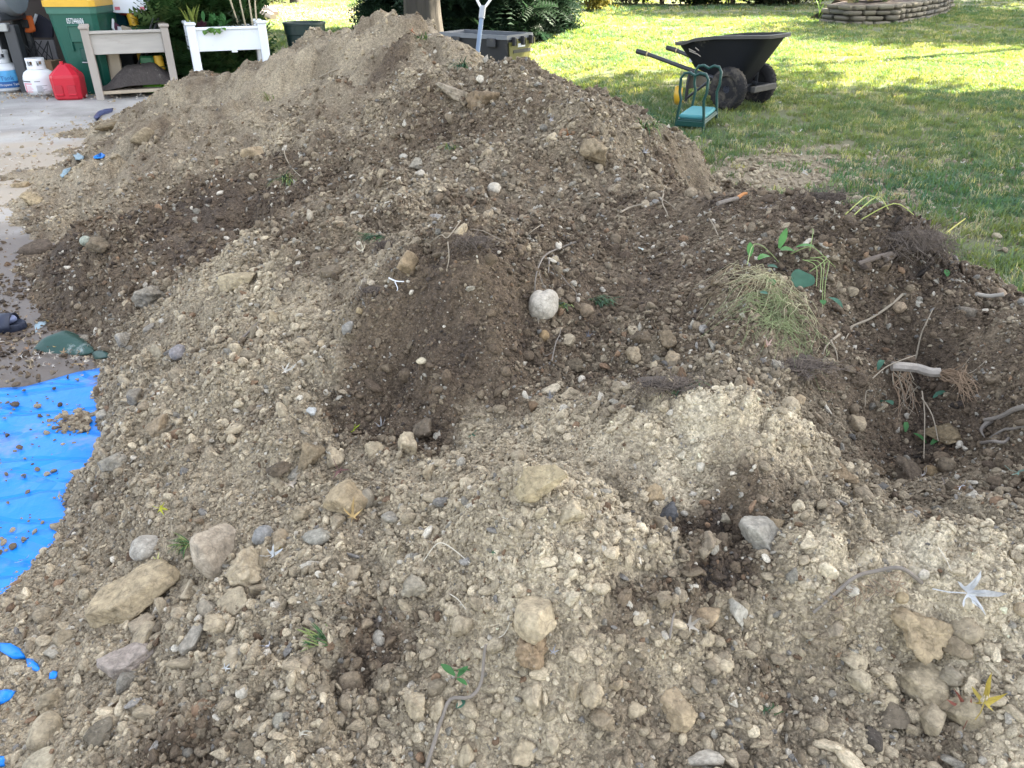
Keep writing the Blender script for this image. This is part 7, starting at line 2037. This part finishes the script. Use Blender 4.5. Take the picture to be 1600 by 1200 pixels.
root('tree_root', [(1534,668),(1560,661),(1585,655),(1625,648)], 6, 10, M_ROOTG, 'thick grey root coming in from the right edge', forks=([(1545,668),(1530,680),(1536,692)],), lift=.014)
root('tree_root', [(1545,690),(1565,682),(1580,676),(1615,672)], 3.5, 6, M_ROOTG, 'second grey root below the thick one at the right edge', lift=.010)
root('tree_root', [(1530,702),(1548,700),(1566,698),(1574,690)], 6, 4, M_ROOTG, 'short knotted grey root lowest at the right edge', lift=.010)
root('broken_root', [(1120,327),(1138,322),(1152,318)], 7, 6, M_ROOTG, 'snapped root with a raw orange end near the lawn edge', lift=.02)
o = bpy.data.objects['broken_root']; px_tube([(1152,318),(1160,314),(1166,315)], 6, 4, .022).build('raw_end', mat('raw_orange_wood', (.46, .20, .07), rough=.8), o)
root('tree_root', [(970,340),(985,333),(1004,329)], 3.2, 2.2, M_ROOT, 'pale root stub lying on the brown lump of the upper hollow', lift=.02)
root('tree_root', [(1036,312),(1034,325),(1040,338),(1043,346)], 2.2, 1.2, M_ROOT, 'forked pale root beside the root stub', forks=([(1034,320),(1045,328),(1056,337)],[(1034,318),(1037,305),(1042,296)]), lift=.02)
root('tree_root', [(823,375),(835,365),(846,356)], 1.8, 1.2, M_ROOT, 'short thin root in the dark upper hollow', lift=.01)
root('tree_root', [(1107,347),(1114,360),(1121,374)], 2.2, 1.4, M_ROOT, 'short pale root below the snapped orange root', lift=.012)
root('tree_root', [(720,352),(700,382),(690,386),(672,386)], 2.0, 1.2, M_ROOT, 'fine root trailing left from the pale rock on the dark mound', lift=.012)
root('tree_root', [(700,385),(702,410),(698,436)], 2.2, 1.0, M_ROOT, 'fine root trailing down from the pale rock on the dark mound', lift=.012)
root('tree_root', [(735,365),(755,368),(775,378),(790,384)], 1.8, .9, M_ROOT, 'fine root trailing right from the pale rock on the dark mound', lift=.012)
root('tree_root', [(850,500),(838,492),(842,512)], 1.5, 1.0, M_ROOT, 'hair-thin root below the pale heart-like rock', lift=.01)
root('grey_twig', [(862,572),(868,548),(874,532),(876,522)], 2.2, 1.4, M_ROOTG, 'thin grey twig standing by a dark brown clod', cat='twig', lift=.012, forks=([(866,555),(852,562),(846,556)],))
root('white_twig', [(609,449),(620,453),(632,456)], 2.4, 1.6, M_LABEL, 'forked white twig on the dark mound', cat='twig', lift=.015, forks=([(618,453),(622,460),(621,466)],))
root('tree_root', [(1270,960),(1300,945),(1330,925),(1365,915),(1400,915),(1436,922)], 5, 7, M_ROOTG, 'dry grey root bundle on the right front slope', lift=.02, lifts=[.004,.015,.025,.03,.03,.012])
o = [x for x in bpy.data.objects if x.get('label') == 'dry grey root bundle on the right front slope'][0]
r_ = random.Random(3)
for k in range(26):
    a = r_.uniform(1290, 1400); y = 955 - (a - 1290) * .33
    px_tube([(a, y + r_.uniform(-14, 0)), (a + r_.uniform(8, 26), y + r_.uniform(-10, 14)), (a + r_.uniform(-10, 24), y + r_.uniform(8, 30))], 1.3, .8, .012 + .012 * r_.random(), n=5).build('rootlet', M_ROOTB if k % 3 else M_ROOTD, o)
root('seedling_twig', [(665,1205),(680,1170),(690,1140),(705,1112),(735,1108),(752,1088),(757,1055),(760,1045)], 7, 4.5, M_ROOTG, 'bent grey twig with small green leaves at the bottom edge', cat='twig', lifts=[.0,.01,.015,.02,.022,.03,.04,.05])
o = bpy.data.objects['seedling_twig']
def leaf_at(parent, px, py, L_px, w_px, az, m, lift=.03, bend=.6, el=.6, nm='leaf'):
    p, z = on(px, py, lift); mb = MB(); blade_leaf(mb, (0, 0, 0), az, L_px * z / FPX, w_px / 2 * z / FPX, bend, el=el, fold=.25)
    l_ = mb.build(nm, m, parent); l_.location = p - (parent.location if parent else Vector()); return l_
for px, py, L_, w, az in [(712,1078,28,12,2.6),(716,1080,22,10,.7),(715,1085,30,8,-.9),(714,1126,17,13,.5),(735,1066,24,5,-2.8)]:
    leaf_at(o, px, py, L_, w, az, M_GREENLEAF if L_ > 18 else M_BLUISHLEAF, lift=.025)
root('thin_stalk', [(662,880),(685,876),(705,880),(735,893)], 1.8, 1.4, mat('cream_stalk', (.50, .45, .36), rough=.7), 'cream stalk arching over the front centre slope', cat='stalk', lifts=[.005,.03,.035,.01])
root('thin_stalk', [(702,936),(716,948),(728,960)], 1.6, 1.2, bpy.data.materials['cream_stalk'], 'short cream stalk on the front centre slope', cat='stalk', lift=.012)
root('thin_stalk', [(752,1026),(772,1012),(788,1000),(797,985)], 1.6, 1.2, bpy.data.materials['cream_stalk'], 'cream stalk left of the biggest crusted clod', cat='stalk', lift=.014)
root('thin_stalk', [(1462,865),(1474,880),(1484,900)], 1.8, 1.2, bpy.data.materials['cream_stalk'], 'thin stalk near the large white leaf', cat='stalk', lift=.01)
root('grey_twig', [(1044,1016),(1048,990),(1052,972)], 4, 3, M_ROOTG, 'short grey twig by the bent tan leaf', cat='twig', lift=.02)
root('grey_twig', [(42,818),(44,795),(58,770),(72,745),(75,736)], 2.8, 1.8, M_ROOTG, 'thin twig along the edge of the blue tarp', cat='twig', lift=.012)
root('grey_twig', [(348,565),(375,535),(400,510),(420,488)], 4.5, 3, M_ROOTG, 'grey stick sunk in the left pale mound', cat='twig', lift=.004)
root('grey_twig', [(102,848),(115,832),(132,815)], 3.5, 2, M_ROOTG, 'small grey twig on the gravel right of the tarp', cat='twig', lift=.006)
root('grey_twig', [(444,234),(448,255),(462,275),(482,292)], 1.8, 1.2, M_ROOT, 'long thin stalk on the left back slope', cat='twig', lift=.02)
root('grey_twig', [(500,125),(515,117),(528,112)], 3, 2, M_ROOT, 'short pale root in the scarp below the summit', cat='twig', lift=.015)
for i, pts in enumerate([[(1320,340),(1350,330),(1375,325)], [(1330,345),(1365,332),(1385,340)], [(1345,350),(1390,347),(1425,346)]]):
    root('cut_stalk', pts, 2.0, 1.2, mat('stem_green', (.33, .36, .10), rough=.6) if i == 0 else bpy.data.materials['stem_green'], ['upper bent green stem at the lawn edge of the right ridge', 'middle bent green stem at the lawn edge of the right ridge', 'lowest straight stem at the lawn edge of the right ridge'][i], cat='stem', lifts=[.01,.05,.02])
root('cut_stalk', [(1465,377),(1485,366),(1504,356)], 2.6, 1.8, mat('yellow_stem', (.47, .42, .09), rough=.6), 'yellow stem sticking out over the lawn from the right ridge', cat='stem', lifts=[.01,.03,.05])
root('bark_piece', [(1382,412),(1395,408)], 9, 9, M_ROOTD, 'dark stick end in the root mat on the right ridge', cat='stick', lift=.01)
root('bark_piece', [(1340,418),(1365,413),(1390,409)], 8, 9, M_ROOTD, 'dark stick lying under the root mat on the right ridge', cat='stick', lift=.01)
root('bark_strip', [(1522,470),(1542,473),(1564,474)], 6, 7, mat('flat_bark', (.26, .235, .20), rough=.9), 'flat grey strip of bark on the right ridge', cat='bark', lift=.02)

# thick broken root with two fans of rootlets
o = root('thick_root', [(1388,592),(1405,596),(1425,606),(1445,612),(1460,612)], 15, 15, mat('thick_root_bark', (.30, .265, .225), rough=.85, var=.3, scale=25, bump=.6, bscale=60), 'thick broken grey root with reddish rootlets above the pit', lifts=[.03,.045,.05,.05,.05])
r_ = random.Random(8)
for k in range(34):
    a, w = on(1460 + r_.uniform(-4, 4), 613 + r_.uniform(-4, 6), .05); 
    b, _ = on(1485 + r_.uniform(-6, 15), 616 + r_.uniform(-4, 14), .05 + .02 * r_.random()); c, _ = on(1508 + r_.uniform(-12, 14), 622 + r_.uniform(-4, 26), .02 + .03 * r_.random())
    jt = lambda q: Vector((r_.gauss(0, q), r_.gauss(0, q), r_.gauss(0, q))); mb = MB(); mb.tube([a, (a + b) / 2 + jt(.006), b + jt(.004), (b + c) / 2 + jt(.009), c + jt(.012)], [.0015, .0013, .0011, .0009, .0006], 5); mb.build('rootlet', M_ROOTB, o)
for k in range(24):
    a, w = on(1398 + r_.uniform(-10, 18), 598 + r_.uniform(0, 10), .04); b, _ = on(1400 + r_.uniform(-8, 28), 622 + r_.uniform(-6, 10), .03); c, _ = on(1402 + r_.uniform(-8, 36), 645 + r_.uniform(-12, 22), .012)
    mb = MB(); mb.tube([a, (a + b) / 2 + jt(.005), b + jt(.004), (b + c) / 2 + jt(.008), c + jt(.01)], [.0014, .0012, .001, .0008, .0006], 5); mb.build('rootlet', M_ROOTB if k % 3 else M_ROOT, o)
px_tube([(1356,620),(1375,604),(1395,596),(1420,592)], 2.0, 1.4, .055).build('rootlet', M_ROOT, o)
px_tube([(1356,620),(1350,626),(1349,646)], 1.8, 1.0, .02).build('rootlet', M_ROOT, o)
leaf_at(o, 1366, 600, 26, 9, .9, M_BLUISHLEAF, .04, 2.0, 1.2)
for i, (px, py, L_, w, az, lab) in enumerate([(1412,684,22,8,1.2,'curled green leaf in the dark pit'), (1452,702,28,10,.4,'right-hand dark green leaf at the bottom of the pit'), (1445,700,24,9,2.4,'left-hand dark green leaf at the bottom of the pit'), (1375,635,40,14,-1.6,'dark bluish leaf hanging into the left of the pit'), (1455,632,24,9,.3,'bluish leaf under the fan of rootlets'), (1478,438,16,9,1.3,'short bright green leaf base on the right ridge')]):
    l_ = leaf_at(None, px, py, L_, w, az, M_BLUISHLEAF if i in (3, 4) else M_GREENLEAF, .012, 1.0, .8, nm='green_leaf'); tag(l_, lab, 'leaf')
for i, (a, b_, c, lab) in enumerate([((1432,640),(1436,675),(1440,728),'long dry stalk standing in the pit, left one'), ((1430,655),(1448,678),(1462,702),'dry stalk slanting across the pit, right one')]):
    mb = px_tube([a, b_, c], 2.2, 1.6, lifts=[.05, .05, .02]); s = mb.build('dry_stalk', M_ROOT); tag(s, lab, 'stalk')

# root mats: dark felted turf undersides
M_TURF = mat('turf_soil', (.075, .058, .046), rough=.95, var=.5, scale=30, bump=1.0, bscale=90)
def mat_mat(name, cx, cy, w, h, label, n, m, seed, lift=.0, body=True, hh=.8):
    p, z = hit(cx, cy); k = z / FPX
    t = empty(name, Vector(p), label, 'root mat'); r_ = random.Random(seed)
    if body:
        v, f = rock_verts(3000 + seed, 4, 'clod', 1.0)
        mb = MB(); mb.add(v, f, True, Matrix.Diagonal((w / 2 * k * .8, w / 2 * k * .4, h / 2 * k * hh * .7, 1))); mb.build('turf', M_TURF, t)
    mb = MB()
    for i in range(n // 2):
        a = r_.uniform(0, 6.28); e = r_.uniform(-.4, 1.3); R = r_.uniform(.75, 1.05)
        q = Vector((math.cos(a) * math.cos(e) * w / 2 * k * R, -abs(math.sin(a)) * math.cos(e) * w / 4 * k * R, math.sin(e) * h / 2 * k * hh * R))
        d = Vector((r_.gauss(0, 1), r_.gauss(0, .6) - .3, r_.gauss(0, .8) - .5)).normalized() * w * k * r_.uniform(.12, .3)
        u = Vector((r_.gauss(0, 1), r_.gauss(0, 1), r_.gauss(0, 1))) * w * k * .05
        mb.tube([q, q + d * .3 + u, q + d * .6 - u * .6, q + d * .85 + u * 1.5], [.0009, .0008, .0007, .0005], 3, cap=False)
    o = mb.build('rootlets', m, t); o['kind'] = 'stuff'
    return t
mat_mat('root_mat', 1432, 388, 120, 70, 'dark felted mat of roots overhanging the right ridge', 420, M_ROOTD, 1)
mat_mat('root_mat', 605, 388, 44, 46, 'dark root clump with grass hanging on the dark mound', 180, M_ROOTD, 2)
mat_mat('root_mat', 1235, 566, 140, 34, 'tangle of grey roots below the uprooted plant', 300, M_ROOTD, 3, hh=.5)
mat_mat('root_mat', 1040, 606, 110, 26, 'low dark root tangle behind the pale sandy mound', 260, M_ROOTD, 4, hh=.5)
mat_mat('root_mat', 1285, 312, 90, 44, 'dark root tangle near the lawn on the right ridge', 260, M_ROOTD, 5)
mat_mat('root_mat', 590, 455, 60, 26, 'dark root tangle under the forked white twig', 150, M_ROOTD, 6, hh=.5)
mat_mat('root_mat', 740, 385, 66, 40, 'dark soil clump with hairy roots behind the pale rock on the mound', 200, M_ROOTD, 7)
mat_mat('root_mat', 588, 975, 40, 30, 'black crumb of soil and roots right of the green grass wisp', 50, M_ROOTD, 8)

# grass tufts on the heap
def heap_grass(px, py, w, L, n, m, label, az0=-1.6, spread=1.2, bend=1.6, el=.7, seed=0, wd=1.6):
    p, z = hit(px, py); k = z / FPX; r_ = random.Random(seed + 50)
    t = empty('grass_tuft', Vector(p), label, 'grass tuft')
    for b in range(2):
        mb = MB()
        for i in range(n // 2):
            dx = r_.uniform(-.5, .5) * w * k; dy = r_.uniform(-.3, .3) * w * k
            g = float(surf(p[0] + dx, p[1] + dy)[0]) - p[2] if False else 0
            blade_leaf(mb, (dx, dy, .004 + g), az0 + r_.uniform(-spread, spread), L * k * r_.uniform(.5, 1.15), wd / 2 * k * r_.uniform(.7, 1.2), bend * r_.uniform(.5, 1.3), el=el + r_.uniform(-.4, .4), seg=5)
        mb.build('blades', m[b % len(m)], t)['kind'] = 'stuff'
    return t
M_GB = mat_leafy('grass_dark', (.05, .12, .04), trans=.25); M_GB2 = mat_leafy('grass_bluish', (.06, .12, .07), trans=.25); M_GL = mat_leafy('grass_light', (.22, .27, .09), trans=.3)
heap_grass(592, 372, 22, 34, 60, [M_GB, M_GB2], 'green grass hanging left from the dark root clump', az0=-2.4, spread=.6, seed=1, el=.2, bend=.8)
heap_grass(938, 473, 30, 22, 70, [M_GB, M_GB2], 'dark green grass tuft right of the brown stone', az0=-1.2, seed=2)
heap_grass(880, 482, 26, 18, 44, [M_GB2, M_GL], 'green grass tuft between the pale rock and the brown stone', az0=-1.9, seed=3)
heap_grass(723, 108, 16, 26, 60, [M_GB2, M_GB], 'dark green grass patch just below the back ridge', az0=-2.2, seed=4)
heap_grass(706, 236, 22, 22, 30, [M_GL, M_GB2], 'sparse grass tuft on the upper right slope', az0=-1.6, seed=5, el=1.0)
heap_grass(452, 290, 18, 36, 46, [M_GB2, M_GL], 'grass tuft with pale roots on the dark left slope', az0=-1.6, seed=6, el=.9)
heap_grass(1012, 200, 22, 40, 60, [M_GB, M_GL], 'grass fringe hanging off the right end of the back ridge', az0=-1.0, seed=7)
heap_grass(510, 1005, 44, 34, 34, [M_GB, M_GL], 'dark green grass wisp on the front left of centre', az0=2.9, spread=.7, seed=8, el=.3, bend=.5, wd=2.4)
heap_grass(1060, 615, 70, 26, 60, [M_GB2, M_GB], 'flattened green grass at the back of the pale sandy mound', az0=-1.4, seed=9, el=.3)
heap_grass(422, 160, 18, 24, 26, [M_GL, M_STRAW], 'pale grass tuft on the left flank of the heap', az0=-1.8, seed=10, el=1.1)
heap_grass(660, 66, 14, 18, 24, [M_GL, M_GB], 'bright grass sprig near the rusty leaf at the summit', az0=-1.2, seed=11, el=1.0)
heap_grass(1200, 1118, 24, 18, 24, [M_GB2, M_GB], 'faint green sprig at the lower right of centre', az0=1.0, seed=12)
heap_grass(297, 855, 18, 30, 40, [M_GB, M_GL], 'green grass wisp left of the tall boulder', az0=-2.6, seed=13)

# the uprooted plant: straw skirts, green leaves, hanging stems
p0, z0 = hit(1205, 470); k0 = z0 / FPX
t = empty('uprooted_plant', Vector(p0), 'uprooted clump of dry straw grass with green leaves on the right slope', 'plant')
r_ = random.Random(5)
def skirt(cx, cy, n, m, a0, a1, L0, L1, w, up, nm):
    """Blades that rise from a crown and fall over the slope towards the viewer."""
    c, z = hit(cx, cy); c = Vector(c) - Vector(p0); k = z / FPX; mb = MB()
    for i in range(n):
        a = r_.uniform(a0, a1); L = r_.uniform(L0, L1) * k
        q = c + Vector((r_.gauss(0, 24) * k, r_.gauss(-8, 26) * k, 0))
        d = Vector((math.cos(a), math.sin(a), 0)); pts = []; lift_ = up * r_.uniform(.1, 1.0)
        for s in range(6):
            u = s / 5
            xy = q + d * L * u * (.9 + .1 * u)
            xy = xy + Vector((r_.gauss(0, .016) * u, r_.gauss(0, .012) * u, 0)); hh = float(surf(p0[0] + xy.x, p0[1] + xy.y)[0]) - p0[2]
            pts.append(Vector((xy.x + .008 * r_.gauss(0, 1) * u, xy.y, hh + .006 + .010 * r_.random() + lift_ * math.sin(math.pi * min(1, .12 + u)))))
        mb.tube(pts, [w / 2 * k * (1 - .12 * s) for s in range(6)], 4, cap=False)
    o = mb.build(nm, m, t); o['kind'] = 'stuff'; return o
M_STR2 = mat_leafy('pale_straw', (.45, .42, .26), trans=.15)
skirt(1200, 440, 80, M_STR2, math.pi * 1.0, math.pi * 1.5, 25, 105, .95, .03, 'straw')
skirt(1215, 448, 45, M_STR2, math.pi * .9, math.pi * 2.1, 12, 60, .9, .025, 'straw')
skirt(1196, 445, 60, mat_leafy('brown_straw', (.26, .20, .12), trans=.1), math.pi * .95, math.pi * 1.7, 20, 110, .9, .03, 'brown_straw')
skirt(1222, 492, 100, mat_leafy('green_straw', (.23, .27, .13), trans=.2), math.pi * .98, math.pi * 1.36, 25, 100, 1.05, .03, 'green_straw')
skirt(1225, 490, 55, bpy.data.materials['green_straw'], math.pi * 1.4, math.pi * 2.05, 15, 60, 1.0, .025, 'green_straw')
def pl(px, py, L_, w, az, m, bend=.8, el=.8, lift=.05): return leaf_at(t, px, py, L_, w, az, m, lift, bend, el)
M_PLG = mat_leafy('plant_green', (.10, .25, .07), trans=.3)
pl(1212, 420, 32, 12, .85, M_PLG, .1, 1.1, .06); pl(1215, 422, 26, 22, .1, M_PLG, 1.2, .3, .06); pl(1168, 425, 22, 11, 1.5, M_PLG, .3, 1.1, .05)
pl(1180, 434, 26, 16, .4, M_PLG, 1.4, .6, .05); pl(1196, 436, 16, 14, -.3, M_BLUISHLEAF, 1.2, .4, .04); pl(1238, 418, 28, 13, -.2, M_PLG, 1.0, .5, .06)
pl(1206, 464, 18, 15, 1.9, M_GREENLEAF, .8, .6, .03); pl(1184, 474, 13, 13, -.6, M_BLUISHLEAF, .8, .3, .03)
# the broad round leaf
c, z = hit(1241, 442); kk = z / FPX; v = [(0, 0, 0)]; f = []
for i in range(20):
    a = 2 * math.pi * i / 20; v.append((math.cos(a) * 20 * kk, (.25 * math.sin(a) - .25 * math.cos(a) ** 2) * 15 * kk, math.sin(a) * (14 + 2 * math.cos(3 * a)) * kk))
for i in range(20): f.append((0, 1 + i, 1 + (i + 1) % 20))
o = mesh_obj('round_leaf', v, f, M_BLUISHLEAF, t); o.location = Vector(c) - Vector(p0) + Vector((0, -.05, .02)); o.rotation_euler = (-.45, .15, .1)
for pts in ([(1165,430),(1172,414),(1190,411),(1215,420)], [(1232,418),(1260,420),(1284,428),(1302,432)], [(1262,440),(1278,445),(1284,435),(1270,424)], [(1284,430),(1288,445),(1284,470),(1286,490)], [(1262,425),(1280,440),(1280,470),(1283,492)], [(1255,425),(1275,445),(1276,480)], [(1250,428),(1268,450),(1270,475)], [(1262,408),(1264,396),(1262,388)]):
    px_tube(pts, 1.5, 1.0, lifts=[.03, .06, .05, .02][:len(pts)]).build('stem', mat('pale_stem', (.22, .28, .10), rough=.6) if 'pale_stem' not in bpy.data.materials else bpy.data.materials['pale_stem'], t)
for o_ in t.children:
    if o_.name.startswith('stem'): o_.location = -Vector(p0)
pl(1290, 486, 30, 11, -1.0, M_BLUISHLEAF, 1.2, .2, .04); pl(1282, 484, 14, 10, -1.8, M_GREENLEAF, 1.0, .2, .03)
